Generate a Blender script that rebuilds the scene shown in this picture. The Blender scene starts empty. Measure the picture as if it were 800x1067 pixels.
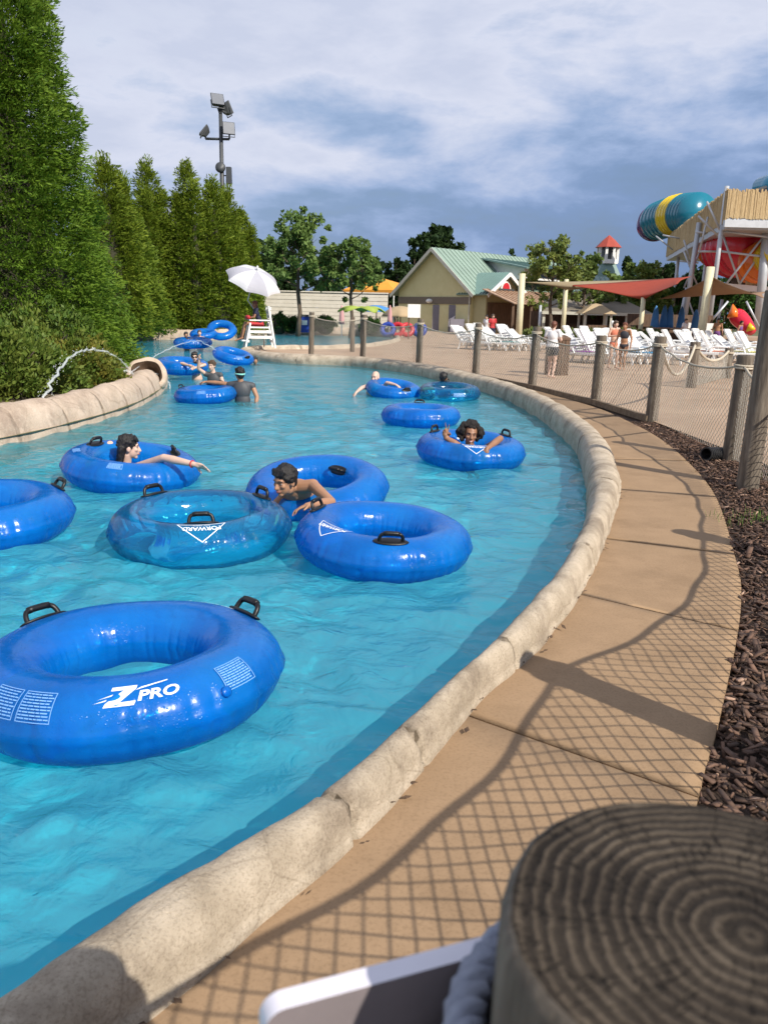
import bpy, bmesh, math, random
import numpy as np
from mathutils import Vector, Matrix, noise
from mathutils.geometry import tessellate_polygon
random.seed(7); RNG = np.random.default_rng(7)
SC = bpy.context.scene; COL = SC.collection
PI = math.pi; rad = math.radians

# ------------------------------------------------------------------ camera numbers (photo pixels 800 x 1067)
F = 850.0; PITCH = math.atan(206.5 / F); ROLL = rad(1.3); EYE = 1.45; WZ = -0.15
CP, SP, CR, SR = math.cos(PITCH), math.sin(PITCH), math.cos(ROLL), math.sin(ROLL)
def ray(px, py):
    x = (px - 400) / F; y = -(py - 533.5) / F
    x, y = x * CR - y * SR, x * SR + y * CR
    return Vector((x, CP + y * SP, -SP + y * CP))
def at(px, py, Z=0.0):                       # the point seen at a pixel, on a level
    d = ray(px, py); t = (Z - EYE) / d.z
    return Vector((d.x * t, d.y * t, Z))
def far(px, py, Y):                          # the point seen at a pixel, at a depth
    d = ray(px, py); t = Y / d.y
    return Vector((d.x * t, Y, EYE + d.z * t))

# ------------------------------------------------------------------ materials
def nodes(name):
    m = bpy.data.materials.new(name); m.use_nodes = True
    nt = m.node_tree; nt.nodes.clear()
    out = nt.nodes.new('ShaderNodeOutputMaterial')
    return m, nt, out
def N(nt, kind, **kw):
    n = nt.nodes.new(kind)
    for k, v in kw.items():
        if k.startswith('i_'):
            n.inputs[k[2:].replace('_', ' ')].default_value = v
        else: setattr(n, k, v)
    return n
def L(nt, a, b): nt.links.new(a, b)
def ramp(nt, src, stops):
    r = N(nt, 'ShaderNodeValToRGB')
    el = r.color_ramp.elements
    while len(el) < len(stops): el.new(0.5)
    for e, (p, c) in zip(el, stops):
        e.position = p; e.color = (*c, 1) if len(c) == 3 else c
    L(nt, src, r.inputs[0]); return r
def coords(nt, scale=(1, 1, 1), kind='Object'):
    tc = N(nt, 'ShaderNodeTexCoord'); mp = N(nt, 'ShaderNodeMapping')
    mp.inputs['Scale'].default_value = scale
    L(nt, tc.outputs[kind], mp.inputs[0]); return mp.outputs[0]
def mat(name, c1, c2=None, rough=0.6, scale=4.0, stretch=(1, 1, 1), bump=0.0, bscale=None, metal=0.0, coat=0.0, detail=6.0,
        lo=0.35, hi=0.65, c3=None, s3=1.0, spec=0.5, dist=0.02, tint=False, transl=0.0):
    m, nt, out = nodes(name)
    p = N(nt, 'ShaderNodeBsdfPrincipled')
    p.inputs['Roughness'].default_value = rough; p.inputs['Metallic'].default_value = metal
    p.inputs['Coat Weight'].default_value = coat; p.inputs['Specular IOR Level'].default_value = spec
    if c2 is None: c2 = tuple(x * 0.85 for x in c1)
    co = coords(nt, stretch)
    n = N(nt, 'ShaderNodeTexNoise'); n.inputs['Scale'].default_value = scale; n.inputs['Detail'].default_value = detail
    n.inputs['Roughness'].default_value = 0.65
    L(nt, co, n.inputs['Vector'])
    r = ramp(nt, n.outputs['Fac'], [(lo, c1), (hi, c2)])
    col = r.outputs[0]
    if c3:
        n3 = N(nt, 'ShaderNodeTexNoise'); n3.inputs['Scale'].default_value = s3; n3.inputs['Detail'].default_value = 5
        L(nt, co, n3.inputs['Vector'])
        f = ramp(nt, n3.outputs['Fac'], [(0.5, (0, 0, 0)), (0.68, (1, 1, 1))])
        mx = N(nt, 'ShaderNodeMix', data_type='RGBA'); L(nt, f.outputs[0], mx.inputs[0]); L(nt, col, mx.inputs[6])
        mx.inputs[7].default_value = (*c3, 1); col = mx.outputs[2]
    if tint:
        a = N(nt, 'ShaderNodeAttribute', attribute_name='tint')
        mx = N(nt, 'ShaderNodeMix', data_type='RGBA', blend_type='MULTIPLY'); mx.inputs[0].default_value = 1
        L(nt, col, mx.inputs[6]); L(nt, a.outputs['Color'], mx.inputs[7]); col = mx.outputs[2]
    L(nt, col, p.inputs['Base Color'])
    if bump:
        nb = N(nt, 'ShaderNodeTexNoise'); nb.inputs['Scale'].default_value = bscale or scale * 4; nb.inputs['Detail'].default_value = 8
        nb.inputs['Roughness'].default_value = 0.7
        L(nt, co, nb.inputs['Vector'])
        b = N(nt, 'ShaderNodeBump'); b.inputs['Strength'].default_value = bump; b.inputs['Distance'].default_value = dist
        L(nt, nb.outputs['Fac'], b.inputs['Height']); L(nt, b.outputs[0], p.inputs['Normal'])
    sh = p.outputs[0]
    if transl:
        t = N(nt, 'ShaderNodeBsdfTranslucent'); L(nt, col, t.inputs[0])
        mx = N(nt, 'ShaderNodeMixShader'); mx.inputs[0].default_value = transl
        L(nt, sh, mx.inputs[1]); L(nt, t.outputs[0], mx.inputs[2]); sh = mx.outputs[0]
    L(nt, sh, out.inputs[0]); return m

# ------------------------------------------------------------------ mesh collector
class MB:
    def __init__(s): s.v = []; s.f = []; s.mi = []
    def add(s, vs, fs, mi=0):
        o = len(s.v); s.v.extend([tuple(p) for p in vs]); s.f.extend([tuple(i + o for i in f) for f in fs]); s.mi.extend([mi] * len(fs)); return s
    def box(s, c, size, rot=None, mi=0, taper=1.0):
        x, y, z = (k / 2 for k in size); R = rot or Matrix.Identity(3); c = Vector(c)
        vs = []
        for sz in (-1, 1):
            k = taper if sz > 0 else 1.0
            for sx, sy in ((-1, -1), (1, -1), (1, 1), (-1, 1)): vs.append(c + R @ Vector((sx * x * k, sy * y * k, sz * z)))
        return s.add(vs, [(3, 2, 1, 0), (4, 5, 6, 7), (0, 1, 5, 4), (1, 2, 6, 5), (2, 3, 7, 6), (3, 0, 4, 7)], mi)
    def tube(s, path, r, n=8, mi=0, closed=False, caps=True, jit=0.0):
        path = [Vector(p) for p in path]; m = len(path)
        rs = r if isinstance(r, (list, tuple)) else [r] * m
        vs = []; up = None
        for i, p in enumerate(path):
            if closed: t = path[(i + 1) % m] - path[i - 1]
            else: t = path[min(i + 1, m - 1)] - path[max(i - 1, 0)]
            if t.length < 1e-9: t = Vector((0, 0, 1))
            t.normalize()
            if up is None:
                a = Vector((0, 0, 1)) if abs(t.z) < 0.9 else Vector((1, 0, 0))
                up = (a - t * a.dot(t)).normalized()
            else:
                up = up - t * up.dot(t)
                up = up.normalized() if up.length > 1e-6 else t.orthogonal().normalized()
            b = t.cross(up)
            for k in range(n):
                a = 2 * PI * k / n
                rr = rs[i] * (1 + (random.uniform(-jit, jit) if jit else 0))
                vs.append(p + (up * math.cos(a) + b * math.sin(a)) * rr)
        fs = []
        for i in range(m if closed else m - 1):
            for k in range(n):
                a = i * n; b2 = ((i + 1) % m) * n; k2 = (k + 1) % n
                fs.append((a + k, a + k2, b2 + k2, b2 + k))
        if caps and not closed:
            fs.append(tuple(range(n - 1, -1, -1))); fs.append(tuple((m - 1) * n + k for k in range(n)))
        return s.add(vs, fs, mi)
    def bar(s, a, b, w, h=None, mi=0):         # square bar from a to b
        a, b = Vector(a), Vector(b); d = b - a; z = d.normalized(); up = Vector((0, 0, 1)) if abs(z.z) < 0.95 else Vector((0, 1, 0))
        x = up.cross(z).normalized(); y = z.cross(x)
        return s.box((a + b) / 2, (w, h or w, d.length), Matrix((x, y, z)).transposed(), mi)
    def lathe(s, prof, n=24, c=(0, 0, 0), mi=0, rot=None, caps=True, a0=0, a1=2 * PI):
        R = rot or Matrix.Identity(3); c = Vector(c); vs = []; full = abs(a1 - a0 - 2 * PI) < 1e-6; nn = n if full else n + 1
        for r, z in prof:
            for k in range(nn):
                a = a0 + (a1 - a0) * k / n; vs.append(c + R @ Vector((r * math.cos(a), r * math.sin(a), z)))
        fs = []
        for i in range(len(prof) - 1):
            for k in range(n):
                k2 = (k + 1) % nn
                fs.append((i * nn + k, i * nn + k2, (i + 1) * nn + k2, (i + 1) * nn + k))
        if caps and full:
            fs.append(tuple(range(nn - 1, -1, -1))); fs.append(tuple((len(prof) - 1) * nn + k for k in range(nn)))
        return s.add(vs, fs, mi)
    def prism(s, poly, z0, z1, mi=0):
        poly = [Vector((p[0], p[1], 0)) for p in poly]; n = len(poly)
        tri = tessellate_polygon([poly])
        vs = [(p.x, p.y, z1) for p in poly] + [(p.x, p.y, z0) for p in poly]
        fs = []
        for t in tri:
            a, b, c = (poly[i] for i in t)
            t = t if (b - a).cross(c - a).z > 0 else t[::-1]
            fs.append(t); fs.append(tuple(i + n for i in t[::-1]))
        ar = sum(poly[i].x * poly[(i + 1) % n].y - poly[(i + 1) % n].x * poly[i].y for i in range(n))
        for i in range(n):
            j = (i + 1) % n
            fs.append((i, i + n, j + n, j) if ar > 0 else (j, j + n, i + n, i))
        return s.add(vs, fs, mi)
    def ell(s, c, r, rot=None, n=16, m=10, mi=0):
        R = rot or Matrix.Identity(3); c = Vector(c); r = (r, r, r) if not hasattr(r, '__len__') else r
        vs = [c + R @ Vector((0, 0, -r[2]))]
        for i in range(1, m):
            t = PI * i / m
            for k in range(n):
                a = 2 * PI * k / n; vs.append(c + R @ Vector((r[0] * math.sin(t) * math.cos(a), r[1] * math.sin(t) * math.sin(a), -r[2] * math.cos(t))))
        vs.append(c + R @ Vector((0, 0, r[2]))); fs = []
        for k in range(n): fs.append((0, 1 + (k + 1) % n, 1 + k))
        for i in range(m - 2):
            for k in range(n):
                a = 1 + i * n; k2 = (k + 1) % n; fs.append((a + k, a + k2, a + n + k2, a + n + k))
        e = len(vs) - 1; a = 1 + (m - 2) * n
        for k in range(n): fs.append((a + k, a + (k + 1) % n, e))
        return s.add(vs, fs, mi)
    def cone(s, a, b, ra, rb, n=12, mi=0):      # tapered capsule
        a, b = Vector(a), Vector(b)
        if (b - a).length < 1e-6: return s.ell(a, ra)
        s.tube([a, b], [ra, rb], n, mi)
        s.ell(a, ra, None, n, 8, mi); s.ell(b, rb, None, n, 8, mi); return s
    def build(s, name, mats, parent=None, smooth=False, loc=None):
        me = bpy.data.meshes.new(name); me.from_pydata(s.v, [], s.f)
        for m in (mats if isinstance(mats, (list, tuple)) else [mats]): me.materials.append(m)
        if any(s.mi): me.polygons.foreach_set('material_index', s.mi)
        if smooth: me.polygons.foreach_set('use_smooth', [True] * len(me.polygons))
        me.update()
        return link(name, me, parent, loc)
def link(name, me, parent=None, loc=None):
    o = bpy.data.objects.new(name, me); COL.objects.link(o)
    if parent: o.parent = parent
    if loc is not None: o.location = loc
    return o
def np_mesh(name, V, Fq, mats, tint=None, smooth=False, parent=None):
    me = bpy.data.meshes.new(name); k = Fq.shape[1]
    me.vertices.add(len(V)); me.vertices.foreach_set('co', np.ascontiguousarray(V, dtype=np.float32).ravel())
    me.loops.add(Fq.size); me.loops.foreach_set('vertex_index', Fq.astype(np.int32).ravel())
    me.polygons.add(len(Fq)); me.polygons.foreach_set('loop_start', np.arange(len(Fq), dtype=np.int32) * k)
    me.polygons.foreach_set('loop_total', np.full(len(Fq), k, dtype=np.int32))
    if smooth: me.polygons.foreach_set('use_smooth', np.ones(len(Fq), dtype=bool))
    me.update(calc_edges=True)
    if tint is not None:
        at_ = me.attributes.new('tint', 'FLOAT_COLOR', 'FACE'); at_.data.foreach_set('color', np.ascontiguousarray(tint, dtype=np.float32).ravel())
    for m in (mats if isinstance(mats, (list, tuple)) else [mats]): me.materials.append(m)
    return link(name, me, parent)
def tag(o, label, cat=None, group=None, kind=None):
    if label: o['label'] = label
    if cat: o['category'] = cat
    if group: o['group'] = group
    if kind: o['kind'] = kind
    return o
def empty(name, loc=(0, 0, 0), rz=0.0):
    o = bpy.data.objects.new(name, None); COL.objects.link(o); o.location = loc; o.rotation_euler = (0, 0, rz); o.empty_display_size = 0.1
    return o
KIDS = {}
def copy_tree(o, parent=None):
    c = o.copy(); COL.objects.link(c)
    if parent: c.parent = parent
    for ch in list(o.children): copy_tree(ch, c)
    return c
def structure(o): o['kind'] = 'structure'; return o
def smooth_path(pts, n=12):                  # Catmull-Rom
    pts = [Vector(p) for p in pts]; out = []
    for i in range(len(pts) - 1):
        p0, p1, p2, p3 = pts[max(i - 1, 0)], pts[i], pts[i + 1], pts[min(i + 2, len(pts) - 1)]
        for k in range(n):
            t = k / n
            out.append(0.5 * ((2 * p1) + (p2 - p0) * t + (2 * p0 - 5 * p1 + 4 * p2 - p3) * t * t + (3 * p1 - p0 - 3 * p2 + p3) * t ** 3))
    out.append(pts[-1]); return out
def resample(path, n):
    path = [Vector(p) for p in path]; d = [0]
    for i in range(1, len(path)): d.append(d[-1] + (path[i] - path[i - 1]).length)
    out = []; j = 0
    for k in range(n):
        s = d[-1] * k / (n - 1)
        while j < len(d) - 2 and d[j + 1] < s: j += 1
        t = (s - d[j]) / max(d[j + 1] - d[j], 1e-9); out.append(path[j].lerp(path[j + 1], min(max(t, 0), 1)))
    return out

# ------------------------------------------------------------------ camera, sun, sky
cam = bpy.data.cameras.new('camera'); camo = bpy.data.objects.new('camera', cam); COL.objects.link(camo); SC.camera = camo
cam.sensor_fit = 'VERTICAL'; cam.sensor_height = 36; cam.sensor_width = 27; cam.lens = F / 1067 * 36
cam.clip_start = 0.02; cam.clip_end = 3000
r0, u0, fw = Vector((1, 0, 0)), Vector((0, SP, CP)), Vector((0, CP, -SP))
cx, cy = CR * r0 + SR * u0, -SR * r0 + CR * u0
camo.matrix_world = Matrix(((cx.x, cy.x, -fw.x, 0), (cx.y, cy.y, -fw.y, 0), (cx.z, cy.z, -fw.z, EYE), (0, 0, 0, 1)))
cam.dof.use_dof = True; cam.dof.focus_distance = 6.0; cam.dof.aperture_fstop = 7.0
EL = rad(38); SUN = Vector((0.68, -0.73, 0)).normalized() * math.cos(EL) + Vector((0, 0, math.sin(EL)))
sl = bpy.data.lights.new('sun', 'SUN'); sl.energy = 5.0; sl.angle = rad(0.53); sl.color = (1.0, 0.93, 0.82)
sl.cycles.is_caustics_light = True
so = bpy.data.objects.new('sun', sl); COL.objects.link(so); so.rotation_euler = SUN.to_track_quat('Z', 'Y').to_euler()
SC.view_settings.view_transform = 'Standard'; SC.view_settings.look = 'None'; SC.view_settings.exposure = 0.26; SC.view_settings.gamma = 1.0
SC.cycles.use_denoising = True; SC.cycles.max_bounces = 14; SC.cycles.transparent_max_bounces = 24; SC.cycles.transmission_bounces = 8
SC.cycles.caustics_refractive = True; SC.cycles.caustics_reflective = False; SC.cycles.blur_glossy = 0.5; SC.cycles.sample_clamp_indirect = 4.0

w = bpy.data.worlds.new('World'); SC.world = w; w.use_nodes = True; nt = w.node_tree; nt.nodes.clear()
wo = N(nt, 'ShaderNodeOutputWorld'); sky = N(nt, 'ShaderNodeTexSky', sky_type='NISHITA', sun_disc=False)
sky.sun_elevation = EL; sky.sun_rotation = math.atan2(SUN.x, SUN.y); sky.air_density = 1.3; sky.dust_density = 1.5; sky.ozone_density = 1.5
bg1 = N(nt, 'ShaderNodeBackground'); bg1.inputs[1].default_value = 0.10; L(nt, sky.outputs[0], bg1.inputs[0])
tc = N(nt, 'ShaderNodeTexCoord')
def wmap(s, loc=(0, 0, 0), rot=(0, 0, 0)):
    mp = N(nt, 'ShaderNodeMapping'); mp.inputs['Scale'].default_value = s; mp.inputs['Location'].default_value = loc; mp.inputs['Rotation'].default_value = rot
    L(nt, tc.outputs['Generated'], mp.inputs[0]); return mp.outputs[0]
def wnoise(vec, sc, det=7, ro=0.55, dis=0.0):
    n = N(nt, 'ShaderNodeTexNoise'); n.inputs['Scale'].default_value = sc; n.inputs['Detail'].default_value = det; n.inputs['Roughness'].default_value = ro
    n.inputs['Distortion'].default_value = dis; L(nt, vec, n.inputs['Vector']); return n.outputs['Fac']
def wm(op, a, b, c=None):
    m = N(nt, 'ShaderNodeMath', operation=op)
    for i, q in enumerate((a, b, c)):
        if q is None: continue
        if isinstance(q, (int, float)): m.inputs[i].default_value = q
        else: L(nt, q, m.inputs[i])
    return m.outputs[0]
sep = N(nt, 'ShaderNodeSeparateXYZ'); L(nt, tc.outputs['Generated'], sep.inputs[0])
big = wnoise(wmap((1, 1, 3.2), (0.3, 0.1, 0.2)), 2.3, 6, 0.5, 0.3)
mid = wnoise(wmap((1.0, 1, 2.7), (2.3, 0.7, 1.2), (0, rad(-6), 0)), 5.0, 12, 0.60, 0.15)
# storm bank low in the sky ahead and to the right, bright cloud overhead and to the left
g = wm('ADD', wm('MULTIPLY', sep.outputs[2], 1.35), wm('MULTIPLY', sep.outputs[0], -0.30))
t = wm('ADD', wm('MULTIPLY', big, 0.85), wm('MULTIPLY', mid, 1.0))
t = wm('ADD', t, g); t = wm('ADD', t, -0.60)
cr = ramp(nt, t, [(0.16, (0.115, 0.185, 0.35)), (0.36, (0.18, 0.27, 0.47)), (0.47, (0.29, 0.385, 0.59)), (0.57, (0.42, 0.49, 0.66)), (0.70, (0.58, 0.615, 0.735)), (0.84, (0.50, 0.545, 0.68))])
bg2 = N(nt, 'ShaderNodeBackground'); bg2.inputs[1].default_value = 1.0; L(nt, cr.outputs[0], bg2.inputs[0])
cov = ramp(nt, wm('ADD', wm('MULTIPLY', mid, 0.6), wm('MULTIPLY', big, 0.5)), [(0.30, (0.55, 0.55, 0.55)), (0.55, (1, 1, 1))])
ms = N(nt, 'ShaderNodeMixShader'); L(nt, cov.outputs[0], ms.inputs[0]); L(nt, bg1.outputs[0], ms.inputs[1]); L(nt, bg2.outputs[0], ms.inputs[2])
L(nt, ms.outputs[0], wo.inputs[0])

# ------------------------------------------------------------------ paths of the setting
P_OUT = [(-2.6, -1.6), (-1.6, -0.2), (-0.95, 0.75), (-0.48, 1.4), (-0.22, 1.77), (0.02, 2.14), (0.38, 2.87), (0.70, 3.40), (1.14, 4.34), (1.72, 5.94), (2.06, 7.0), (2.42, 8.6), (2.74, 11.1),
         (2.80, 14.6), (2.55, 17.5), (2.05, 20.0), (1.0, 23.2), (-0.9, 26.0), (-2.9, 26.9), (-4.2, 28.2), (-4.95, 30.0), (-4.9, 32.0)]
P_IN = [(-2.85, -1.5), (-1.85, -0.1), (-1.17, 0.85), (-0.74, 1.40), (-0.52, 1.68), (-0.24, 2.01), (-0.02, 2.34), (0.19, 2.72), (0.51, 3.34), (0.94, 4.28), (1.35, 5.40), (1.66, 6.5), (1.99, 8.0), (2.36, 10.3),
        (2.46, 14.1), (2.22, 17.0), (1.65, 19.4), (0.68, 22.7), (-1.1, 25.5), (-3.1, 26.3), (-4.55, 27.8), (-5.35, 30.0), (-5.25, 32.1)]
BACK = [(-5.2, 32.2), (-4.0, 33.3), (-2.3, 34.6), (-1.2, 37.0), (-0.5, 40.0), (0.4, 48.0), (0.2, 60.0)]
FARB = [(0.2, 60.2), (-8.3, 60.4), (-8.6, 50.0), (-8.5, 45.6), (-10.5, 44.6), (-13.6, 44.3)]
LEFT = [(-13.6, 44.0), (-12.9, 40.0), (-11.0, 34.0), (-9.0, 27.0), (-7.4, 22.6), (-5.9, 20.6), (-4.9, 18.4), (-4.3, 15.4), (-4.08, 12.8), (-4.25, 10.5), (-4.6, 9.0), (-5.2, 7.0), (-6.2, 4.0), (-7.2, 1.0), (-8.0, -3.0)]
def v3(l, z=0.0): return [Vector((p[0], p[1], z)) for p in l]
pin = smooth_path(v3(P_IN), 8); pout = smooth_path(v3(P_OUT), 8); left = smooth_path(v3(LEFT), 8); back = smooth_path(v3(BACK), 6)
river_poly = pin + back + v3(FARB) + left
def inside(X, Y, poly, ):
    r = np.zeros(X.shape, bool); n = len(poly)
    for i in range(n):
        x1, y1 = poly[i][0], poly[i][1]; x2, y2 = poly[(i + 1) % n][0], poly[(i + 1) % n][1]
        if y1 == y2: continue
        c = ((y1 > Y) != (y2 > Y)); r ^= c & (X < (x2 - x1) * (Y - y1) / (y2 - y1) + x1)
    return r
def offset(path, d):                         # to the left of the direction of travel
    out = []
    for i, p in enumerate(path):
        t = path[min(i + 1, len(path) - 1)] - path[max(i - 1, 0)]
        if t.length < 1e-6: t = Vector((0, 1, 0))
        t.normalize(); out.append(p + Vector((-t.y, t.x, 0)) * d)
    return out
def sheet(name, outer, holes, z, m):
    loops = [[Vector((p[0], p[1], 0)) for p in l] for l in [outer] + holes]
    pts = [p for l in loops for p in l]; fs = []
    for t in tessellate_polygon(loops):
        a, b, c = (pts[i] for i in t); fs.append(t if (b - a).cross(c - a).z > 0 else t[::-1])
    b = MB(); b.add([(p.x, p.y, z) for p in pts], fs); return structure(b.build(name, m))

# ------------------------------------------------------------------ setting materials
def rock_mat(name, c1, c2, c3, sc, speck=0.38, joints=False):
    m, nt, out = nodes(name); p = N(nt, 'ShaderNodeBsdfPrincipled'); p.inputs['Roughness'].default_value = 0.88; p.inputs['Specular IOR Level'].default_value = 0.3
    co = coords(nt)
    def nz(s_, d=8, r=0.65): n = N(nt, 'ShaderNodeTexNoise'); n.inputs['Scale'].default_value = s_; n.inputs['Detail'].default_value = d; n.inputs['Roughness'].default_value = r; L(nt, co, n.inputs['Vector']); return n.outputs['Fac']
    r1 = ramp(nt, nz(sc * 1.2), [(0.33, c1), (0.66, c2)]); st_ = ramp(nt, nz(sc * 0.5, 6, 0.7), [(0.50, (0, 0, 0)), (0.64, (1, 1, 1))]); mx = N(nt, 'ShaderNodeMix', data_type='RGBA'); L(nt, st_.outputs[0], mx.inputs[0]); L(nt, r1.outputs[0], mx.inputs[6]); mx.inputs[7].default_value = (*c3, 1)
    sp = ramp(nt, nz(sc * 26, 3, 0.6), [(0.36, (0.62, 0.60, 0.57)), (0.50, (1, 1, 1)), (0.66, (1.0, 1.0, 1.0)), (0.74, (1.22, 1.2, 1.17))]); m2 = N(nt, 'ShaderNodeMix', data_type='RGBA', blend_type='MULTIPLY'); m2.inputs[0].default_value = speck; L(nt, mx.outputs[2], m2.inputs[6]); L(nt, sp.outputs[0], m2.inputs[7])
    v = N(nt, 'ShaderNodeTexVoronoi', feature='DISTANCE_TO_EDGE'); v.inputs['Scale'].default_value = sc * 0.55; L(nt, co, v.inputs['Vector']); wv = N(nt, 'ShaderNodeTexNoise'); 
    ck = ramp(nt, v.outputs['Distance'], [(0.0, (0.45, 0.42, 0.38)), (0.012, (1, 1, 1))]); m3 = N(nt, 'ShaderNodeMix', data_type='RGBA', blend_type='MULTIPLY'); m3.inputs[0].default_value = 0.35; L(nt, m2.outputs[2], m3.inputs[6]); L(nt, ck.outputs[0], m3.inputs[7])
    col = m3.outputs[2]
    if joints:
        a_ = N(nt, 'ShaderNodeAttribute', attribute_name='tint'); m4 = N(nt, 'ShaderNodeMix', data_type='RGBA', blend_type='MULTIPLY'); m4.inputs[0].default_value = 1; L(nt, col, m4.inputs[6]); L(nt, a_.outputs['Color'], m4.inputs[7]); col = m4.outputs[2]
    L(nt, col, p.inputs['Base Color'])
    b1 = N(nt, 'ShaderNodeBump'); b1.inputs['Strength'].default_value = 0.9; b1.inputs['Distance'].default_value = 0.02; L(nt, nz(sc * 3.2, 10, 0.72), b1.inputs['Height'])
    b2 = N(nt, 'ShaderNodeBump'); b2.inputs['Strength'].default_value = 0.7; b2.inputs['Distance'].default_value = 0.006; L(nt, nz(sc * 22, 6, 0.7), b2.inputs['Height']); L(nt, b1.outputs[0], b2.inputs['Normal']); L(nt, b2.outputs[0], p.inputs['Normal']); L(nt, p.outputs[0], out.inputs[0]); return m
M_rock = rock_mat('curb_rock', (0.37, 0.305, 0.225), (0.55, 0.465, 0.36), (0.29, 0.235, 0.175), 5.0, 0.55, True)
M_rockpink = rock_mat('planter_rock', (0.42, 0.33, 0.25), (0.56, 0.45, 0.355), (0.34, 0.26, 0.20), 3.0, 0.4, True)
M_walk = rock_mat('walkway_concrete', (0.275, 0.182, 0.105), (0.318, 0.212, 0.124), (0.25, 0.164, 0.094), 3.2, 0.30); M_walk.node_tree.nodes
for n_ in M_walk.node_tree.nodes:
    if n_.type == 'BUMP': n_.inputs['Strength'].default_value *= 0.22
    if n_.type == 'TEX_VORONOI': n_.inputs['Scale'].default_value = 0.0001
M_deck = mat('deck_concrete', (0.35, 0.24, 0.16), (0.43, 0.305, 0.205), 0.85, 0.8, bump=0.2, bscale=60, c3=(0.31, 0.205, 0.13), s3=0.35, dist=0.006)
M_mulch = mat('mulch_soil', (0.035, 0.02, 0.013), (0.10, 0.06, 0.04), 0.95, 30, bump=1.0, bscale=45, dist=0.05)
M_ground = mat('ground_grass', (0.06, 0.085, 0.025), (0.12, 0.12, 0.05), 0.95, 1.5, bump=0.5, bscale=12, c3=(0.14, 0.11, 0.06), s3=0.3)
M_soil = mat('bed_soil', (0.10, 0.075, 0.045), (0.24, 0.19, 0.12), 0.95, 6, bump=0.8, bscale=20)
M_bed = mat('pool_paint', (0.16, 0.83, 0.98), (0.22, 0.87, 0.99), 0.6, 0.8, lo=0.3, hi=0.7)
M_wood = None

# ------------------------------------------------------------------ ground, deck, walkway
hole = [p for p in offset(pin, -0.05)] + [p for p in back] + v3(FARB) + [p for p in left]
sheet('ground', [(-500, -200), (500, -200), (500, 900), (-500, 900)], [hole], -0.06, M_ground)
FENCE = [(0.216, 0.43), (1.63, 2.20), (3.10, 4.50), (3.75, 8.79), (3.93, 12.11), (3.68, 14.47), (3.06, 17.4), (2.18, 20.41), (0.88, 23.28), (-0.8, 26.6), (-2.53, 27.5)]
W_OUT = [(-1.2, -1.6), (-0.5, -0.6), (0.30, 0.75), (0.62, 1.42), (0.97, 2.21), (1.33, 2.91), (1.88, 4.05), (2.25, 5.03), (2.94, 7.27), (3.41, 9.9), (3.54, 12.04), (3.49, 13.97), (2.92, 17.3), (2.2, 20.2), (2.05, 20.6)]
wout = smooth_path(v3(W_OUT), 10)
po2 = [p for p in pout if p.y < 20.3]
def arc(path):
    d = [0.0]
    for i in range(1, len(path)): d.append(d[-1] + (path[i] - path[i - 1]).length)
    return d
def nearest(path, q):
    d = arc(path); i = min(range(len(path)), key=lambda k: (path[k] - q).length); return d[i] / d[-1]
def eval_path(path, d, s):
    s = min(max(s, 0), 1) * d[-1]; j = int(np.searchsorted(d, s)); j = min(max(j, 1), len(d) - 1)
    t = (s - d[j - 1]) / max(d[j] - d[j - 1], 1e-9); return path[j - 1].lerp(path[j], t)
po2 = offset(po2, 0.03); di, do = arc(po2), arc(wout)
JP = [((540, 763), (725, 823)), ((607, 623), (765, 655)), ((639, 558), (760, 578)), ((646, 510), (740, 515)), ((640, 480), (715, 480)), ((622, 456), (675, 450)), ((598, 437), (640, 433))]
js = [(0.0, 0.0)] + [(nearest(po2, at(*a)), nearest(wout, at(*b))) for a, b in JP] + [(1.0, 1.0)]
V = []; FQ = []; NC = 14; rows = 0
st = []
for k in range(len(js) - 1):
    n = 26
    for i in range(n):
        t = i / n; st.append((js[k][0] + (js[k + 1][0] - js[k][0]) * t, js[k][1] + (js[k + 1][1] - js[k][1]) * t, 0.0))
    s = js[k + 1]
    if k < len(js) - 2:
        e = 0.004 / di[-1]; e2 = 0.004 / do[-1]
        st.append((s[0] - 1.5 * e, s[1] - 1.5 * e2, 0.0)); st.append((s[0] - e * 0.7, s[1] - e2 * 0.7, -0.012)); st.append((s[0] + e * 0.7, s[1] + e2 * 0.7, -0.012)); st.append((s[0] + 1.5 * e, s[1] + 1.5 * e2, 0.0))
    else: st.append((1.0, 1.0, 0.0))
for si, so_, z in st:
    a, b2 = eval_path(po2, di, si), eval_path(wout, do, so_)
    for c in range(NC):
        p = a.lerp(b2, c / (NC - 1)); V.append((p.x, p.y, z + 0.004 * noise.noise(Vector((p.x * 0.8, p.y * 0.8, 0)))))
    V.append((b2.x, b2.y, -0.09))
    st_n = NC + 1
for r in range(len(st) - 1):
    for c in range(NC): FQ.append((r * st_n + c, r * st_n + c + 1, (r + 1) * st_n + c + 1, (r + 1) * st_n + c))
structure(np_mesh('walkway', np.array(V), np.array(FQ), M_walk))
DECK = [(3.5, 2.0), (4.0, 5.5), (4.0, 8.7)] + FENCE[4:9] + [(-0.8, 26.25), (-2.9, 26.95), (-4.15, 28.2), (-4.9, 30.0), (-4.85, 32.0), (-4.0, 32.9), (-2.3, 34.2), (-0.95, 36.8), (-0.2, 40.0), (0.75, 48.0), (0.6, 62.0), (0.0, 90.0), (70, 90), (70, -8), (4.5, -8)]
sheet('pool_deck', DECK, [], 0.0, M_deck)
MUL = [p for p in wout] + v3([(2.18, 20.41), (3.06, 17.4), (3.68, 14.47), (3.93, 12.11), (4.02, 8.7), (4.3, 5.5), (4.0, 2.0), (4.5, -4), (-1.0, -4)])
sheet('mulch_bed', MUL, [], -0.035, M_mulch)
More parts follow.
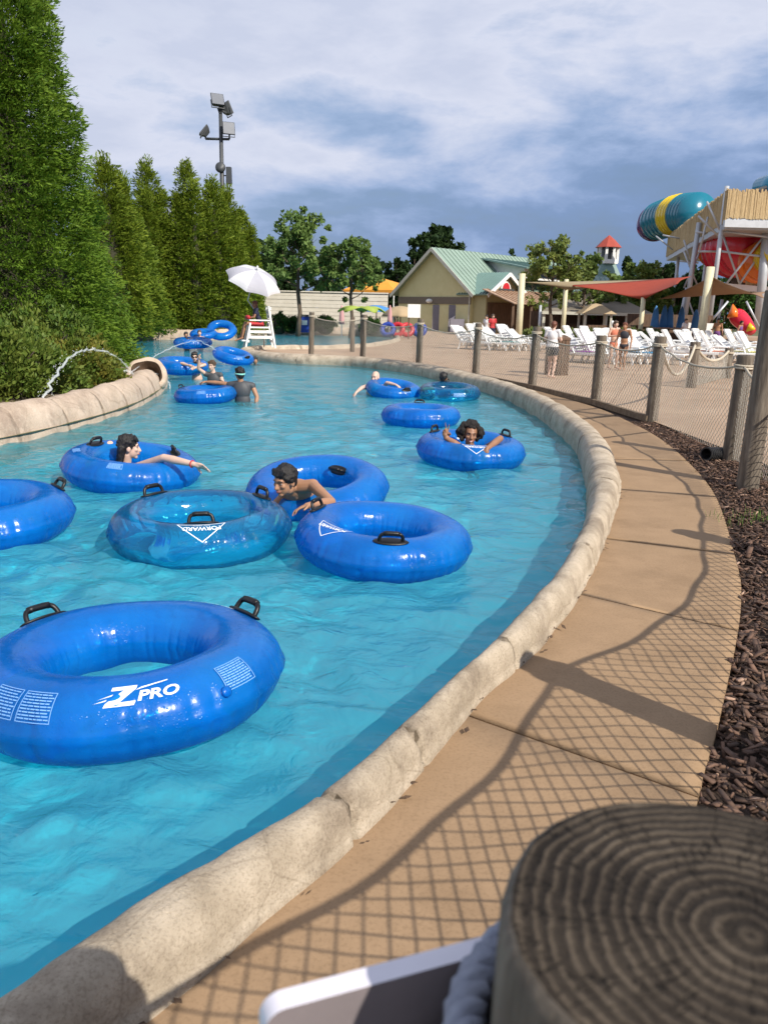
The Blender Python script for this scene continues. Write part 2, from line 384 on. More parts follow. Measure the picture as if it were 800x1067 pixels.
# the far side of the water
sheet('lawn', [(-0.2, 60.6), (-8.3, 60.7), (-8.9, 50.0), (-8.8, 46.0), (-10.5, 45.0), (-14.2, 44.7), (-60, 44), (-60, 140), (0.3, 140)], [], 0.15, M_ground)

# ------------------------------------------------------------------ curbs
def sweep(name, a, b, prof, m, n, cracks=(), amp=0.012, sc=5.0, crackw=0.012, crackd=0.02, top=1.0):
    a, b = resample(a, n), resample(b, n); V = []; k = len(prof); d = arc(a); zz = top if callable(top) else (lambda p: top)
    for i in range(n):
        for s, z in prof:
            pinch = sum(math.exp(-((d[i] + 0.02 * math.sin(9 * s + c * 5) - c) / crackw) ** 2) for c in cracks)
            p = a[i].lerp(b[i], s); q = Vector((p.x, p.y, z))
            kk = zz(p) if z > 0 else 1.0
            nn = noise.noise(q * sc) * amp + noise.noise(q * sc * 0.35 + Vector((7, 3, 1))) * amp * 1.6 + noise.noise(q * sc * 3.1) * amp * 0.35
            out = 1.0 if z > 0.02 else (0.3 if z < -0.3 else 0.8)
            mid = a[i].lerp(b[i], 0.5); c0 = Vector((mid.x, mid.y, 0.0)); dirn = (q - c0); dirn.z *= 1.0
            if dirn.length > 1e-6: dirn.normalize()
            wob = 0.0
            q = q + dirn * (nn - pinch * crackd * (0.3 + 0.7 * abs(noise.noise(q * 9)) * 2)) * out
            V.append((q.x, q.y, q.z * kk))
    dirt = []
    for i in range(n - 1):
        dd = max([math.exp(-((d[i] + 0.5 * (d[i + 1] - d[i]) - c) / (crackw * 0.9)) ** 2) for c in cracks] or [0.0])
        for j in range(k - 1): q_ = dd * (0.35 + 0.65 * min(1, abs(noise.noise(Vector((d[i] * 3, j * 0.8, 2)))) * 3)); dirt.append((1 - 0.72 * q_, 1 - 0.74 * q_, 1 - 0.77 * q_, 1))
    F_ = [(i * k + j, i * k + j + 1, (i + 1) * k + j + 1, (i + 1) * k + j) for i in range(n - 1) for j in range(k - 1)]
    return np_mesh(name, np.array(V), np.array(F_), m, tint=np.array(dirt), smooth=True)
prof = [(-0.01, -0.12), (-0.01, 0.0), (0.0, 0.022), (0.05, 0.03), (0.055, 0.05), (0.09, 0.085), (0.16, 0.115), (0.27, 0.138), (0.4, 0.148), (0.55, 0.15), (0.68, 0.143), (0.80, 0.125), (0.90, 0.095), (0.97, 0.05), (1.0, 0.0), (1.02, -0.06), (1.0, -0.15), (0.98, -0.3), (0.98, -1.4)]
crk = [4.42, 4.86, 5.75, 7.4, 9.6, 12.4, 15, 18, 22, 25, 28, 31, 34]
curb = sweep('curb_wall', pout, pin, prof, M_rock, 3800, crk, amp=0.0105, sc=4.2, crackw=0.011, crackd=0.035)
tag(curb, 'long curving beige rock curb between the tan walkway and the blue river', 'curb')
lpath = [p for p in left if p.y < 24]; lpath = lpath[::-1]
lin = lpath; lou = offset(lpath, 0.62)
prof2 = [(0.0, -1.4), (0.0, -0.3), (0.02, -0.15), (0.07, 0.0), (0.14, 0.12), (0.24, 0.20), (0.36, 0.25), (0.5, 0.27), (0.64, 0.26), (0.78, 0.22), (0.9, 0.16), (0.97, 0.08), (1.0, -0.05)]
pl = sweep('planter_wall', lin, lou, prof2, M_rockpink, 700, [10.4, 11.3, 12.1, 13.3, 14.4, 15.5, 16.6, 17.6, 18.9, 20.2], amp=0.03, sc=2.6, crackw=0.03, crackd=0.035)
tag(pl, 'pinkish sandstone planter wall with cracks beside the river, under the shrubs', 'wall')
sheet('planting_bed', [p for p in offset(left, -0.5)] + v3([(-40, -3), (-40, 44)]), [], 0.06, M_soil)
fb = [Vector((p[0], p[1], 0)) for p in [(-14.5, 44.1), (-13.6, 44.3), (-10.5, 44.6), (-8.5, 45.6), (-8.6, 50.0), (-8.3, 60.4), (0.6, 60.3)]]
farw = sweep('bank_wall', fb, offset(fb, 0.6), [(0, -1.4), (0, -0.1), (0.05, 0.15), (0.15, 0.36), (0.5, 0.42), (0.9, 0.4), (1.0, 0.1)], M_rockpink, 260, [3, 5, 7.5, 10, 14, 18, 22], amp=0.04, sc=1.2, crackw=0.06, crackd=0.05)
tag(farw, 'low pale stone wall along the far bank, in front of the evergreen row', 'wall')
bp = smooth_path(v3(BACK), 10); bw = sweep('channel_curb', bp, offset(bp, -0.35), [(0, -1.4), (0, -0.05), (0.1, 0.1), (0.4, 0.16), (0.8, 0.14), (1.0, -0.02)], M_rock, 260, [2, 4, 6, 9, 12, 16, 20], amp=0.02, sc=2)
tag(bw, 'low stone curb behind the lifeguard stand along the second stretch of water', 'curb')

# ------------------------------------------------------------------ water
bedm = MB(); bpl = offset(pin, -0.1) + back + v3(FARB) + left
sheet('river_bed', [(-16, -6), (6, -6), (6, 64), (-16, 64)], [], -1.08, M_bed).cycles.is_caustics_receiver = True
nr, ncx = 560, 330
dist = 1.4 * np.exp(np.linspace(0, math.log(66 / 1.4), nr)); uu = np.linspace(-2.2, 1.15, ncx)
Yg = np.repeat(dist[:, None] - 1.0, ncx, 1); Xg = dist[:, None] * uu[None, :]
wx = Xg + 0.10 * np.sin(1.7 * Yg + 0.6 * Xg) + 0.06 * np.sin(3.9 * Xg - 1.3 * Yg + 1); wy = Yg + 0.10 * np.sin(1.9 * Xg + 0.5 * Yg) + 0.05 * np.sin(4.3 * Yg + 2.1 * Xg)
Zg = np.zeros_like(Xg)
for i in range(80):
    lam = 0.085 * (10.0 ** RNG.random()); th = RNG.normal(0.6, 1.0); a = 0.0033 * lam ** 0.72
    k = 2 * PI / lam; ph = RNG.random() * 2 * PI
    s = np.sin(k * (wx * math.cos(th) + wy * math.sin(th)) + ph)
    fade = np.clip(lam / (3.0 * 0.0105 * dist[:, None]) - 0.6, 0, 1)
    Zg += a * (s + 0.35 * s * np.abs(s)) * fade
patch = 0.65 + 0.7 * (0.5 + 0.5 * np.sin(0.9 * wx + 1.1 * np.sin(0.7 * wy)) * np.sin(0.8 * wy + 0.9 * np.sin(0.6 * wx + 1)))
Zg *= patch
for px_, py_, rr_ in ((134, 699, 0.64), (-22, 537, 0.64), (137, 487, 0.62), (209, 549, 0.62), (330, 510, 0.6), (399, 562, 0.6), (490, 469, 0.6), (438, 433, 0.6), (410, 406, 0.58), (468, 409, 0.6), (214, 411, 0.56), (255, 423, 0.22), (376, 409, 0.1), (212, 492, 0.08)):
    c_ = at(px_, py_, WZ + 0.08); dd_ = np.hypot(Xg - c_.x, Yg - c_.y) - rr_       # small rings spreading from the tubes and bathers
    Zg += np.where(dd_ > -0.1, 0.0042 * np.cos(2 * PI * dd_ / 0.19 + 0.8 * np.sin(3 * np.arctan2(Yg - c_.y, Xg - c_.x) + px_)) * np.exp(-np.abs(dd_) / 0.33), 0)
V = np.stack([Xg, Yg, WZ + Zg], -1).reshape(-1, 3)
ii, jj = np.meshgrid(np.arange(nr - 1), np.arange(ncx - 1), indexing='ij'); a = (ii * ncx + jj).ravel()
FQ = np.stack([a, a + 1, a + ncx + 1, a + ncx], 1)
cxm = V[FQ].mean(1); wp = offset(pin, -0.12) + [p for p in offset(back, -0.2)] + v3([(0.5, 60.4), (-8.8, 60.8), (-9.0, 50), (-8.9, 45.9), (-14.0, 44.8)]) + [p for p in offset(left, -0.25)]
keep = inside(cxm[:, 0], cxm[:, 1], wp); FQ = FQ[keep]
used = np.unique(FQ); remap = np.full(len(V), -1); remap[used] = np.arange(len(used)); V = V[used]; FQ = remap[FQ]
m, nt, out = nodes('water_surface')
rf = N(nt, 'ShaderNodeBsdfRefraction'); rf.inputs['Roughness'].default_value = 0.0; rf.inputs['IOR'].default_value = 1.33; rf.inputs['Color'].default_value = (0.24, 0.955, 1.0, 1)
tr = N(nt, 'ShaderNodeBsdfTransparent'); tr.inputs[0].default_value = (0.24, 0.955, 1.0, 1)
gl = N(nt, 'ShaderNodeBsdfGlossy'); gl.inputs['Roughness'].default_value = 0.04
fr = N(nt, 'ShaderNodeFresnel'); fr.inputs[0].default_value = 1.33
co = coords(nt, (1, 1, 1)); wn = N(nt, 'ShaderNodeTexNoise'); wn.inputs['Scale'].default_value = 7.5; wn.inputs['Detail'].default_value = 6; wn.inputs['Roughness'].default_value = 0.55; wn.inputs['Distortion'].default_value = 0.6; L(nt, co, wn.inputs['Vector'])
wb = N(nt, 'ShaderNodeBump'); wb.inputs['Strength'].default_value = 0.85; wb.inputs['Distance'].default_value = 0.03; L(nt, wn.outputs['Fac'], wb.inputs['Height']); L(nt, wb.outputs[0], gl.inputs['Normal']); L(nt, wb.outputs[0], fr.inputs['Normal'])
df = N(nt, 'ShaderNodeBsdfDiffuse'); L(nt, wb.outputs[0], df.inputs['Normal']); df.inputs[0].default_value = (0.16, 0.74, 0.92, 1)
m1 = N(nt, 'ShaderNodeMixShader'); lw = N(nt, 'ShaderNodeLayerWeight'); lw.inputs[0].default_value = 0.5; lr = ramp(nt, lw.outputs['Facing'], [(0.40, (0.52, 0.52, 0.52)), (0.74, (0.0, 0.0, 0.0))]); L(nt, lr.outputs[0], m1.inputs[0]); L(nt, rf.outputs[0], m1.inputs[1]); L(nt, tr.outputs[0], m1.inputs[2])
m3 = N(nt, 'ShaderNodeMixShader'); m3.inputs[0].default_value = 0.20; L(nt, m1.outputs[0], m3.inputs[1]); L(nt, df.outputs[0], m3.inputs[2])
m2 = N(nt, 'ShaderNodeMixShader'); L(nt, fr.outputs[0], m2.inputs[0]); L(nt, m3.outputs[0], m2.inputs[1]); L(nt, gl.outputs[0], m2.inputs[2]); L(nt, m2.outputs[0], out.inputs[0])
wat = structure(np_mesh('river_water', V, FQ, m, smooth=True)); wat.cycles.is_caustics_caster = True

rl_ = random.Random(8); V = []; FQ = []; TC = []
for k in range(150):
    j = int(rl_.random() ** 1.3 * (len(po2) - 2)); p = po2[j].lerp(po2[j + 1], rl_.random()); t = (po2[j + 1] - po2[j]).normalized(); nrm = Vector((t.y, -t.x, 0))
    c = p + nrm * abs(rl_.gauss(0.0, 0.035)) + t * rl_.gauss(0, 0.05); a = rl_.uniform(0, 6.3); l = rl_.uniform(0.008, 0.022); w_ = l * rl_.uniform(0.3, 0.6); u = Vector((math.cos(a), math.sin(a), rl_.uniform(-.2, .4))); v = Vector((-math.sin(a), math.cos(a), rl_.uniform(-.3, .3))); o = len(V)
    z = Vector((0, 0, 0.012 + rl_.random() * 0.012)); V += [c + z - u * l, c + z + v * w_, c + z + u * l, c + z - v * w_]; FQ.append((o, o + 1, o + 2, o + 3))
lt = np_mesh('leaf_litter', np.array([tuple(v) for v in V]), np.array(FQ), mat('dry_leaf', (0.05, 0.03, 0.02), (0.11, 0.065, 0.035), 0.9, 30)); tag(lt, 'dry brown leaf bits along the foot of the curb', 'leaves', kind='stuff')

# ------------------------------------------------------------------ inner tubes
def tube_material(name, base, tint_, clear, rough=0.2):
    m, nt, out = nodes(name)
    p = N(nt, 'ShaderNodeBsdfPrincipled'); p.inputs['Base Color'].default_value = (*base, 1); p.inputs['Roughness'].default_value = rough; p.inputs['Specular IOR Level'].default_value = 0.5
    co = coords(nt); n = N(nt, 'ShaderNodeTexVoronoi'); n.inputs['Scale'].default_value = 85; L(nt, co, n.inputs['Vector'])
    n2 = N(nt, 'ShaderNodeTexNoise'); n2.inputs['Scale'].default_value = 9; n2.inputs['Detail'].default_value = 3; L(nt, co, n2.inputs['Vector'])
    n3 = N(nt, 'ShaderNodeTexNoise'); n3.inputs['Scale'].default_value = 5; L(nt, co, n3.inputs['Vector']); wet = ramp(nt, n3.outputs['Fac'], [(0.42, (0, 0, 0)), (0.58, (1, 1, 1))])
    d = ramp(nt, n.outputs['Distance'], [(0.0, (1, 1, 1)), (0.30, (0, 0, 0))]); dw = N(nt, 'ShaderNodeMath', operation='MULTIPLY'); L(nt, d.outputs[0], dw.inputs[0]); L(nt, wet.outputs[0], dw.inputs[1])
    ad = N(nt, 'ShaderNodeMath', operation='MULTIPLY_ADD'); L(nt, dw.outputs[0], ad.inputs[0]); ad.inputs[1].default_value = 0.30; L(nt, n2.outputs['Fac'], ad.inputs[2])
    b = N(nt, 'ShaderNodeBump'); b.inputs['Strength'].default_value = 0.5; b.inputs['Distance'].default_value = 0.012; L(nt, ad.outputs[0], b.inputs['Height']); L(nt, b.outputs[0], p.inputs['Normal'])
    nf = N(nt, 'ShaderNodeTexNoise'); nf.inputs['Scale'].default_value = 3.2; nf.inputs['Detail'].default_value = 6; L(nt, co, nf.inputs['Vector']); rf_ = ramp(nt, nf.outputs['Fac'], [(0.32, tuple(x * 0.72 for x in base)), (0.55, base), (0.75, (base[0] + 0.012, min(1, base[1] * 1.25), min(1, base[2] * 1.08)))]); L(nt, rf_.outputs[0], p.inputs['Base Color'])
    ns = N(nt, 'ShaderNodeTexNoise'); ns.inputs['Scale'].default_value = 14; ns.inputs['Detail'].default_value = 5; L(nt, co, ns.inputs['Vector']); rr_ = ramp(nt, ns.outputs['Fac'], [(0.35, (rough * 0.6,) * 3), (0.7, (rough * 1.9,) * 3)]); L(nt, rr_.outputs[0], p.inputs['Roughness'])
    t = N(nt, 'ShaderNodeBsdfTransparent'); t.inputs[0].default_value = (*tint_, 1)
    ts = N(nt, 'ShaderNodeBsdfTranslucent'); ts.inputs[0].default_value = (*base, 1)
    gl = N(nt, 'ShaderNodeBsdfGlossy'); gl.inputs['Roughness'].default_value = rough; L(nt, b.outputs[0], gl.inputs['Normal']); fr = N(nt, 'ShaderNodeFresnel'); fr.inputs[0].default_value = 1.38; L(nt, b.outputs[0], fr.inputs['Normal'])
    m0 = N(nt, 'ShaderNodeMixShader'); m0.inputs[0].default_value = 0.30; L(nt, p.outputs[0], m0.inputs[1]); L(nt, ts.outputs[0], m0.inputs[2])
    mt = N(nt, 'ShaderNodeMixShader'); L(nt, fr.outputs[0], mt.inputs[0]); L(nt, t.outputs[0], mt.inputs[1]); L(nt, gl.outputs[0], mt.inputs[2])
    mx = N(nt, 'ShaderNodeMixShader'); mx.inputs[0].default_value = clear; L(nt, m0.outputs[0], mx.inputs[1]); L(nt, mt.outputs[0], mx.inputs[2])
    L(nt, mx.outputs[0], out.inputs[0]); return m
M_tube = tube_material('blue_vinyl', (0.002, 0.245, 0.80), (0.02, 0.62, 1.0), 0.44)
M_clear = tube_material('clear_blue_vinyl', (0.01, 0.38, 0.95), (0.28, 0.88, 1.0), 0.86, 0.14)
M_black = mat('black_rubber', (0.004, 0.004, 0.005), (0.008, 0.008, 0.009), 0.38, 20, bump=0.1, spec=0.4)
M_print = mat('white_print', (0.72, 0.76, 0.8), (0.8, 0.82, 0.84), 0.5, 8)
M_printdim = mat('pale_blue_print', (0.16, 0.36, 0.72), (0.2, 0.42, 0.76), 0.5, 8)
RJ, RH, RV = 0.445, 0.160, 0.147              # ring radius, horizontal and vertical section radius
def torus_pt(th, ph, lift=0.0):
    r = RJ + (RH + lift) * math.cos(ph); return Vector((r * math.cos(th), r * math.sin(th), (RV + lift) * math.sin(ph)))
def ring_mesh(m):
    n, k = 288, 40; V = np.zeros((n, k, 3)); th = np.linspace(0, 2 * PI, n, endpoint=False)[:, None]; ph = np.linspace(-PI, PI, k, endpoint=False)[None, :]
    rng = np.random.default_rng(3); NP = 34; cen = (np.arange(NP) + rng.uniform(-0.3, 0.3, NP)) * 2 * PI / NP; am = rng.uniform(0.3, 1.0, NP)
    dth = (th[..., None] - cen + PI) % (2 * PI) - PI
    puck = (am * np.exp(-(dth / 0.028) ** 2)).sum(-1)
    seam = np.exp(-(ph / 0.7) ** 2) * (1 - np.exp(-(ph / 0.06) ** 2))
    inner = np.exp(-((np.abs(ph) - PI) / 0.5) ** 2)
    cr = -0.015 * puck * seam - 0.006 * puck * inner + 0.010 * np.exp(-(ph / 0.045) ** 2) + 0.006 * np.exp(-((np.abs(ph) - PI) / 0.08) ** 2)
    soft = 0.004 * np.sin(3 * th + 1) * np.cos(ph) + 0.003 * np.sin(5 * th + 2 * ph)
    rh = RH + cr + soft; rv = RV + cr * 0.6 + soft * 0.6
    r = RJ + rh * np.cos(ph); V[..., 0] = r * np.cos(th); V[..., 1] = r * np.sin(th); V[..., 2] = rv * np.sin(ph)
    i, j = np.meshgrid(np.arange(n), np.arange(k), indexing='ij')
    FQ = np.stack([i * k + j, ((i + 1) % n) * k + j, ((i + 1) % n) * k + (j + 1) % k, i * k + (j + 1) % k], -1).reshape(-1, 4)
    return np_mesh('ring', V.reshape(-1, 3), FQ, m, smooth=True)
_r = ring_mesh(M_tube); RING = _r.data; bpy.data.objects.remove(_r)
_r = ring_mesh(M_clear); RINGC = _r.data; bpy.data.objects.remove(_r)
def surf(u, v, ph0, th0, flip=1):             # wrap flat lettering onto the ring; flip 1 reads from outside, -1 reads from the rider's seat
    ph = ph0 + v / RH * flip; return torus_pt(th0 + u / (RJ + RH * math.cos(ph0)) * flip, ph, 0.003)
def text_mesh(s, size, shear=0.0, bold=0.0):
    c = bpy.data.curves.new('text', 'FONT'); c.body = s; c.size = size; c.align_x = 'CENTER'; c.align_y = 'CENTER'; c.shear = shear; c.offset = bold; c.resolution_u = 3
    o = bpy.data.objects.new('text', c); COL.objects.link(o); dg = bpy.context.evaluated_depsgraph_get()
    me = bpy.data.meshes.new_from_object(o.evaluated_get(dg)); vs = [v.co.copy() for v in me.vertices]; fs = [tuple(p.vertices) for p in me.polygons]
    bpy.data.objects.remove(o); bpy.data.curves.remove(c); bpy.data.meshes.remove(me); return vs, fs
def strip(b, pts, wd):                        # flat poly-line in the printing plane
    for i in range(len(pts) - 1):
        a, c = Vector((*pts[i], 0)), Vector((*pts[i + 1], 0)); n = max(2, int((c - a).length / 0.02)); d = (c - a).normalized(); nr_ = Vector((-d.y, d.x, 0)) * wd / 2
        a = a - d * wd / 2; c = c + d * wd / 2
        vs = []
        for k in range(n + 1): p = a.lerp(c, k / n); vs += [p + nr_, p - nr_]
        b.add(vs, [(2 * k, 2 * k + 1, 2 * k + 3, 2 * k + 2) for k in range(n)])
def printed(name, parent, b, th0, ph0, m=None, flip=1, rot=0.0):
    c, s = math.cos(rot), math.sin(rot); q = MB()
    q.add([surf(c * v[0] - s * v[1], s * v[0] + c * v[1], ph0, th0, flip) for v in b.v], b.f)
    return q.build(name, m or M_print, parent)
def forward_mark(parent, th0, ph0=1.1, s=1.0, rot=0.0, flip=-1):
    b = MB(); vs, fs = text_mesh('FORWARD', 0.05 * s, 0, 0.0012); b.add([v + Vector((0, -0.03 * s, 0)) for v in vs], fs)
    vs, fs = text_mesh('Avant  Adelante', 0.018 * s); b.add([v + Vector((0, -0.062 * s, 0)) for v in vs], fs)
    w_ = 0.17 * s; h = 0.075 * s
    strip(b, [(-w_, -h), (w_, -h), (0, h), (-w_, -h)], 0.006 * s)
    return printed('forward_mark', parent, b, th0, ph0, flip=flip, rot=rot)
def zpro_mark(parent, th0, ph0=0.78):
    b = MB()
    # the big slashed Z and the smaller outlined letters beside it
    b.add([Vector(p) for p in [(-0.125, 0.05, 0), (-0.015, 0.05, 0), (-0.022, 0.032, 0), (-0.095, -0.03, 0), (-0.03, -0.03, 0), (-0.04, -0.05, 0), (-0.16, -0.05, 0), (-0.152, -0.032, 0), (-0.075, 0.03, 0), (-0.13, 0.03, 0)]], [(0, 9, 8, 2, 1), (8, 7, 3, 2), (7, 6, 5, 4, 3)])
    b.add([Vector(p) for p in [(-0.185, -0.012, 0), (-0.125, 0.004, 0), (-0.12, 0.012, 0)]], [(0, 1, 2)])
    b.add([Vector(p) for p in [(-0.2, -0.03, 0), (-0.15, -0.02, 0), (-0.145, -0.012, 0)]], [(0, 1, 2)])
    b.add([Vector(p) for p in [(-0.03, 0.022, 0), (0.12, 0.046, 0), (0.125, 0.052, 0), (0.0, 0.036, 0)]], [(0, 1, 2, 3)])
    vs, fs = text_mesh('PRO', 0.068, 0.25, 0.002); b.add([Vector((v.x * 1.35 + 0.062, v.y - 0.012, 0)) for v in vs], fs)
    b.v = [(v[0] * 0.78 + 0.02, v[1] * 0.78, 0) for v in b.v]
    return printed('printed_logo', parent, b, th0, ph0)
def side_text(parent, s, th0, ph0=1.25, size=0.03, rot=0.0):
    b = MB(); vs, fs = text_mesh(s, size); b.add(vs, fs); return printed('lettering', parent, b, th0, ph0, rot=rot, flip=-1)
def warning_block(parent, th0, ph0, w_=0.085, h=0.05, rot=0.0, flip=1):
    b = MB(); rng = random.Random(int(th0 * 100))
    strip(b, [(-w_, h), (w_, h), (w_, -h), (-w_, -h), (-w_, h)], 0.003)
    for i in range(9):
        y = h * 0.82 - i * h * 0.2; x = -w_ * 0.9
        while x < w_ * 0.82:
            l = rng.uniform(0.006, 0.022); strip(b, [(x, y), (min(x + l, w_ * 0.9), y)], 0.0045); x += l + 0.007
    return printed('warning_print', parent, b, th0, ph0, M_printdim, flip, rot)
def handle_mesh():
    b = MB(); b.ell((0, 0, 0.002), (0.115, 0.042, 0.012), n=28, m=8)
    path = smooth_path([(-0.075, 0, 0.0), (-0.072, 0, 0.032), (-0.055, 0, 0.056), (0, 0, 0.062), (0.055, 0, 0.056), (0.072, 0, 0.032), (0.075, 0, 0.0)], 4)
    b.tube(path, 0.0115, 8); b.tube([(-0.05, 0, 0.059), (-0.03, 0, 0.062), (0.03, 0, 0.062), (0.05, 0, 0.059)], 0.0155, 8)
    o = b.build('handle', M_black, None, True); me = o.data; bpy.data.objects.remove(o); return me
HANDLE = handle_mesh()
def handle(parent, th, ph=1.0):
    o = link('handle', HANDLE, parent); p = torus_pt(th, ph, 0.0)
    t = Vector((-math.sin(th), math.cos(th), 0)); n = Vector((math.cos(ph) * math.cos(th), math.cos(ph) * math.sin(th), math.sin(ph))); b = n.cross(t)
    o.matrix_local = Matrix(((t.x, b.x, n.x, p.x), (t.y, b.y, n.y, p.y), (t.z, b.z, n.z, p.z), (0, 0, 0, 1))); return o
TG = 'blue inflatable tubes floating in the river'
def inner_tube(px, py, label, diam=1.21, tilt=(0, 0), rz=0.0, handles=(), clear=False, z=None, loc=None):
    zc = WZ + 0.12 if z is None else z
    p = loc or at(px, py, zc); o = empty('inner_tube', p); s = diam / 1.206; o.scale = (s, s, s); o.rotation_euler = (tilt[0], tilt[1], rz)
    tag(o, label, 'inner tube', TG); link('ring', RINGC if clear else RING, o)
    for h in handles: handle(o, rad(h[0]), rad(h[1]))
    o.rotation_mode = 'XYZ'; return o
# angles run counter-clockwise from the right of the photo; 270 faces the camera
T1 = inner_tube(134, 699, 'large royal blue tube with white logo, two black handles, empty, nearest the camera', 1.27, (rad(-2.5), rad(-2)), 0, [(42, 52), (146, 52)])
zpro_mark(T1, rad(291), rad(54)); side_text(T1, 'Left  Izquierda  Gauche', rad(128), rad(66), 0.032); side_text(T1, 'Right  Derecha  Droite', rad(60), rad(70), 0.030)
warning_block(T1, rad(330), rad(44), 0.07, 0.05); warning_block(T1, rad(257), rad(42), 0.06, 0.055); warning_block(T1, rad(243), rad(42), 0.06, 0.055)
b = MB(); b.lathe([(0.02, 0.0), (0.02, 0.012), (0.014, 0.016), (0.0, 0.017)], 16); vv = b.build('air_valve', M_tube, T1, True); vv.location = torus_pt(rad(322), rad(26), -0.004); vv.rotation_euler = (0, rad(64), rad(322))
T2 = inner_tube(-22, 537, 'empty blue tube cut off by the left edge of the picture, one black handle', 1.29, (rad(2), 0), 0, [(40, 55), (175, 60)])
T3 = inner_tube(137, 487, 'blue tube carrying a dark haired woman with one arm stretched out over it', 1.27, (rad(2), rad(6)), 0, [(28, 110), (160, 105)]); warning_block(T3, rad(272), rad(62), 0.06, 0.035); warning_block(T3, rad(205), rad(80), 0.06, 0.03)
T4 = inner_tube(209, 549, 'see-through light blue empty tube with three black handles, before the boy', 1.25, (rad(2), 0), 0, [(142, 72), (38, 80), (284, 112)], True); forward_mark(T4, rad(284), rad(58), 1.0)
T5 = inner_tube(330, 510, 'blue tube behind the boy, tilted up, partly hidden by two other tubes', 1.22, (rad(10), rad(-3)), 0, [(55, 150)])
T6 = inner_tube(399, 562, 'blue tube with triangle mark and a black handle, in front of the leaning boy', 1.185, (rad(2), rad(3)), 0, [(275, 74), (160, 70)]); forward_mark(T6, rad(222), rad(76), 1.0, rot=rad(8))
T7 = inner_tube(490, 469, 'blue tube holding the curly haired girl who makes a peace sign', 1.225, (rad(3), rad(2)), 0, [(150, 84), (28, 84)]); forward_mark(T7, rad(270), rad(62), 1.0)
T8 = inner_tube(438, 433, 'empty blue tube drifting just behind the girl with curly hair', 1.185, (rad(0), 0), 0, [(90, 60)])
T9 = inner_tube(410, 406, 'blue tube held by the bald man leaning on it at the far curb', 1.12, (rad(8), rad(6)), 0, [(300, 60)]); warning_block(T9, rad(300), rad(50), 0.08, 0.04)
T10 = inner_tube(468, 409, 'bright blue tube with a dark haired child sitting behind it, near the far curb', 1.21, (rad(4), 0), 0, [(95, 60)], True); warning_block(T10, rad(285), rad(20), 0.12, 0.035)
T11 = inner_tube(214, 411, 'blue tube pushed by the man in the grey shirt, black handles on top', 1.1, (rad(2), rad(-3)), 0, [(60, 80), (160, 60), (85, 90)]); warning_block(T11, rad(275), rad(48), 0.08, 0.04)
T12 = inner_tube(0, 0, 'blue tube carrying the child in sunglasses', 1.25, (rad(5), rad(3)), 0, [(330, 70)], loc=far(189, 381, 19.6))
T13 = inner_tube(0, 0, 'blue tube tipped on its side below the lifeguard stand', 1.25, (rad(9), rad(13)), 0, [(330, 60)], loc=far(243, 371, 25.2)); warning_block(T13, rad(300), rad(50), 0.1, 0.04)
T14 = inner_tube(0, 0, 'blue tube standing almost upright against the far bank', 1.35, (rad(34), rad(6)), 0, [(90, 30)], loc=far(231, 344, 38.0))
T15 = inner_tube(0, 0, 'blue tube in the spray with two bathers, farthest but one along the river', 1.5, (rad(4), 0), 0, [(90, 60)], loc=far(201, 357, 33.0))
T16 = inner_tube(0, 0, 'small looking blue tube behind the spray, just left of the upright one', 1.2, (rad(12), 0), 0, [], loc=far(212, 348, 37.0))

# ------------------------------------------------------------------ posts, rope and net
def wood_mat():
    m, nt, out = nodes('weathered_post_wood'); p = N(nt, 'ShaderNodeBsdfPrincipled'); p.inputs['Roughness'].default_value = 0.9
    co = coords(nt, (1, 1, 0.10)); n = N(nt, 'ShaderNodeTexNoise'); n.inputs['Scale'].default_value = 22; n.inputs['Detail'].default_value = 8; n.inputs['Roughness'].default_value = 0.7; L(nt, co, n.inputs['Vector'])
    r = ramp(nt, n.outputs['Fac'], [(0.3, (0.05, 0.038, 0.027)), (0.5, (0.13, 0.105, 0.08)), (0.72, (0.235, 0.20, 0.155))]); L(nt, r.outputs[0], p.inputs['Base Color'])
    b = N(nt, 'ShaderNodeBump'); b.inputs['Strength'].default_value = 0.7; b.inputs['Distance'].default_value = 0.01; L(nt, n.outputs['Fac'], b.inputs['Height']); L(nt, b.outputs[0], p.inputs['Normal']); L(nt, p.outputs[0], out.inputs[0]); return m
M_post = wood_mat()
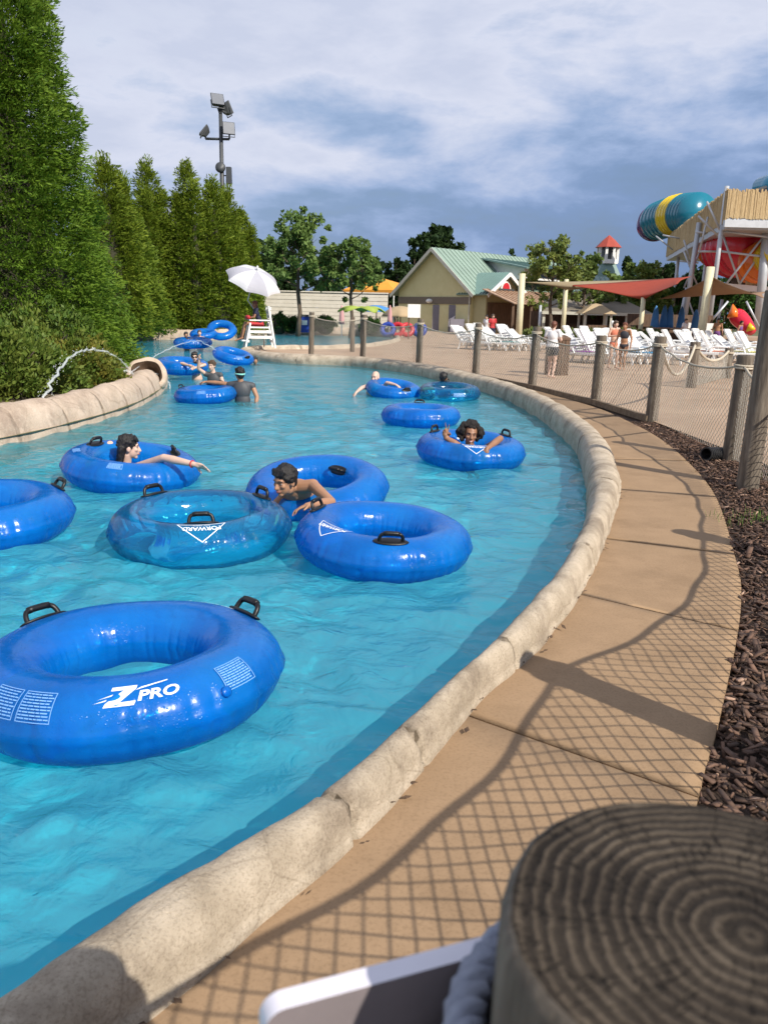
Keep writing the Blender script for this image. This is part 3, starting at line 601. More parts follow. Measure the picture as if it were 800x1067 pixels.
def endgrain():
    m, nt, out = nodes('post_end_grain'); p = N(nt, 'ShaderNodeBsdfPrincipled'); p.inputs['Roughness'].default_value = 0.9; p.inputs['Specular IOR Level'].default_value = 0.2
    def M_(op, a, b=None, c=None):
        q = N(nt, 'ShaderNodeMath', operation=op)
        for i, v in enumerate((a, b, c)):
            if v is None: continue
            if isinstance(v, (int, float)): q.inputs[i].default_value = v
            else: L(nt, v, q.inputs[i])
        return q.outputs[0]
    tc = N(nt, 'ShaderNodeTexCoord'); mp = N(nt, 'ShaderNodeMapping'); mp.inputs['Location'].default_value = (-0.012, 0.008, 0); L(nt, tc.outputs['Object'], mp.inputs[0]); sx = N(nt, 'ShaderNodeSeparateXYZ'); L(nt, mp.outputs[0], sx.inputs[0])
    def nz(s_, d, ro=0.6, vec=None): n = N(nt, 'ShaderNodeTexNoise'); n.inputs['Scale'].default_value = s_; n.inputs['Detail'].default_value = d; n.inputs['Roughness'].default_value = ro; L(nt, vec or mp.outputs[0], n.inputs['Vector']); return n.outputs['Fac']
    r = M_('SQRT', M_('ADD', M_('MULTIPLY', sx.outputs[0], sx.outputs[0]), M_('MULTIPLY', sx.outputs[1], sx.outputs[1]))); ang = M_('ARCTAN2', sx.outputs[1], sx.outputs[0])
    rw = M_('ADD', r, M_('MULTIPLY', M_('SUBTRACT', nz(9, 4), 0.5), 0.030)); rw = M_('ADD', rw, M_('MULTIPLY', M_('SUBTRACT', nz(60, 3), 0.5), 0.0022))
    s1 = M_('MULTIPLY_ADD', M_('SINE', M_('MULTIPLY', M_('POWER', rw, 1.15), 800)), 0.5, 0.5); s1 = M_('POWER', s1, 1.8)
    amp = M_('MULTIPLY', nz(16, 4, 0.7), 0.58)
    cv = N(nt, 'ShaderNodeCombineXYZ'); L(nt, M_('MULTIPLY', ang, 2.2), cv.inputs[0]); L(nt, M_('MULTIPLY', r, 5.0), cv.inputs[1]); ck = M_('ABSOLUTE', M_('SUBTRACT', nz(2.6, 3, 0.6, cv.outputs[0]), 0.5)); crack = ramp(nt, ck, [(0.0, (0, 0, 0)), (0.012, (1, 1, 1))])
    fib = nz(320, 4, 0.8); val = M_('ADD', M_('MULTIPLY', s1, amp), M_('MULTIPLY', M_('SUBTRACT', fib, 0.5), 0.55)); val = M_('ADD', val, M_('MULTIPLY', M_('SUBTRACT', nz(7, 6, 0.7), 0.5), 0.9)); val = M_('ADD', val, 0.12)
    col = ramp(nt, val, [(0.05, (0.016, 0.012, 0.009)), (0.34, (0.058, 0.045, 0.033)), (0.66, (0.145, 0.115, 0.083)), (0.95, (0.27, 0.22, 0.16))])
    mx = N(nt, 'ShaderNodeMix', data_type='RGBA', blend_type='MULTIPLY'); mx.inputs[0].default_value = 0.8; L(nt, col.outputs[0], mx.inputs[6]); L(nt, crack.outputs[0], mx.inputs[7]); L(nt, mx.outputs[2], p.inputs['Base Color'])
    hgt = M_('ADD', M_('MULTIPLY', s1, 0.6), M_('ADD', M_('MULTIPLY', fib, 0.5), M_('MULTIPLY', crack.outputs[0], 1.2)))
    b = N(nt, 'ShaderNodeBump'); b.inputs['Strength'].default_value = 0.9; b.inputs['Distance'].default_value = 0.004; L(nt, hgt, b.inputs['Height']); L(nt, b.outputs[0], p.inputs['Normal']); L(nt, p.outputs[0], out.inputs[0]); return m
M_end = endgrain()
M_rope = mat('manila_rope', (0.42, 0.36, 0.27), (0.56, 0.50, 0.40), 0.9, 60, bump=0.6, bscale=120)
M_net = mat('net_cord', (0.36, 0.33, 0.28), (0.46, 0.43, 0.37), 0.9, 30)
M_blackcord = mat('dark_net_cord', (0.05, 0.045, 0.04), (0.09, 0.08, 0.07), 0.9, 30)
POSTS = []
PG = 'weathered wooden posts carrying the rope and net'
def post(base, h, r, label, top=True, lean=(0, 0)):
    p = Vector(base); b = MB(); prof_ = []
    n = 28; zs = [-0.1 - p.z * 0, 0.0, 0.1, 0.3, 0.6, h * 0.75, h - 0.05, h - 0.012, h - 0.003, h]; rs = [r * 1.04, r * 1.04, r * 1.02, r, r * 0.99, r * 0.98, r * 0.985, r * 0.98, r * 0.955, r * 0.93]
    vs = []
    for z, rr in zip(zs, rs):
        for k in range(n):
            a = 2 * PI * k / n; q = rr * (1 + 0.03 * noise.noise(Vector((math.cos(a) * 2 + p.x * 9, math.sin(a) * 2, z * 1.5)))); vs.append((q * math.cos(a) + lean[0] * max(z, 0), q * math.sin(a) + lean[1] * max(z, 0), z))
    fs = [(i * n + k, i * n + (k + 1) % n, (i + 1) * n + (k + 1) % n, (i + 1) * n + k) for i in range(len(zs) - 1) for k in range(n)]
    b.add(vs, fs); b.add(vs[-n:], [tuple(range(n))], 1)
    o = b.build('wooden_post', [M_post, M_end], None, False, p); me = o.data
    me.polygons.foreach_set('use_smooth', [True] * (len(me.polygons) - 1) + [False])
    tag(o, label, 'post', PG)
    if top:
        for z in (h - 0.13, h - 0.105):
            c = MB(); ring_ = [((r + 0.012) * math.cos(a) + lean[0] * z, (r + 0.012) * math.sin(a) + lean[1] * z, z + 0.008 * math.sin(a)) for a in np.linspace(0, 2 * PI, 20, endpoint=False)]
            c.tube(ring_, 0.012, 6, closed=True); c.build('rope_wrap', M_rope, o, True)
    POSTS.append(o); return o
FZ = [1.088, 1.15, 1.15, 1.11, 1.22, 1.17, 1.23, 1.25, 1.30, 1.38, 1.42]
LB = ['big close weathered post with ringed end grain in the lower right corner', 'post hidden outside the frame whose shadow crosses the walkway', 'post outside the frame to the right whose shadow tip reaches the walkway',
      'short dark post wrapped in rope beside the taller leaning post, at the mulch bed', 'weathered post where the walkway narrows, left of the black drain pipe', 'weathered post in front of the bikini wearing pair on the deck',
      'weathered post next to the person in the white shirt', 'weathered post in front of the left end of the white loungers', 'weathered post in front of the tan building, above the child in the tube', 'weathered post on the point, second from the lifeguard stand', 'weathered post on the point, nearest the lifeguard stand']
for i, p in enumerate(FENCE):
    post((p[0], p[1], -0.03 if i < 6 else 0.0), FZ[i] + 0.03, 0.142 if i == 0 else 0.088, LB[i], i > 0, (0, 0) if i == 0 else (0.03 if i % 3 == 0 else 0.015, 0))
tall = post((3.30, 7.30, -0.03), 1.75, 0.095, 'tall leaning grey wooden post standing in the mulch at the right edge', False, (0.02, 0))
Q = [(6.76, 18.35), (8.93, 21.8), (5.3, 8.6)]
post((*Q[0], 0), 1.0, 0.11, 'stout grey post on the deck in front of the loungers, rope sagging from it'); post((*Q[1], 0), 0.78, 0.11, 'short stout post farthest right on the deck, before the loungers')
B2 = [at(333, 366, 0.02), at(367, 361, 0.02), at(375, 374, 0.02)]
post(far(367, 363, 32.0) * 1.0 - Vector((0, 0, far(367, 363, 32.0).z)), 1.3, 0.09, 'thin post behind the point, rope leading down to the sand')
def net_panel(parent, a, b, ha, hb, sag, cell=0.075, rad_=0.0036, bulge=0.05, base=0.02, m=None, rope_r=0.013, seed=0, doubled=False):
    a, b = Vector(a), Vector(b); d = b - a; Ln = d.length; nrm = Vector((-d.y, d.x, 0)).normalized(); H0 = max(ha, hb); rg = random.Random(seed)
    ph = rg.uniform(0, 6)
    def rope(t): return (ha * (1 - t) + hb * t) - 4 * sag * t * (1 - t)
    def S(u, w_):
        t = min(max(u / Ln, 0), 1); z = base + w_ * (rope(t) - base); p = a.lerp(b, t)
        return p + Vector((0, 0, z)) + nrm * (bulge * math.sin(PI * t) * math.sin(PI * w_) * math.sin(3 * t + ph) + 0.012 * math.sin(9 * u + 5 * w_ + ph) * w_)
    top = MB(); top.tube([S(Ln * k / 24, 1.0) for k in range(25)], rope_r, 6); top.build('rope', M_rope, parent, True)
    net = MB(); hh = H0; k = -hh
    seg = 14
    for sgn in (1, -1):
        u0 = -hh if sgn > 0 else 0.0
        while u0 < (Ln if sgn > 0 else Ln + hh):
            pts = []
            for i in range(seg + 1):
                w_ = i / seg; u = u0 + sgn * w_ * hh
                if 0 <= u <= Ln: pts.append(S(u + 0.008 * math.sin(20 * w_ + u0 * 9), w_))
            if len(pts) >= 2: net.tube(pts, rad_, 3, caps=False)
            u0 += cell
    net.build('net', m or M_net, parent, True)
fence = empty('rope_netting', (0, 0, 0)); tag(fence, 'rope and diamond mesh netting strung from post to post along the walkway', 'netting')
for i in range(len(FENCE) - 1):
    a, b_ = FENCE[i], FENCE[i + 1]; h = FZ
    net_panel(fence, (*a, 0), (*b_, 0), h[i] - 0.11, h[i + 1] - 0.11, [0.16, 0.20, 0.24, 0.14, 0.12, 0.14, 0.16, 0.16, 0.15, 0.12][i], 0.088 if i < 4 else 0.105, 0.0034 if i < 4 else 0.005, seed=i)
net_panel(fence, (-1.0, -1.3, 0), (0.17, 0.42, 0), 1.0, FZ[0] - 0.11, 0.16, 0.088, 0.0034, seed=40)
fence2 = empty('deck_rope', (0, 0, 0)); tag(fence2, 'thick sagging rope with loose netting between the stout deck posts', 'rope')
def droop(parent, a, b, sag, r=0.03):
    c = MB(); a, b = Vector(a), Vector(b); c.tube([a.lerp(b, t) - Vector((0, 0, 4 * sag * t * (1 - t))) for t in np.linspace(0, 1, 30)], r, 8); return c.build('rope', M_rope, parent, True)
droop(fence2, (3.95, 12.1, 1.12), (6.76, 18.35, 0.95), 0.55, 0.028); droop(fence2, (6.76, 18.35, 0.92), (8.93, 21.8, 0.72), 0.3, 0.03)
net_panel(fence2, (6.76, 18.35, 0), (8.93, 21.8, 0), 0.9, 0.7, 0.25, 0.13, 0.007, seed=50)

# board hung on the near post, rope round it
sign = empty('sign_board', (0.0, 0.5, 0.9)); tag(sign, 'blank back of a white board with rounded corner hung beside the near post', 'sign')
M_board = mat('white_plastic_board', (0.62, 0.60, 0.66), (0.70, 0.68, 0.74), 0.45, 6, bump=0.05)
A_, B_ = at(287, 1043, 0.985), at(532, 977, 0.985)
dx = (B_ - A_); wdt = dx.length; ang = math.atan2(dx.y, dx.x)
def rrect(w_, h, r, n=8):
    out = []
    for cx_, cy_, a0 in ((w_ / 2 - r, h / 2 - r, 0), (-w_ / 2 + r, h / 2 - r, PI / 2), (-w_ / 2 + r, -h / 2 + r, PI), (w_ / 2 - r, -h / 2 + r, 1.5 * PI)):
        for k in range(n + 1): a = a0 + PI / 2 * k / n; out.append((cx_ + r * math.cos(a), cy_ + r * math.sin(a)))
    return out
b = MB(); b.prism(rrect(wdt + 0.02, 0.42, 0.016), -0.0085, 0.0085); b.mi = [1 if len(f) == 4 else 0 for f in b.f]; M_bshade = mat('board_painted_shade', (0.17, 0.145, 0.15), (0.20, 0.17, 0.175), 0.7, 6, bump=0.1); o = b.build('panel', [M_bshade, M_board], sign)  # faces of the white board coloured grey-brown to paint in shade, rim stays white
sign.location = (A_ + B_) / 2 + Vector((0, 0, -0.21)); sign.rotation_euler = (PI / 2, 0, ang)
bv = o.modifiers.new('edge', 'BEVEL'); bv.width = 0.003; bv.segments = 3; bv.limit_method = 'ANGLE'
M_bluerope = mat('faded_blue_rope', (0.30, 0.33, 0.42), (0.42, 0.45, 0.54), 0.9, 70, bump=0.7, bscale=90)
def twisted(b, path, r, pitch=0.05, n=5):
    d = arc(path); up = None
    for k in range(3):
        pts = []
        for i, p in enumerate(path):
            t = (path[min(i + 1, len(path) - 1)] - path[max(i - 1, 0)]).normalized(); s1_ = t.cross(Vector((0, 0, 1))); s1_ = s1_.normalized() if s1_.length > 0.2 else t.cross(Vector((0, 1, 0))).normalized(); s2_ = t.cross(s1_)
            a = 2 * PI * (d[i] / pitch + k / 3); pts.append(p + (s1_ * math.cos(a) + s2_ * math.sin(a)) * r * 0.52)
        b.tube(pts, r * 0.56, n)
c = MB()
hel = [Vector((0.216 + 0.156 * math.cos(a), 0.43 + 0.156 * math.sin(a), 0.91 + 0.029 * a / (2 * PI))) for a in np.linspace(0, 6 * PI, 330)]
twisted(c, hel, 0.0155)
twisted(c, resample(smooth_path([(0.065, 0.36, 0.995), (0.052, 0.40, 0.97), (0.045, 0.46, 0.94), (0.04, 0.49, 0.88), (0.03, 0.5, 0.8)], 8), 60), 0.0145)
tag(c.build('rope_coil', M_bluerope, None, True), 'faded blue grey rope wound round the near post and tied to the board', 'rope')
# drain pipe in the mulch
M_pipe = mat('black_pipe', (0.012, 0.012, 0.013), (0.03, 0.03, 0.03), 0.5, 10)
pp = at(735, 473, 0.06); b = MB(); ax = Vector((0.75, 0.55, -0.08)).normalized(); q = ax.to_track_quat('Z', 'Y').to_matrix()
rings = []
for k in range(15): rings += [(0.075, k * 0.034), (0.075, k * 0.034 + 0.014), (0.066, k * 0.034 + 0.018), (0.066, k * 0.034 + 0.031)]
b.lathe(rings, 20, pp, 0, q, caps=False); b.lathe([(0.060, 0.5), (0.060, 0.001), (0.0751, 0.0)], 20, pp, 0, q, caps=False)
tag(b.build('drain_pipe', M_pipe, None, False), 'black corrugated drain pipe end lying in the mulch by the fence', 'pipe')
# timber edging at the foot of the net
M_timber = mat('edging_timber', (0.12, 0.085, 0.055), (0.24, 0.18, 0.12), 0.9, 12, (1, 1, 1), bump=0.5)
b = MB(); fl = [Vector((p[0] - 0.06, p[1] - 0.05, 0.03)) for p in FENCE[4:9]]
for i in range(len(fl) - 1): b.bar(fl[i], fl[i + 1], 0.07, 0.09)
tag(b.build('timber_edging', M_timber), 'low dark timber edging along the foot of the net fence', 'edging')
# mulch chips
def chips(name, n, region, m, size=(0.02, 0.07), z=-0.03):
    V = []; 
    rg = np.random.default_rng(11)
    P = []
    while len(P) < n:
        k = n * 3; y = region[2] + (region[3] - region[2]) * rg.random(k) ** 1.7; x = region[0] + (region[1] - region[0]) * rg.random(k)
        ok = inside(x, y, MUL); P += list(zip(x[ok], y[ok]))
    P = np.array(P[:n]); yaw = rg.random(n) * 2 * PI; tl = rg.normal(0, 0.35, n); l = rg.uniform(size[0], size[1], n) * (1 + 0.6 * (rg.random(n) > 0.9)); w_ = l * rg.uniform(0.15, 0.4, n); t = 0.004 + 0.006 * rg.random(n)
    zz = z + 0.03 * rg.random(n)
    base = np.array([(-1, -1, -1), (1, -.8, -1), (1, .9, -1), (-1, .7, -1), (-1, -1, 1), (1, -.8, 1), (1, .9, 1), (-1, .7, 1)], float) * 0.5
    X = base[None] * np.stack([l, w_, t], 1)[:, None, :]
    xr = X[..., 0] * np.cos(tl)[:, None] - X[..., 2] * np.sin(tl)[:, None]; zr = X[..., 0] * np.sin(tl)[:, None] + X[..., 2] * np.cos(tl)[:, None]
    xw = xr * np.cos(yaw)[:, None] - X[..., 1] * np.sin(yaw)[:, None]; yw = xr * np.sin(yaw)[:, None] + X[..., 1] * np.cos(yaw)[:, None]
    V = np.stack([xw + P[:, :1], yw + P[:, 1:], zr + zz[:, None]], -1).reshape(-1, 3)
    f0 = np.array([(3, 2, 1, 0), (4, 5, 6, 7), (0, 1, 5, 4), (1, 2, 6, 5), (2, 3, 7, 6), (3, 0, 4, 7)]); FQ = (f0[None] + (np.arange(n) * 8)[:, None, None]).reshape(-1, 4)
    g = rg.random(n); c = np.stack([0.5 + g * 1.0, 0.5 + g * 0.95, 0.5 + g * 0.95, np.ones(n)], 1); c[rg.random(n) > 0.96] = (3.6, 4.0, 4.2, 1)
    return tag(np_mesh(name, V, FQ, m, tint=np.repeat(c, 6, 0)), 'brown wood mulch chips beside the walkway', 'mulch', kind='stuff')
M_chip = mat('mulch_chip', (0.085, 0.048, 0.032), (0.13, 0.078, 0.052), 0.9, 40, tint=True)
chips('mulch_chips', 26000, (0.4, 4.3, 0.4, 12), M_chip)
# grass tufts in the mulch
def grass(name, spots, m, n=60):
    rg = np.random.default_rng(5); V = []; FQ = []
    for (x, y, r) in spots:
        for _ in range(n):
            a = rg.random() * 2 * PI; q = r * math.sqrt(rg.random()); px, py = x + q * math.cos(a), y + q * math.sin(a); h = rg.uniform(0.03, 0.08); b2 = rg.random() * 2 * PI; l = rg.uniform(0, 0.05); w_ = 0.003
            o = len(V); ux, uy = math.cos(b2 + PI / 2) * w_, math.sin(b2 + PI / 2) * w_
            V += [(px - ux, py - uy, -0.03), (px + ux, py + uy, -0.03), (px + ux * .4 + math.cos(b2) * l, py + uy * .4 + math.sin(b2) * l, h), (px - ux * .4 + math.cos(b2) * l, py - uy * .4 + math.sin(b2) * l, h)]; FQ.append((o, o + 1, o + 2, o + 3))
    return tag(np_mesh(name, np.array(V), np.array(FQ), m), 'small tufts of green grass growing in the mulch by the posts', 'grass', kind='stuff')
M_grass = mat('grass_blade', (0.10, 0.19, 0.03), (0.16, 0.24, 0.05), 0.7, 5, transl=0.3)
p1, p2 = at(765, 545, -0.03), at(795, 500, -0.03)
grass('grass_tufts', [(p1.x - 0.05, p1.y, 0.16), (p1.x + 0.15, p1.y + 0.1, 0.14), (p1.x + 0.3, p1.y - 0.05, 0.12), (p2.x, p2.y, 0.2)], M_grass, 22)

# ------------------------------------------------------------------ vegetation
def foliage(name, cs, dirs, m, per=20, spread=0.2, size=(0.06, 0.14), aspect=0.4, tcols=((0.8, 0.9, 0.7), (1.2, 1.1, 1.0)), parent=None, seed=1, up=0.3, loose=0.8, tips=0.0):
    """leaf blades round clump centres; one quad each, kite shaped"""
    rg = np.random.default_rng(seed); cs = np.asarray(cs, float); dirs = np.asarray(dirs, float); n = len(cs)
    C = np.repeat(cs, per, 0); D = np.repeat(dirs, per, 0); k = len(C)
    off = rg.normal(0, 1, (k, 3)); off /= np.linalg.norm(off, axis=1)[:, None] + 1e-9; off *= (rg.random(k) ** 0.5)[:, None] * (spread if np.isscalar(spread) else np.repeat(spread, per)[:, None])
    P = C + off
    ax = D + rg.normal(0, loose, (k, 3)) * 0.6 + np.array([0, 0, up]); ax /= np.linalg.norm(ax, axis=1)[:, None] + 1e-9
    sd = np.cross(ax, rg.normal(0, 1, (k, 3))); sd /= np.linalg.norm(sd, axis=1)[:, None] + 1e-9
    l = rg.uniform(*size, k)[:, None]; w_ = l * aspect * rg.uniform(0.7, 1.3, (k, 1))
    nrm = np.cross(ax, sd)
    V = np.stack([P - ax * l * 0.5, P + sd * w_ * 0.5 + nrm * w_ * 0.15, P + ax * l * 0.5, P - sd * w_ * 0.5 + nrm * w_ * 0.15], 1).reshape(-1, 3)
    FQ = np.arange(k * 4).reshape(-1, 4)
    g = np.repeat(rg.random(n), per) * 0.7 + rg.random(k) * 0.3
    c0, c1 = np.array(tcols[0]), np.array(tcols[1]); col = c0[None] + (c1 - c0)[None] * g[:, None]
    return np_mesh(name, V, FQ, m, tint=np.concatenate([col, np.ones((k, 1))], 1), parent=parent)
M_cedar = mat('cedar_leaf', (0.095, 0.185, 0.020), (0.135, 0.23, 0.026), 0.65, 3, tint=True, transl=0.30, spec=0.25)
M_leaf = mat('broad_leaf', (0.105, 0.19, 0.05), (0.15, 0.235, 0.07), 0.6, 3, tint=True, transl=0.35, spec=0.3)
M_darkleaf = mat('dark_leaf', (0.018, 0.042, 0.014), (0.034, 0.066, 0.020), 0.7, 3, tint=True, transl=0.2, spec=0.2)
M_shrub = mat('shrub_leaf', (0.10, 0.165, 0.03), (0.15, 0.20, 0.045), 0.6, 3, tint=True, transl=0.3, spec=0.3)
M_bark = mat('bark', (0.07, 0.05, 0.035), (0.16, 0.12, 0.085), 0.95, 14, (1, 1, 0.2), bump=0.8)
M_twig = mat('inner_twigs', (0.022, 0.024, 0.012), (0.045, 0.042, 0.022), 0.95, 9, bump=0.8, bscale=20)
def sprays(name, cs, dirs, m, per, length, width, tcols, parent, seed, lsize, aspect=0.26):
    """flat feathery fans: leaflets along a drooping axis, tips lighter"""
    rg = np.random.default_rng(seed); cs = np.asarray(cs, float); D = np.asarray(dirs, float); D /= np.linalg.norm(D, axis=1)[:, None] + 1e-9; n = len(cs)
    sd = np.cross(D, rg.normal(0, 1, (n, 3)) * 0.7 + np.array([0, 0, 1.0])); sd /= np.linalg.norm(sd, axis=1)[:, None] + 1e-9
    L_ = length * rg.uniform(0.6, 1.35, n); C = np.repeat(cs, per, 0); DD = np.repeat(D, per, 0); SS = np.repeat(sd, per, 0); LL = np.repeat(L_, per)[:, None]; k = n * per
    t = rg.random((k, 1)) ** 0.8; w_ = (rg.random((k, 1)) * 2 - 1) * width * (0.35 + 0.9 * np.sin(np.pi * np.clip(t * 0.9 + 0.08, 0, 1))); up = np.cross(SS, DD)
    P = C + DD * LL * (t - 0.45) + SS * w_ + up * (-0.28 * LL * t * t + rg.normal(0, 0.02, (k, 1)) * length * 2)
    ax = DD * 0.9 + SS * np.sign(w_) * rg.uniform(0.2, 0.9, (k, 1)) + up * (-0.4 * t + rg.normal(0, 0.3, (k, 1))); ax /= np.linalg.norm(ax, axis=1)[:, None]
    nn = up + rg.normal(0, 0.45, (k, 3)); s2 = np.cross(ax, nn); s2 /= np.linalg.norm(s2, axis=1)[:, None] + 1e-9
    l = rg.uniform(*lsize, k)[:, None]; ww = l * aspect * rg.uniform(0.7, 1.3, (k, 1))
    V = np.stack([P - ax * l * 0.5, P + s2 * ww * 0.5, P + ax * l * 0.5, P - s2 * ww * 0.5], 1).reshape(-1, 3); FQ = np.arange(k * 4).reshape(-1, 4)
    g = np.clip(np.repeat(rg.random(n), per) * 0.55 + t[:, 0] * 0.25 + rg.random(k) * 0.2, 0, 1)
    c0, c1 = np.array(tcols[0]), np.array(tcols[1]); col = c0[None] + (c1 - c0)[None] * g[:, None]
    return np_mesh(name, V, FQ, m, tint=np.concatenate([col, np.ones((k, 1))], 1), parent=parent)
def cone_tree(base, H, R, label, clumps, per, lsize, length, seed, group=None, name='evergreen_tree', power=0.75, leaders=1, tcols=((0.62, 0.75, 0.6), (1.35, 1.2, 1.1)), flare=0.0, width=0.5):
    rg = np.random.default_rng(seed); base = Vector(base); root = empty(name, base); tag(root, label, 'tree', group)
    def rad_at(z): return R * (1 - z) ** power * (1 + flare * math.exp(-z / 0.13))
    cs = []; ds = []; ld = [(0, 0, 1.0, 1.0)]
    for _ in range(leaders - 1): a = rg.random() * 2 * PI; ld.append((math.cos(a) * 0.42 * R, math.sin(a) * 0.42 * R, rg.uniform(0.70, 0.92), rg.uniform(0.42, 0.6)))
    wts = np.array([q[2] * q[3] for q in ld]); wts /= wts.sum(); ph0 = rg.uniform(0, 6, 3)
    for i in range(clumps):
        q = ld[rg.choice(len(ld), p=wts)]; z = 1 - (1 - rg.random() * 0.999) ** (1 / (1 + power * 0.8)); a = rg.random() * 2 * PI
        v = Vector((math.cos(a), math.sin(a), 0)); lump = 1 + 0.26 * noise.noise(Vector((v.x * 1.8, v.y * 1.8, z * H / R * 1.1 + seed))) + 0.16 * noise.noise(Vector((v.x * 4, v.y * 4, z * H / R * 2.6 + seed)))
        dep = rg.random() ** 1.6; r = rad_at(z) * q[3] * lump * (1 - 0.42 * dep)
        cs.append((q[0] + r * v.x, q[1] + r * v.y, 0.03 * H + z * H * q[2] * 0.97)); e = 0.15 + 0.9 * z + rg.normal(0, 0.25); ds.append((v.x + rg.normal(0, .25), v.y + rg.normal(0, .25), e))
    for q in ld:
        for k in range(26): cs.append((q[0] + rg.normal(0, 0.035 * R), q[1] + rg.normal(0, 0.035 * R), H * q[2] * (0.93 + 0.09 * k / 26))); ds.append((rg.normal(0, .3), rg.normal(0, .3), 1.0))
    sprays('crown', cs, ds, M_cedar, per, length, length * width, tcols, root, seed, lsize)
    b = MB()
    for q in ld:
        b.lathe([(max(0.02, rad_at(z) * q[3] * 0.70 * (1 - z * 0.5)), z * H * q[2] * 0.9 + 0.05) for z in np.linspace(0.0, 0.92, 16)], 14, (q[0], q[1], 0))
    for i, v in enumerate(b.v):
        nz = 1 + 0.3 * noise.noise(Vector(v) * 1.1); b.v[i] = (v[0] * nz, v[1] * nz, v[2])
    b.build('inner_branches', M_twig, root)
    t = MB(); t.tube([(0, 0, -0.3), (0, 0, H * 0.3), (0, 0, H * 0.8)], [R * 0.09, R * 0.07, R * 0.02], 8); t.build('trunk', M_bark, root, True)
    return root
big = cone_tree((-7.6, 16.5, 0.0), 12.3, 2.12, 'huge feathery arborvitae filling the left edge, nearest of the evergreens', 7500, 42, (0.05, 0.13), 0.42, 3, None, 'evergreen_tree', 0.78, 1, ((0.45, 0.6, 0.5), (1.45, 1.25, 1.0)), flare=0.20)
TGp = 'row of evergreens along the far bank'
ROW = [(108, 170, 36.5, 1.7, 'tall evergreen just right of the huge near one, palest tip'), (152, 172, 45.8, 1.75, 'evergreen with a ragged double tip, second in the far row'), (194, 174, 46.6, 1.75, 'evergreen with an open thin tip, left of the light pole'),
       (221, 192, 47.2, 1.55, 'evergreen directly left of the floodlight pole'), (236, 200, 48.4, 1.6, 'evergreen standing right behind the floodlight pole'), (249, 222, 50.0, 1.55, 'shortest evergreen, at the right end of the row beside the white umbrella')]
for i, (px, py, Y, R_, lab) in enumerate(ROW):
    tp = far(px, py, Y); cone_tree((tp.x, Y, 0.15), tp.z - 0.15, R_ * 1.0, lab, 2300, 26, (0.10, 0.26), 0.62, 20 + i, TGp, 'evergreen_tree', 0.62, 4, ((0.7, 0.66, 0.5), (1.75, 1.25, 0.9)))
tp = far(172, 235, 48.5); cone_tree((tp.x, 48.5, 0.15), tp.z, 1.8, 'lower evergreen filling the gap between two taller ones in the row', 1600, 26, (0.10, 0.26), 0.6, 31, TGp, 'evergreen_tree', 0.6, 3, ((0.65, 0.62, 0.5), (1.6, 1.2, 0.9)))
tp = far(130, 215, 42); cone_tree((tp.x, 42, 0.15), tp.z, 1.9, 'broad evergreen half hidden behind the huge near one', 1700, 26, (0.10, 0.26), 0.6, 32, TGp, 'evergreen_tree', 0.6, 3, ((0.65, 0.64, 0.5), (1.6, 1.2, 0.9)))
def shrub(base, rx, ry, h, label, clumps, per, size, spread, seed, m, tcols=((0.6, 0.7, 0.6), (1.3, 1.2, 1.1)), group=None, name='shrub'):
    rg = np.random.default_rng(seed); root = empty(name, base); tag(root, label, 'shrub', group); cs = []; ds = []
    for i in range(clumps):
        a = rg.random() * 2 * PI; e = math.asin(rg.random() ** 0.8); lump = 1 + 0.16 * math.sin(3 * a + seed) + 0.12 * math.sin(5 * a + 4 * e + seed * 2)
        q = lump * (1 - 0.3 * rg.random() ** 2); d = Vector((math.cos(a) * math.cos(e), math.sin(a) * math.cos(e), math.sin(e)))
        cs.append((d.x * rx * q, d.y * ry * q, 0.05 + d.z * h * q)); ds.append((d.x, d.y, d.z + 0.2))
    foliage('foliage', cs, ds, m, per, spread, size, 0.5, tcols, root, seed, 0.25, 1.0)
    t = MB()
    for k in range(7):
        a = k * 0.9; t.tube([(0, 0, -0.1), (0.4 * rx * math.cos(a), 0.4 * ry * math.sin(a), h * 0.4), (0.7 * rx * math.cos(a + .3), 0.7 * ry * math.sin(a + .3), h * 0.75)], [0.03, 0.02, 0.008], 5)
    t.build('stems', M_bark, root)
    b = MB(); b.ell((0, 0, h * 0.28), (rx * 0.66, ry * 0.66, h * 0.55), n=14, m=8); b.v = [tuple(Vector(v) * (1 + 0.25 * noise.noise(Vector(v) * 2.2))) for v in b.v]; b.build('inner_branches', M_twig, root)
    return root
SH = 'shrubs in the planter beside the river'
for i, (px, py, Y, rx, ry, h, lab) in enumerate([(8, 400, 12.9, 1.0, 0.75, 0.95, 'leafy shrub at the left edge above the planter wall, yellowish leaves'), (78, 402, 14.4, 0.75, 0.7, 0.72, 'round leafy shrub with reddish tips behind the water arc'),
                                        (42, 380, 14.4, 1.0, 0.8, 1.2, 'taller dark shrub between the huge evergreen and the low shrubs'), (-30, 378, 12.6, 0.9, 0.7, 1.0, 'shrub cut by the left edge of the picture beside the yellowish one')]):
    p = far(px, py, Y); shrub((p.x, Y, 0.06), rx, ry, h, lab, 420, 26, (0.05, 0.11), 0.13, 50 + i, M_shrub, ((0.55, 0.75, 0.5), (1.35, 1.15, 0.9)) if i != 1 else ((0.6, 0.75, 0.5), (1.9, 1.15, 0.9)), SH)
p = far(150, 392, 16.6); b = MB()
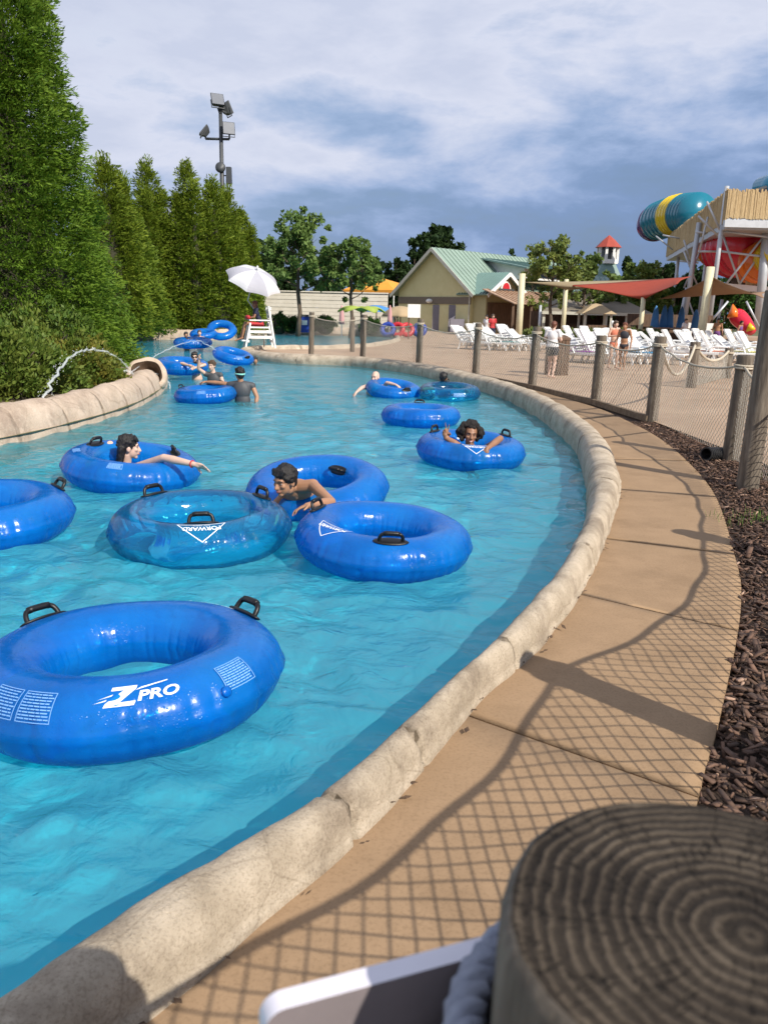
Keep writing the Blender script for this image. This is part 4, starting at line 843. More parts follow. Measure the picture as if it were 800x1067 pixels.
def tree(base, H, R, label, seed, m=None, clumps=150, per=45, size=(0.16, 0.34), group=None, trunk=0.3, name='leafy_tree', tcols=((0.6, 0.7, 0.6), (1.4, 1.25, 1.1)), flat=0.75, thin=0.0, spread=None, tr=None):
    rg = np.random.default_rng(seed); rnd = random.Random(seed); base = Vector(base); root = empty(name, base); tag(root, label, 'tree', group)
    t = MB(); hr = H * trunk; r0_ = tr or max(0.06, H * 0.018); tips = []
    def limb(p, d, l, r, lev):
        pts = [p]; dd = d.copy()
        for k in range(4):
            dd = (dd + Vector((rnd.uniform(-.2, .2), rnd.uniform(-.2, .2), rnd.uniform(-.02, .16)))).normalized(); pts.append(pts[-1] + dd * l / 4)
        t.tube(pts, [r * (1 - 0.15 * k) for k in range(5)], 6 if lev < 2 else 4)
        if lev >= 2: tips.extend([(pts[-1], dd), (pts[2], dd)]); return
        for k in range(4 if lev == 0 else 3):
            a = rnd.uniform(0, 2 * PI); sp = Vector((math.cos(a), math.sin(a), rnd.uniform(0.0, 0.7))).normalized(); q = pts[rnd.randint(2, 4)]
            limb(q, (dd * 0.5 + sp * 0.8).normalized(), l * rnd.uniform(0.5, 0.75), r * 0.5, lev + 1)
    t.tube([(0, 0, -0.3), (0.02 * H, 0, hr * 0.5), (0, 0.01 * H, hr), (0.01 * H, 0, H * 0.62), (0, 0, H * 0.9)], [r0_ * 1.25, r0_, r0_ * 0.9, r0_ * 0.5, r0_ * 0.12], 8)
    for k in range(9):
        a = k * 2.4 + rnd.random(); z = hr + (H * 0.8 - hr) * (k / 9) ** 1.1; l = R * (1.0 - 0.45 * (k / 9)) * rnd.uniform(0.6, 0.9)
        limb(Vector((0, 0, z)), Vector((math.cos(a), math.sin(a), 0.35 + 0.4 * k / 9)).normalized(), l, r0_ * 0.42, 0)
    t.build('trunk', M_bark, root, True)
    cs = []; ds = []; cz = (hr * 0.85 + H) / 2; hz = (H - hr * 0.85) / 2
    for k in range(clumps):
        if k % 3 and tips:
            p_, d_ = tips[rnd.randrange(len(tips))]; c = p_ + Vector(rg.normal(0, 0.08 * R, 3))
        else:
            v = Vector(rg.normal(0, 1, 3)).normalized(); lump = 1 + 0.22 * noise.noise(v * 2.2 + Vector((seed, 0, 0))); c = Vector((v.x * R * lump, v.y * R * lump, cz + v.z * hz * lump)); c = Vector((0, 0, cz)).lerp(c, rnd.uniform(0.6, 1.0))
        e = ((c.x / R) ** 2 + (c.y / R) ** 2) ** 0.5
        if c.z < hr * 0.75 or c.z > H * 1.03 or e > 1.2: continue
        v = c - Vector((0, 0, cz)); v.normalize(); cs.append(c); ds.append((v.x, v.y, v.z * 0.3))
    sp = np.array([R * rnd.uniform(0.08, 0.17) for _ in cs]) if spread is None else spread
    foliage('crown', cs, ds, m or M_leaf, per, sp, size, 0.55, tcols, root, seed, -0.1, 1.4)
    return root
def px_tree(px, ptop, Y, Rpx, label, seed, z0=0.1, **k):
    tp = far(px, ptop, Y); return tree((tp.x, Y, z0), tp.z - z0, Rpx * Y / F, label, seed, **k)
px_tree(310, 218, 56, 39, 'leafy tree with a slim trunk left of the pair, beside the white umbrella', 61, clumps=170, per=46, size=(0.18, 0.4), trunk=0.34)
px_tree(366, 246, 55, 33, 'smaller leafy tree right of the taller one, before the tan wall', 62, clumps=130, per=44, size=(0.18, 0.38), trunk=0.36)
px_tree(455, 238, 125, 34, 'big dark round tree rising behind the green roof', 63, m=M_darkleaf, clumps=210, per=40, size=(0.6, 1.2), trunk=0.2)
px_tree(578, 243, 60, 34, 'thin airy tree with yellowish leaves before the green roofed building', 64, clumps=110, per=40, size=(0.2, 0.42), trunk=0.3, tcols=((0.9, 0.8, 0.7), (1.9, 1.35, 1.1)))
px_tree(612, 262, 64, 26, 'small leafy tree left of the red roofed cupola', 65, clumps=90, per=40, size=(0.22, 0.45), trunk=0.3, tcols=((0.8, 0.8, 0.7), (1.6, 1.25, 1.1)))
px_tree(668, 271, 70, 27, 'leafy tree between the cupola and the slide tower', 66, clumps=120, per=40, size=(0.25, 0.5), trunk=0.2, tcols=((0.8, 0.8, 0.6), (1.7, 1.3, 1.0)))
px_tree(640, 290, 68, 24, 'low leafy tree behind the red shade sail', 67, clumps=90, per=40, size=(0.25, 0.5), trunk=0.15)
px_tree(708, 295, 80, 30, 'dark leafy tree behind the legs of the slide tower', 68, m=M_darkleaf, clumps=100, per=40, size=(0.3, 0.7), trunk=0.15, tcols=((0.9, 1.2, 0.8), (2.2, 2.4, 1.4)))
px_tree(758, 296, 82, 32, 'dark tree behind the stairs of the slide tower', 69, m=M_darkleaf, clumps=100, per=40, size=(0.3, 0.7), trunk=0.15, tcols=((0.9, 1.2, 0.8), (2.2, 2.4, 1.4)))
TL = 'distant dark trees behind the park'
for i, (px, py, r, lab) in enumerate([(268, 246, 22, 'dark distant tree behind the floodlight pole row end'), (290, 255, 22, 'dark distant tree behind the white umbrella'), (345, 262, 22, 'dark distant tree seen between the two leafy trees'), (392, 266, 20, 'dark distant tree above the orange tent'), (413, 268, 17, 'dark distant tree just left of the green roof'), (432, 262, 15, 'small dark distant tree touching the green roof ridge'),
                                  (533, 262, 16, 'dark distant tree peeping over the roof ridge'), (655, 262, 15, 'dark distant tree behind the cupola'), (690, 268, 20, 'dark distant tree left of the slide tower legs'), (730, 280, 24, 'dark distant tree seen through the slide tower'), (785, 285, 26, 'dark distant tree at the right edge behind the slide tower')]):
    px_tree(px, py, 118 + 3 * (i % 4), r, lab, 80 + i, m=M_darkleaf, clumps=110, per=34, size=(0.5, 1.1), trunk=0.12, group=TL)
far_b = MB()
rgf = np.random.default_rng(9); cs = []; ds = []
for x in np.arange(-170, 170, 1.9):
    for k in range(7): cs.append((x + rgf.normal(0, 1.5), 150 + rgf.normal(0, 3), rgf.uniform(0, 1) * (7.5 + 2.2 * math.sin(x * 0.11) + 1.6 * math.sin(x * 0.31 + 1)))); ds.append((0, -0.6, 0.4))
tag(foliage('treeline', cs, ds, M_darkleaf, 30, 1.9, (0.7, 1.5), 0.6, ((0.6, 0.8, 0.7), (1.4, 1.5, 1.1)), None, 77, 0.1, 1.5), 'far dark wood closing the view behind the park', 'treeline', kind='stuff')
M_plant = mat('ornamental_grass', (0.10, 0.15, 0.03), (0.17, 0.21, 0.06), 0.7, 3, tint=True, transl=0.3)
BU = 'low green plantings behind the loungers'
for i, (px, Y, r, lab) in enumerate([(600, 46, 0.9, 'low pale green bush left of the white bird statue'), (622, 46, 1.0, 'low bush beside the white bird statue'), (655, 45, 0.9, 'low bush right of the white bird statue'), (676, 46, 0.8, 'low bush by the foot of a cream pole'), (560, 47, 0.8, 'low bush near the porch of the tan building')]):
    p = at(px, 345, 0); x = far(px, 345, Y).x; shrub((x, Y, 0), r, r * 0.8, 0.75, lab, 110, 26, (0.10, 0.25), 0.2, 120 + i, M_plant, group=BU)
for i, (px, Y, r, h, lab) in enumerate([(290, 58, 0.9, 1.0, 'dark rounded bush by the blue bin, left'), (303, 58.5, 0.8, 0.8, 'small dark bush between the other bush and the blue bin'), (338, 59, 0.9, 0.9, 'dark bush right of the blue bin before the tan wall'), (386, 60, 0.8, 0.9, 'bush at the right end of the tan wall')]):
    x = far(px, 330, Y).x; shrub((x, Y, 0.15), r, r * 0.8, h, lab, 100, 24, (0.12, 0.26), 0.2, 130 + i, M_darkleaf, ((0.8, 1.0, 0.7), (1.8, 2.0, 1.2)), 'bushes along the tan wall')

# ------------------------------------------------------------------ built things in the background
def paint(name, c, rough=0.55, c2=None, scale=3, bump=0.05, **k): return mat(name, c, c2 or tuple(x * 0.88 for x in c), rough, scale, bump=bump, **k)
M_white = paint('white_paint', (0.78, 0.78, 0.76)); M_plastic = paint('white_resin', (0.80, 0.80, 0.78), 0.4)
M_steel = paint('galvanised_steel', (0.50, 0.52, 0.55), 0.45, metal=0.3); M_dark = paint('dark_metal', (0.05, 0.055, 0.06), 0.5)
M_cream = paint('cream_paint', (0.62, 0.57, 0.38)); M_khaki = mat('khaki_siding', (0.56, 0.51, 0.27), (0.61, 0.56, 0.31), 0.8, 1.5, bump=0.1)
M_tanwall = mat('pale_siding', (0.52, 0.48, 0.40), (0.60, 0.56, 0.48), 0.85, 2, bump=0.1)
M_brownwood = mat('brown_wood', (0.07, 0.042, 0.026), (0.15, 0.09, 0.055), 0.8, 8, (1, 1, 0.2), bump=0.4)
M_thatch = mat('thatch', (0.34, 0.24, 0.12), (0.55, 0.42, 0.24), 0.95, 9, (6, 6, 0.5), bump=1.0, bscale=14)
M_grey = paint('grey_door', (0.20, 0.19, 0.23)); M_glass = paint('dark_glass', (0.02, 0.025, 0.03), 0.08)
def roof_mat(name, c):                        # standing seam metal: ribs by bump only
    m = mat(name, c, tuple(x * 0.86 for x in c), 0.45, 0.6, bump=0.03); return m
M_green = roof_mat('green_metal_roof', (0.25, 0.34, 0.28)); M_rust = mat('rusty_metal_roof', (0.26, 0.15, 0.09), (0.40, 0.28, 0.19), 0.6, 3, (1, 1, 1), bump=0.2)
M_teal = roof_mat('teal_metal_roof', (0.16, 0.26, 0.235)); M_redroof = paint('red_roof', (0.36, 0.055, 0.03))
M_orange = paint('orange_canvas', (0.72, 0.30, 0.03), 0.8); M_sailr = paint('red_sail_cloth', (0.38, 0.060, 0.03), 0.85, transl=0.25); M_sailb = paint('brown_sail_cloth', (0.33, 0.195, 0.11), 0.85, transl=0.25); M_sailt = paint('tan_sail_cloth', (0.33, 0.27, 0.17), 0.85, transl=0.25)
M_blue = paint('blue_plastic', (0.015, 0.045, 0.30), 0.45); M_red = paint('red_plastic', (0.50, 0.02, 0.03), 0.4); M_ltblue = paint('light_blue_canvas', (0.06, 0.22, 0.50), 0.8)
M_umb = mat('white_canvas', (0.78, 0.78, 0.80), (0.72, 0.72, 0.76), 0.85, 3, transl=0.35); M_leafumb = mat('green_canvas', (0.42, 0.52, 0.10), (0.36, 0.46, 0.08), 0.8, 3, transl=0.3)
M_pink = paint('pink_canvas', (0.55, 0.30, 0.30), 0.85); M_tan = paint('tan_canvas', (0.40, 0.30, 0.18), 0.85)

# floodlight pole
pb = far(235, 338, 49.0); ph_ = far(235, 108, 49.0).z
fl = empty('floodlight_pole', (pb.x, 49.0, 0.15)); tag(fl, 'tall dark pole with several square floodlights above the evergreens', 'light pole')
b = MB(); b.tube([(0, 0, -0.2), (0, 0, ph_ * 0.5), (0, 0, ph_ - 0.1)], [0.16, 0.135, 0.10], 10); b.build('pole', M_dark, fl, True)
M_lens = paint('floodlight_lens', (0.22, 0.23, 0.25), 0.12, metal=0.2)
def flood(c, yaw, pitch, s=0.62):
    R = Matrix.Rotation(yaw, 3, 'Z') @ Matrix.Rotation(pitch, 3, 'X')
    b = MB(); prof_ = [(-1, -1), (1, -1), (1, 1), (-1, 1)]
    vs = []
    for y, k in ((0.30, 0.45), (0.12, 0.82), (-0.06, 1.0), (-0.12, 1.0)): vs += [Vector(c) + R @ Vector((px * s * k * 0.5, y * s * 1.4, pz * s * k * 0.5)) for px, pz in prof_]
    fs = [(i * 4 + k, i * 4 + (k + 1) % 4, (i + 1) * 4 + (k + 1) % 4, (i + 1) * 4 + k) for i in range(3) for k in range(4)] + [(3, 2, 1, 0)]
    b.add(vs, fs); h = b.build('floodlight', M_dark, fl)
    g = MB(); g.box(Vector(c) + R @ Vector((0, -0.17 * s, 0)), (s * 0.94, 0.02, s * 0.94), R); g.build('lens', M_lens, h)
    k = MB(); k.tube([Vector(c) + R @ Vector((-s * 0.5, 0, 0)), Vector(c) + R @ Vector((-s * 0.5, 0.05, -s * 0.62)), Vector(c) + R @ Vector((s * 0.5, 0.05, -s * 0.62)), Vector(c) + R @ Vector((s * 0.5, 0, 0))], 0.03, 6); k.build('bracket', M_dark, h)
def flz(py): return far(235, py, 49.0).z - 0.15
u_ = 49.0 / F
flood((-2 * u_, -0.25, flz(106)), rad(25), rad(-28), 0.70); flood((6 * u_, 0.2, flz(112)), rad(120), rad(-25), 0.68)
flood((-16 * u_, 0, flz(137)), rad(-75), rad(-40), 0.62); flood((8 * u_, -0.2, flz(135)), rad(20), rad(-12), 0.66)
b = MB(); b.tube([(-15 * u_, 0, flz(145)), (8 * u_, 0, flz(145))], 0.07, 8); b.tube([(0, 0, flz(147)), (0, 0, flz(112))], 0.085, 8); b.tube([(-15 * u_, 0, flz(145)), (-15 * u_, 0, flz(139))], 0.05, 8); b.tube([(8 * u_, 0, flz(145)), (8 * u_, 0, flz(139))], 0.05, 8)
b.tube([(0, 0, flz(120)), (-3 * u_, 0, flz(113)), (6 * u_, 0, flz(118))], 0.07, 8); b.build('crossarm', M_dark, fl, True)
b = MB(); q = Matrix.Rotation(rad(90), 3, 'X'); b.lathe([(0.0, -0.10), (0.27, -0.10), (0.29, -0.02), (0.24, 0.10), (0, 0.12)], 20, (-0.05, -0.16, flz(175)), 0, q); b.build('round_speaker', M_dark, fl, True)
b = MB(); b.box((7 * u_, -0.05, flz(183)), (0.30, 0.34, 0.88), None, 0, 0.9); b.box((4 * u_, 0, flz(183)), (0.3, 0.06, 0.06)); b.build('equipment_box', M_dark, fl)

# lifeguard chair, umbrella
CHP = at(267, 362, 0.12); CHY = CHP.y
ch = empty('lifeguard_chair', (CHP.x + 0.12, CHP.y, 0.12), rad(-75)); ch.scale = (0.88, 0.88, 0.86); tag(ch, 'white raised lifeguard chair on the stone point above the water', 'lifeguard chair')
# local: the chair looks along -x after the turn; x across, y depth (front is -y)
b = MB()
for sx in (-0.42, 0.42):
    for (y0, y1, z1) in ((-0.62, -0.40, 1.05), (0.62, 0.36, 1.75)):
        q = MB(); q.bar((sx * 1.15, y0, 0), (sx, y1, z1), 0.09, 0.07); q.build('leg', M_white, ch)
q = MB(); q.box((0, 0.0, 0.86), (0.92, 0.86, 0.06)); q.build('seat', M_white, ch)
q = MB()
for k in range(5): q.box((0, 0.40 + 0.012 * k, 0.98 + k * 0.17), (0.88, 0.04, 0.13))
q.build('backrest', M_white, ch)
for sx in (-0.47, 0.47): q = MB(); q.box((sx, -0.02, 1.16), (0.10, 0.86, 0.05)); q.build('armrest', M_white, ch)
q = MB(); q.box((0, -0.62, 0.30), (0.9, 0.28, 0.05)); q.build('footrest', M_white, ch)
q = MB()
for z in (0.28, 0.56): q.box((0, -0.54 + z * 0.2, z), (0.92, 0.06, 0.1)); q.box((0, 0.56 - z * 0.12, z), (0.92, 0.06, 0.1))
for sx in (-0.46, 0.46): q.box((sx, 0, 0.45), (0.06, 1.06, 0.11)); q.box((sx, 0, 0.68), (0.06, 0.92, 0.11))
q.build('cross_rails', M_white, ch)
um = empty('umbrella', (ch.location.x, ch.location.y, 0.12)); tag(um, 'big tilted white umbrella shading the lifeguard', 'umbrella')
ap = far(252, 279, CHY) ; ctr = far(265, 290, CHY)
axis = Vector((0.40, -0.42, 1.0)).normalized(); R = axis.to_track_quat('Z', 'Y').to_matrix()
def canopy(R_, H_, n=8, sub=6, sag=0.07):
    vs = []; fs = []; rings = 10
    for i in range(rings + 1):
        t = i / rings
        for k in range(n * sub):
            a = 2 * PI * k / (n * sub); f = abs(((k % sub) / sub) - 0.5) * 2; r = R_ * math.sin(t * 1.18) / math.sin(1.18)
            z = H_ * (math.cos(t * 1.18) - math.cos(1.18)) / (1 - math.cos(1.18)); r *= 1 - sag * (1 - f * f) * t
            vs.append((r * math.cos(a), r * math.sin(a), z))
    m_ = n * sub
    for i in range(rings):
        for k in range(m_): fs.append((i * m_ + k, i * m_ + (k + 1) % m_, (i + 1) * m_ + (k + 1) % m_, (i + 1) * m_ + k))
    return vs, fs
uo = Vector(um.location); scl = CHY / F
vs, fs = canopy(29 * scl, 12.5 * scl, sag=0.13); b = MB(); b.add([(Vector(ctr) - uo) + R @ (Vector(v) - Vector((0, 0, 4 * scl))) for v in vs], fs); b.mi = [(i % 48) // 6 % 2 for i in range(len(fs))]; M_umb2 = mat('pale_grey_canvas', (0.56, 0.56, 0.62), (0.52, 0.52, 0.58), 0.85, 3, transl=0.35); o = b.build('canopy', [M_umb, M_umb2], um, False)
o.modifiers.new('thickness', 'SOLIDIFY').thickness = 0.006
b = MB(); c0 = Vector(ctr) - uo; b.tube([c0 + axis * 12.5 * scl, c0 - axis * 0.9, Vector((0.15, 0.2, 0.9)), Vector((0.15, 0.2, 0.0))], 0.025, 8); b.build('pole', M_steel, um, True)
b = MB()
for k in range(8): a = 2 * PI * k / 8; b.tube([c0 + R @ Vector((0, 0, 9 * scl)), c0 + R @ Vector((27 * scl * math.cos(a), 27 * scl * math.sin(a), -4.2 * scl))], 0.008, 4)
b.build('ribs', M_steel, um)
b = MB(); b.ell(c0 + axis * 11.8 * scl, (0.04, 0.04, 0.07)); b.build('finial', M_white, um, True)

# pale wall behind the channel
x0, x1 = far(240, 320, 63).x, far(404, 320, 63).x; zt = far(330, 306, 63).z
w_ = empty('boundary_wall', ((x0 + x1) / 2, 63, 0.1)); tag(w_, 'long pale wall with horizontal boards behind the channel and the leafy trees', 'wall')
b = MB(); zz = 0.0; i = 0
while zz < zt - 0.1: b.box((0, (0.03 if i % 2 else 0.0), zz + 0.14), (x1 - x0, 0.3, 0.265)); zz += 0.28; i += 1
b.box((0, 0.0, zz + 0.03), (x1 - x0 + 0.1, 0.42, 0.08)); b.build('boards', M_tanwall, w_)
# blue bin
def lidded_bin(p, s, body, lid, label):
    o = empty('trash_bin', p); tag(o, label, 'trash bin'); b = MB(); b.box((0, 0, 0.5 * s), (0.62 * s, 0.62 * s, 1.0 * s), None, 0, 1.12); b.build('body', body, o)
    b = MB(); b.box((0, 0, 1.06 * s), (0.78 * s, 0.78 * s, 0.12 * s), None, 0, 0.8); b.build('lid', lid, o)
    b = MB(); b.box((0, -0.37 * s, 0.62 * s), (0.34 * s, 0.02, 0.3 * s)); b.build('notice_panel', M_white, o); return o
lidded_bin((far(318, 330, 57).x, 57, 0.1), 1.05, M_blue, M_dark, 'blue square trash bin between dark bushes near the tan wall')
# umbrellas left of the building
def closed_umbrella(p, h, m, label, group=None, r=0.16):
    o = empty('closed_umbrella', p); tag(o, label, 'umbrella', group); b = MB(); b.tube([(0, 0, 0), (0, 0, h)], 0.03, 6); b.build('pole', M_white, o)
    b = MB(); b.lathe([(0.03, h), (r * 0.45, h * 0.93), (r * 0.75, h * 0.8), (r, h * 0.55), (r * 1.15, h * 0.42), (0.05, h * 0.41)], 10, jit if False else (0, 0, 0)); b.v = [(v[0] * (1 + 0.2 * math.sin(4 * math.atan2(v[1], v[0]))), v[1] * (1 + 0.2 * math.sin(4 * math.atan2(v[1], v[0]))), v[2]) for v in b.v]
    b.build('canopy', m, o, True); return o
def open_umbrella(p, h, r, m, label, droop=0.35, n=8, group=None):
    o = empty('umbrella', p); tag(o, label, 'umbrella', group); vs, fs = canopy(r, droop * r, n, 4, 0.12); b = MB(); b.add([(v[0], v[1], v[2] + h - droop * r) for v in vs], fs); c = b.build('canopy', m, o, True); c.modifiers.new('thickness', 'SOLIDIFY').thickness = 0.01
    b = MB(); b.tube([(0, 0, 0), (0, 0, h)], 0.04, 6); b.build('pole', M_brownwood, o); return o
def gx(px, Y): return far(px, 335, Y).x
closed_umbrella((gx(356, 50), 50, 0), far(356, 318, 50).z, M_pink, 'closed pink and white umbrella in front of the pale wall')
closed_umbrella((gx(406, 55), 55, 0), far(406, 318, 55).z, M_pink, 'closed pinkish umbrella beside the tan open one')
# leaf shaped green canopy
o = empty('leaf_canopy', (gx(376, 48), 48, 0)); tag(o, 'yellow green leaf shaped sunshade on a pole before the pale wall', 'sunshade'); hz = far(376, 322, 48).z
b = MB(); b.tube([(0, 0, 0), (0.02, 0, hz * 0.6), (0, 0, hz)], 0.05, 6); b.build('pole', M_brownwood, o)
for k in range(5):
    a = k * 2 * PI / 5 + 0.3; b = MB(); vs = []; n = 8
    for i in range(n + 1):
        t = i / n; wd = 0.55 * math.sin(PI * t) ** 0.7; r = 0.08 + 1.35 * t; z = hz + 0.28 * math.sin(t * 2.2) - 0.35 * t * t
        for s in (-1, 0, 1): vs.append((r * math.cos(a) - s * wd * math.sin(a), r * math.sin(a) + s * wd * math.cos(a), z - 0.1 * abs(s)))
    fs = [(i * 3 + j, i * 3 + j + 1, i * 3 + j + 4, i * 3 + j + 3) for i in range(n) for j in range(2)]; b.add(vs, fs); q = b.build('leaf', M_leafumb, o, True); q.modifiers.new('thickness', 'SOLIDIFY').thickness = 0.015
open_umbrella((gx(417, 60), 60, 0), far(417, 319, 60).z, 1.35, M_tan, 'open tan umbrella left of the khaki building', 0.55)
o = open_umbrella((gx(392, 61), 61, 0), far(392, 318, 61).z, 1.2, M_ltblue, 'pale blue open umbrella partly hidden by tree leaves', 0.4)
# orange tent roof behind the wall
p = Vector((far(398, 300, 88).x, 88, 0)); o = empty('canopy_tent', p); tag(o, 'orange yellow tent roof showing above the wall left of the building', 'tent'); ze = far(398, 303, 88).z; za = far(398, 290, 88).z
b = MB(); b.lathe([(4.2, ze), (2.2, ze + (za - ze) * 0.6), (0.1, za)], 4, (0, 0, 0), caps=False, a0=0.3, a1=2 * PI + 0.3 - 1e-9) ; b.lathe([(4.2, ze - 0.3), (4.2, ze)], 4, (0, 0, 0), caps=False, a0=0.3, a1=2 * PI + 0.3 - 1e-9); b.build('roof', M_orange, o)
for k in range(4): a = 0.3 + k * PI / 2; q = MB(); q.tube([(4.1 * math.cos(a), 4.1 * math.sin(a), 0), (4.1 * math.cos(a), 4.1 * math.sin(a), ze)], 0.06, 6); q.build('leg', M_white, o)
# stacked tubes behind the fence: two blue, one red, one dark blue
SG = 'inner tubes leaning in a stack by the building'
def small_torus(p, R_, r, m, label, tilt, yaw):
    b = MB(); n, k = 28, 12
    vs = [((R_ + r * math.cos(2 * PI * j / k)) * math.cos(2 * PI * i / n), (R_ + r * math.cos(2 * PI * j / k)) * math.sin(2 * PI * i / n), r * math.sin(2 * PI * j / k)) for i in range(n) for j in range(k)]
    b.add(vs, [(i * k + j, ((i + 1) % n) * k + j, ((i + 1) % n) * k + (j + 1) % k, i * k + (j + 1) % k) for i in range(n) for j in range(k)]); o = b.build('inner_tube', m, None, True, p); o.rotation_euler = (tilt, 0, yaw); tag(o, label, 'inner tube', SG)
for px, py, m, lab, ti in ((404, 342, M_blue, 'blue tube standing on edge left of the red tubes by the building', 1.2), (414, 340, M_red, 'red tube standing on edge behind the blue one by the building', 1.25), (424, 341, M_red, 'red tube lowest and right of the other red one by the building', 1.1), (437, 341, M_blue, 'blue tube right of the red tubes by the building', 1.2)):
    Y = 52.0 + (px - 404) * 0.05; p = far(px, py, Y); small_torus((p.x, Y, 0.50), 0.35, 0.15, m, lab, ti, rad(random.uniform(-20, 20)))
o = empty('notice_board', (gx(431, 50), 50, 0)); tag(o, 'white notice board on posts left of the khaki building', 'sign'); z1, z0 = far(431, 317, 50).z, far(431, 331, 50).z
b = MB(); b.box((0, 0, (z0 + z1) / 2), (0.75, 0.06, z1 - z0)); b.build('panel', M_white, o)
for sx in (-0.3, 0.3): q = MB(); q.box((sx, 0.06, z1 / 2), (0.08, 0.06, z1)); q.build('post', M_brownwood, o)

# ---- khaki building with green roof
A = Vector((0.94, 80, 0)); B = Vector((7.2, 74, 0)); ud = (B - A).normalized(); wd = Vector((-ud.y, ud.x, 0)); GW = (B - A).length; DEP = 20.0
EZ = far(483, 302, 74).z; RZ = far(447, 259, 77).z
bd = empty('park_building', B); tag(bd, 'khaki building with green metal gable roof, two grey doors and a porch', 'building')
def loc(u, w_, z): return ud * u + wd * w_ + Vector((0, 0, z))       # u: from the right corner towards the porch side, w: into the depth
b = MB(); hg = GW / 2
b.add([loc(-GW, 0, 0), loc(0, 0, 0), loc(0, 0, EZ), loc(-hg, 0, RZ - 0.12), loc(-GW, 0, EZ), loc(-GW, DEP, 0), loc(0, DEP, 0), loc(0, DEP, EZ), loc(-hg, DEP, RZ - 0.12), loc(-GW, DEP, EZ)],
      [(0, 1, 2, 3, 4), (1, 6, 7, 2), (5, 0, 4, 9), (6, 5, 9, 8, 7)]); b.build('wall', M_khaki, bd)
def slab_roof(name, pts_top, th, m, parent, ribs=None):
    b = MB(); n = len(pts_top); vs = [Vector(p) for p in pts_top]; nr_ = (vs[1] - vs[0]).cross(vs[2] - vs[0]).normalized(); nr_ = nr_ if nr_.z > 0 else -nr_
    b.add(vs + [v - nr_ * th for v in vs], [tuple(range(n)), tuple(range(2 * n - 1, n - 1, -1))] + [(i, i + n, (i + 1) % n + n, (i + 1) % n) for i in range(n)])
    if ribs:                                   # seams run from edge 0-1 to edge 3-2
        for k in range(1, ribs):
            t = k / ribs; p, q = vs[0].lerp(vs[1], t), vs[3].lerp(vs[2], t); b.bar(p + nr_ * 0.03, q + nr_ * 0.03, 0.05, 0.06)
    return b.build(name, m, parent)
ov = 0.55; sl_ = (RZ - EZ) / hg
slab_roof('roof', [loc(0.6, -ov, EZ - 0.6 * sl_ + 0.1), loc(0.6, DEP + ov, EZ - 0.6 * sl_ + 0.1), loc(-hg, DEP + ov, RZ + 0.1), loc(-hg, -ov, RZ + 0.1)], 0.12, M_green, bd, 34)
slab_roof('roof', [loc(-GW - 0.6, DEP + ov, EZ - 0.6 * sl_ + 0.1), loc(-GW - 0.6, -ov, EZ - 0.6 * sl_ + 0.1), loc(-hg - 0.001, -ov, RZ + 0.1), loc(-hg - 0.001, DEP + ov, RZ + 0.1)], 0.12, M_green, bd, 34)
M_trim = paint('pale_trim', (0.50, 0.49, 0.42)); M_band = paint('grey_brown_band', (0.16, 0.125, 0.09))
b = MB(); b.bar(loc(0.62, -ov - 0.03, EZ - 0.6 * sl_ - 0.05), loc(-hg, -ov - 0.03, RZ - 0.06), 0.06, 0.28); b.bar(loc(-GW - 0.62, -ov - 0.031, EZ - 0.6 * sl_ - 0.05), loc(-hg, -ov - 0.031, RZ - 0.06), 0.06, 0.28); b.build('bargeboard', M_trim, bd)
b = MB(); b.bar(loc(-GW, -0.04, far(450, 313, 77).z), loc(0.02, -0.04, far(450, 313, 77).z), 0.08, 0.62); b.build('band', M_band, bd)
for u in (-GW + 5.0, -GW + 6.9):
    q = MB(); q.bar(loc(u, -0.03, 0.0), loc(u, -0.03, 2.35), 0.06 if False else 1.05, 0.08); q.build('door', M_grey, bd)
q = MB(); q.ell(loc(-GW + 4.0, -0.18, far(444, 310, 77).z - 0.3), (0.32, 0.22, 0.2)); q.build('wall_lamp', M_white, bd, True)
q = MB(); q.tube([loc(-0.12, -0.06, 0.1), loc(-0.12, -0.06, EZ - 0.2)], 0.06, 6); q.build('downpipe', M_trim, bd)
q = MB(); q.box(loc(-0.9, -0.7, 0.6), (1.2, 0.8, 1.1)); q.build('air_unit', M_grey, bd)
# side wing with the badge sign
W0, W1, PR = 0.35, 5.6, 1.4; wr = EZ + 1.55
b = MB(); b.add([loc(0, W0, 0), loc(PR, W0, 0), loc(PR, W0, EZ - 0.1), loc(0, W0, EZ - 0.1), loc(0, W1, 0), loc(PR, W1, 0), loc(PR, W1, EZ - 0.1), loc(0, W1, EZ - 0.1), loc(PR, (W0 + W1) / 2, wr - 0.1)],
      [(0, 1, 2, 3), (5, 4, 7, 6), (1, 5, 6, 8, 2)]); b.build('wing_wall', M_cream if False else mat('pale_khaki', (0.36, 0.33, 0.18), (0.40, 0.36, 0.20), 0.8, 2), bd)
wm_ = (W0 + W1) / 2
slab_roof('wing_roof', [loc(PR + 0.5, W0 - 0.5, EZ - 0.35), loc(-1.6, W0 - 0.5, EZ - 0.35), loc(-1.6, wm_, wr + 0.05), loc(PR + 0.5, wm_, wr + 0.05)], 0.12, M_teal, bd, 12)
slab_roof('wing_roof', [loc(-1.6, W1 + 0.5, EZ - 0.35), loc(PR + 0.5, W1 + 0.5, EZ - 0.35), loc(PR + 0.5, wm_ + 0.001, wr + 0.05), loc(-1.6, wm_ + 0.001, wr + 0.05)], 0.12, M_teal, bd, 12)
b = MB(); b.bar(loc(PR + 0.53, W0 - 0.5, EZ - 0.5), loc(PR + 0.53, wm_, wr - 0.1), 0.06, 0.3); b.bar(loc(PR + 0.531, W1 + 0.5, EZ - 0.5), loc(PR + 0.531, wm_, wr - 0.1), 0.06, 0.3); b.build('bargeboard', M_white, bd)
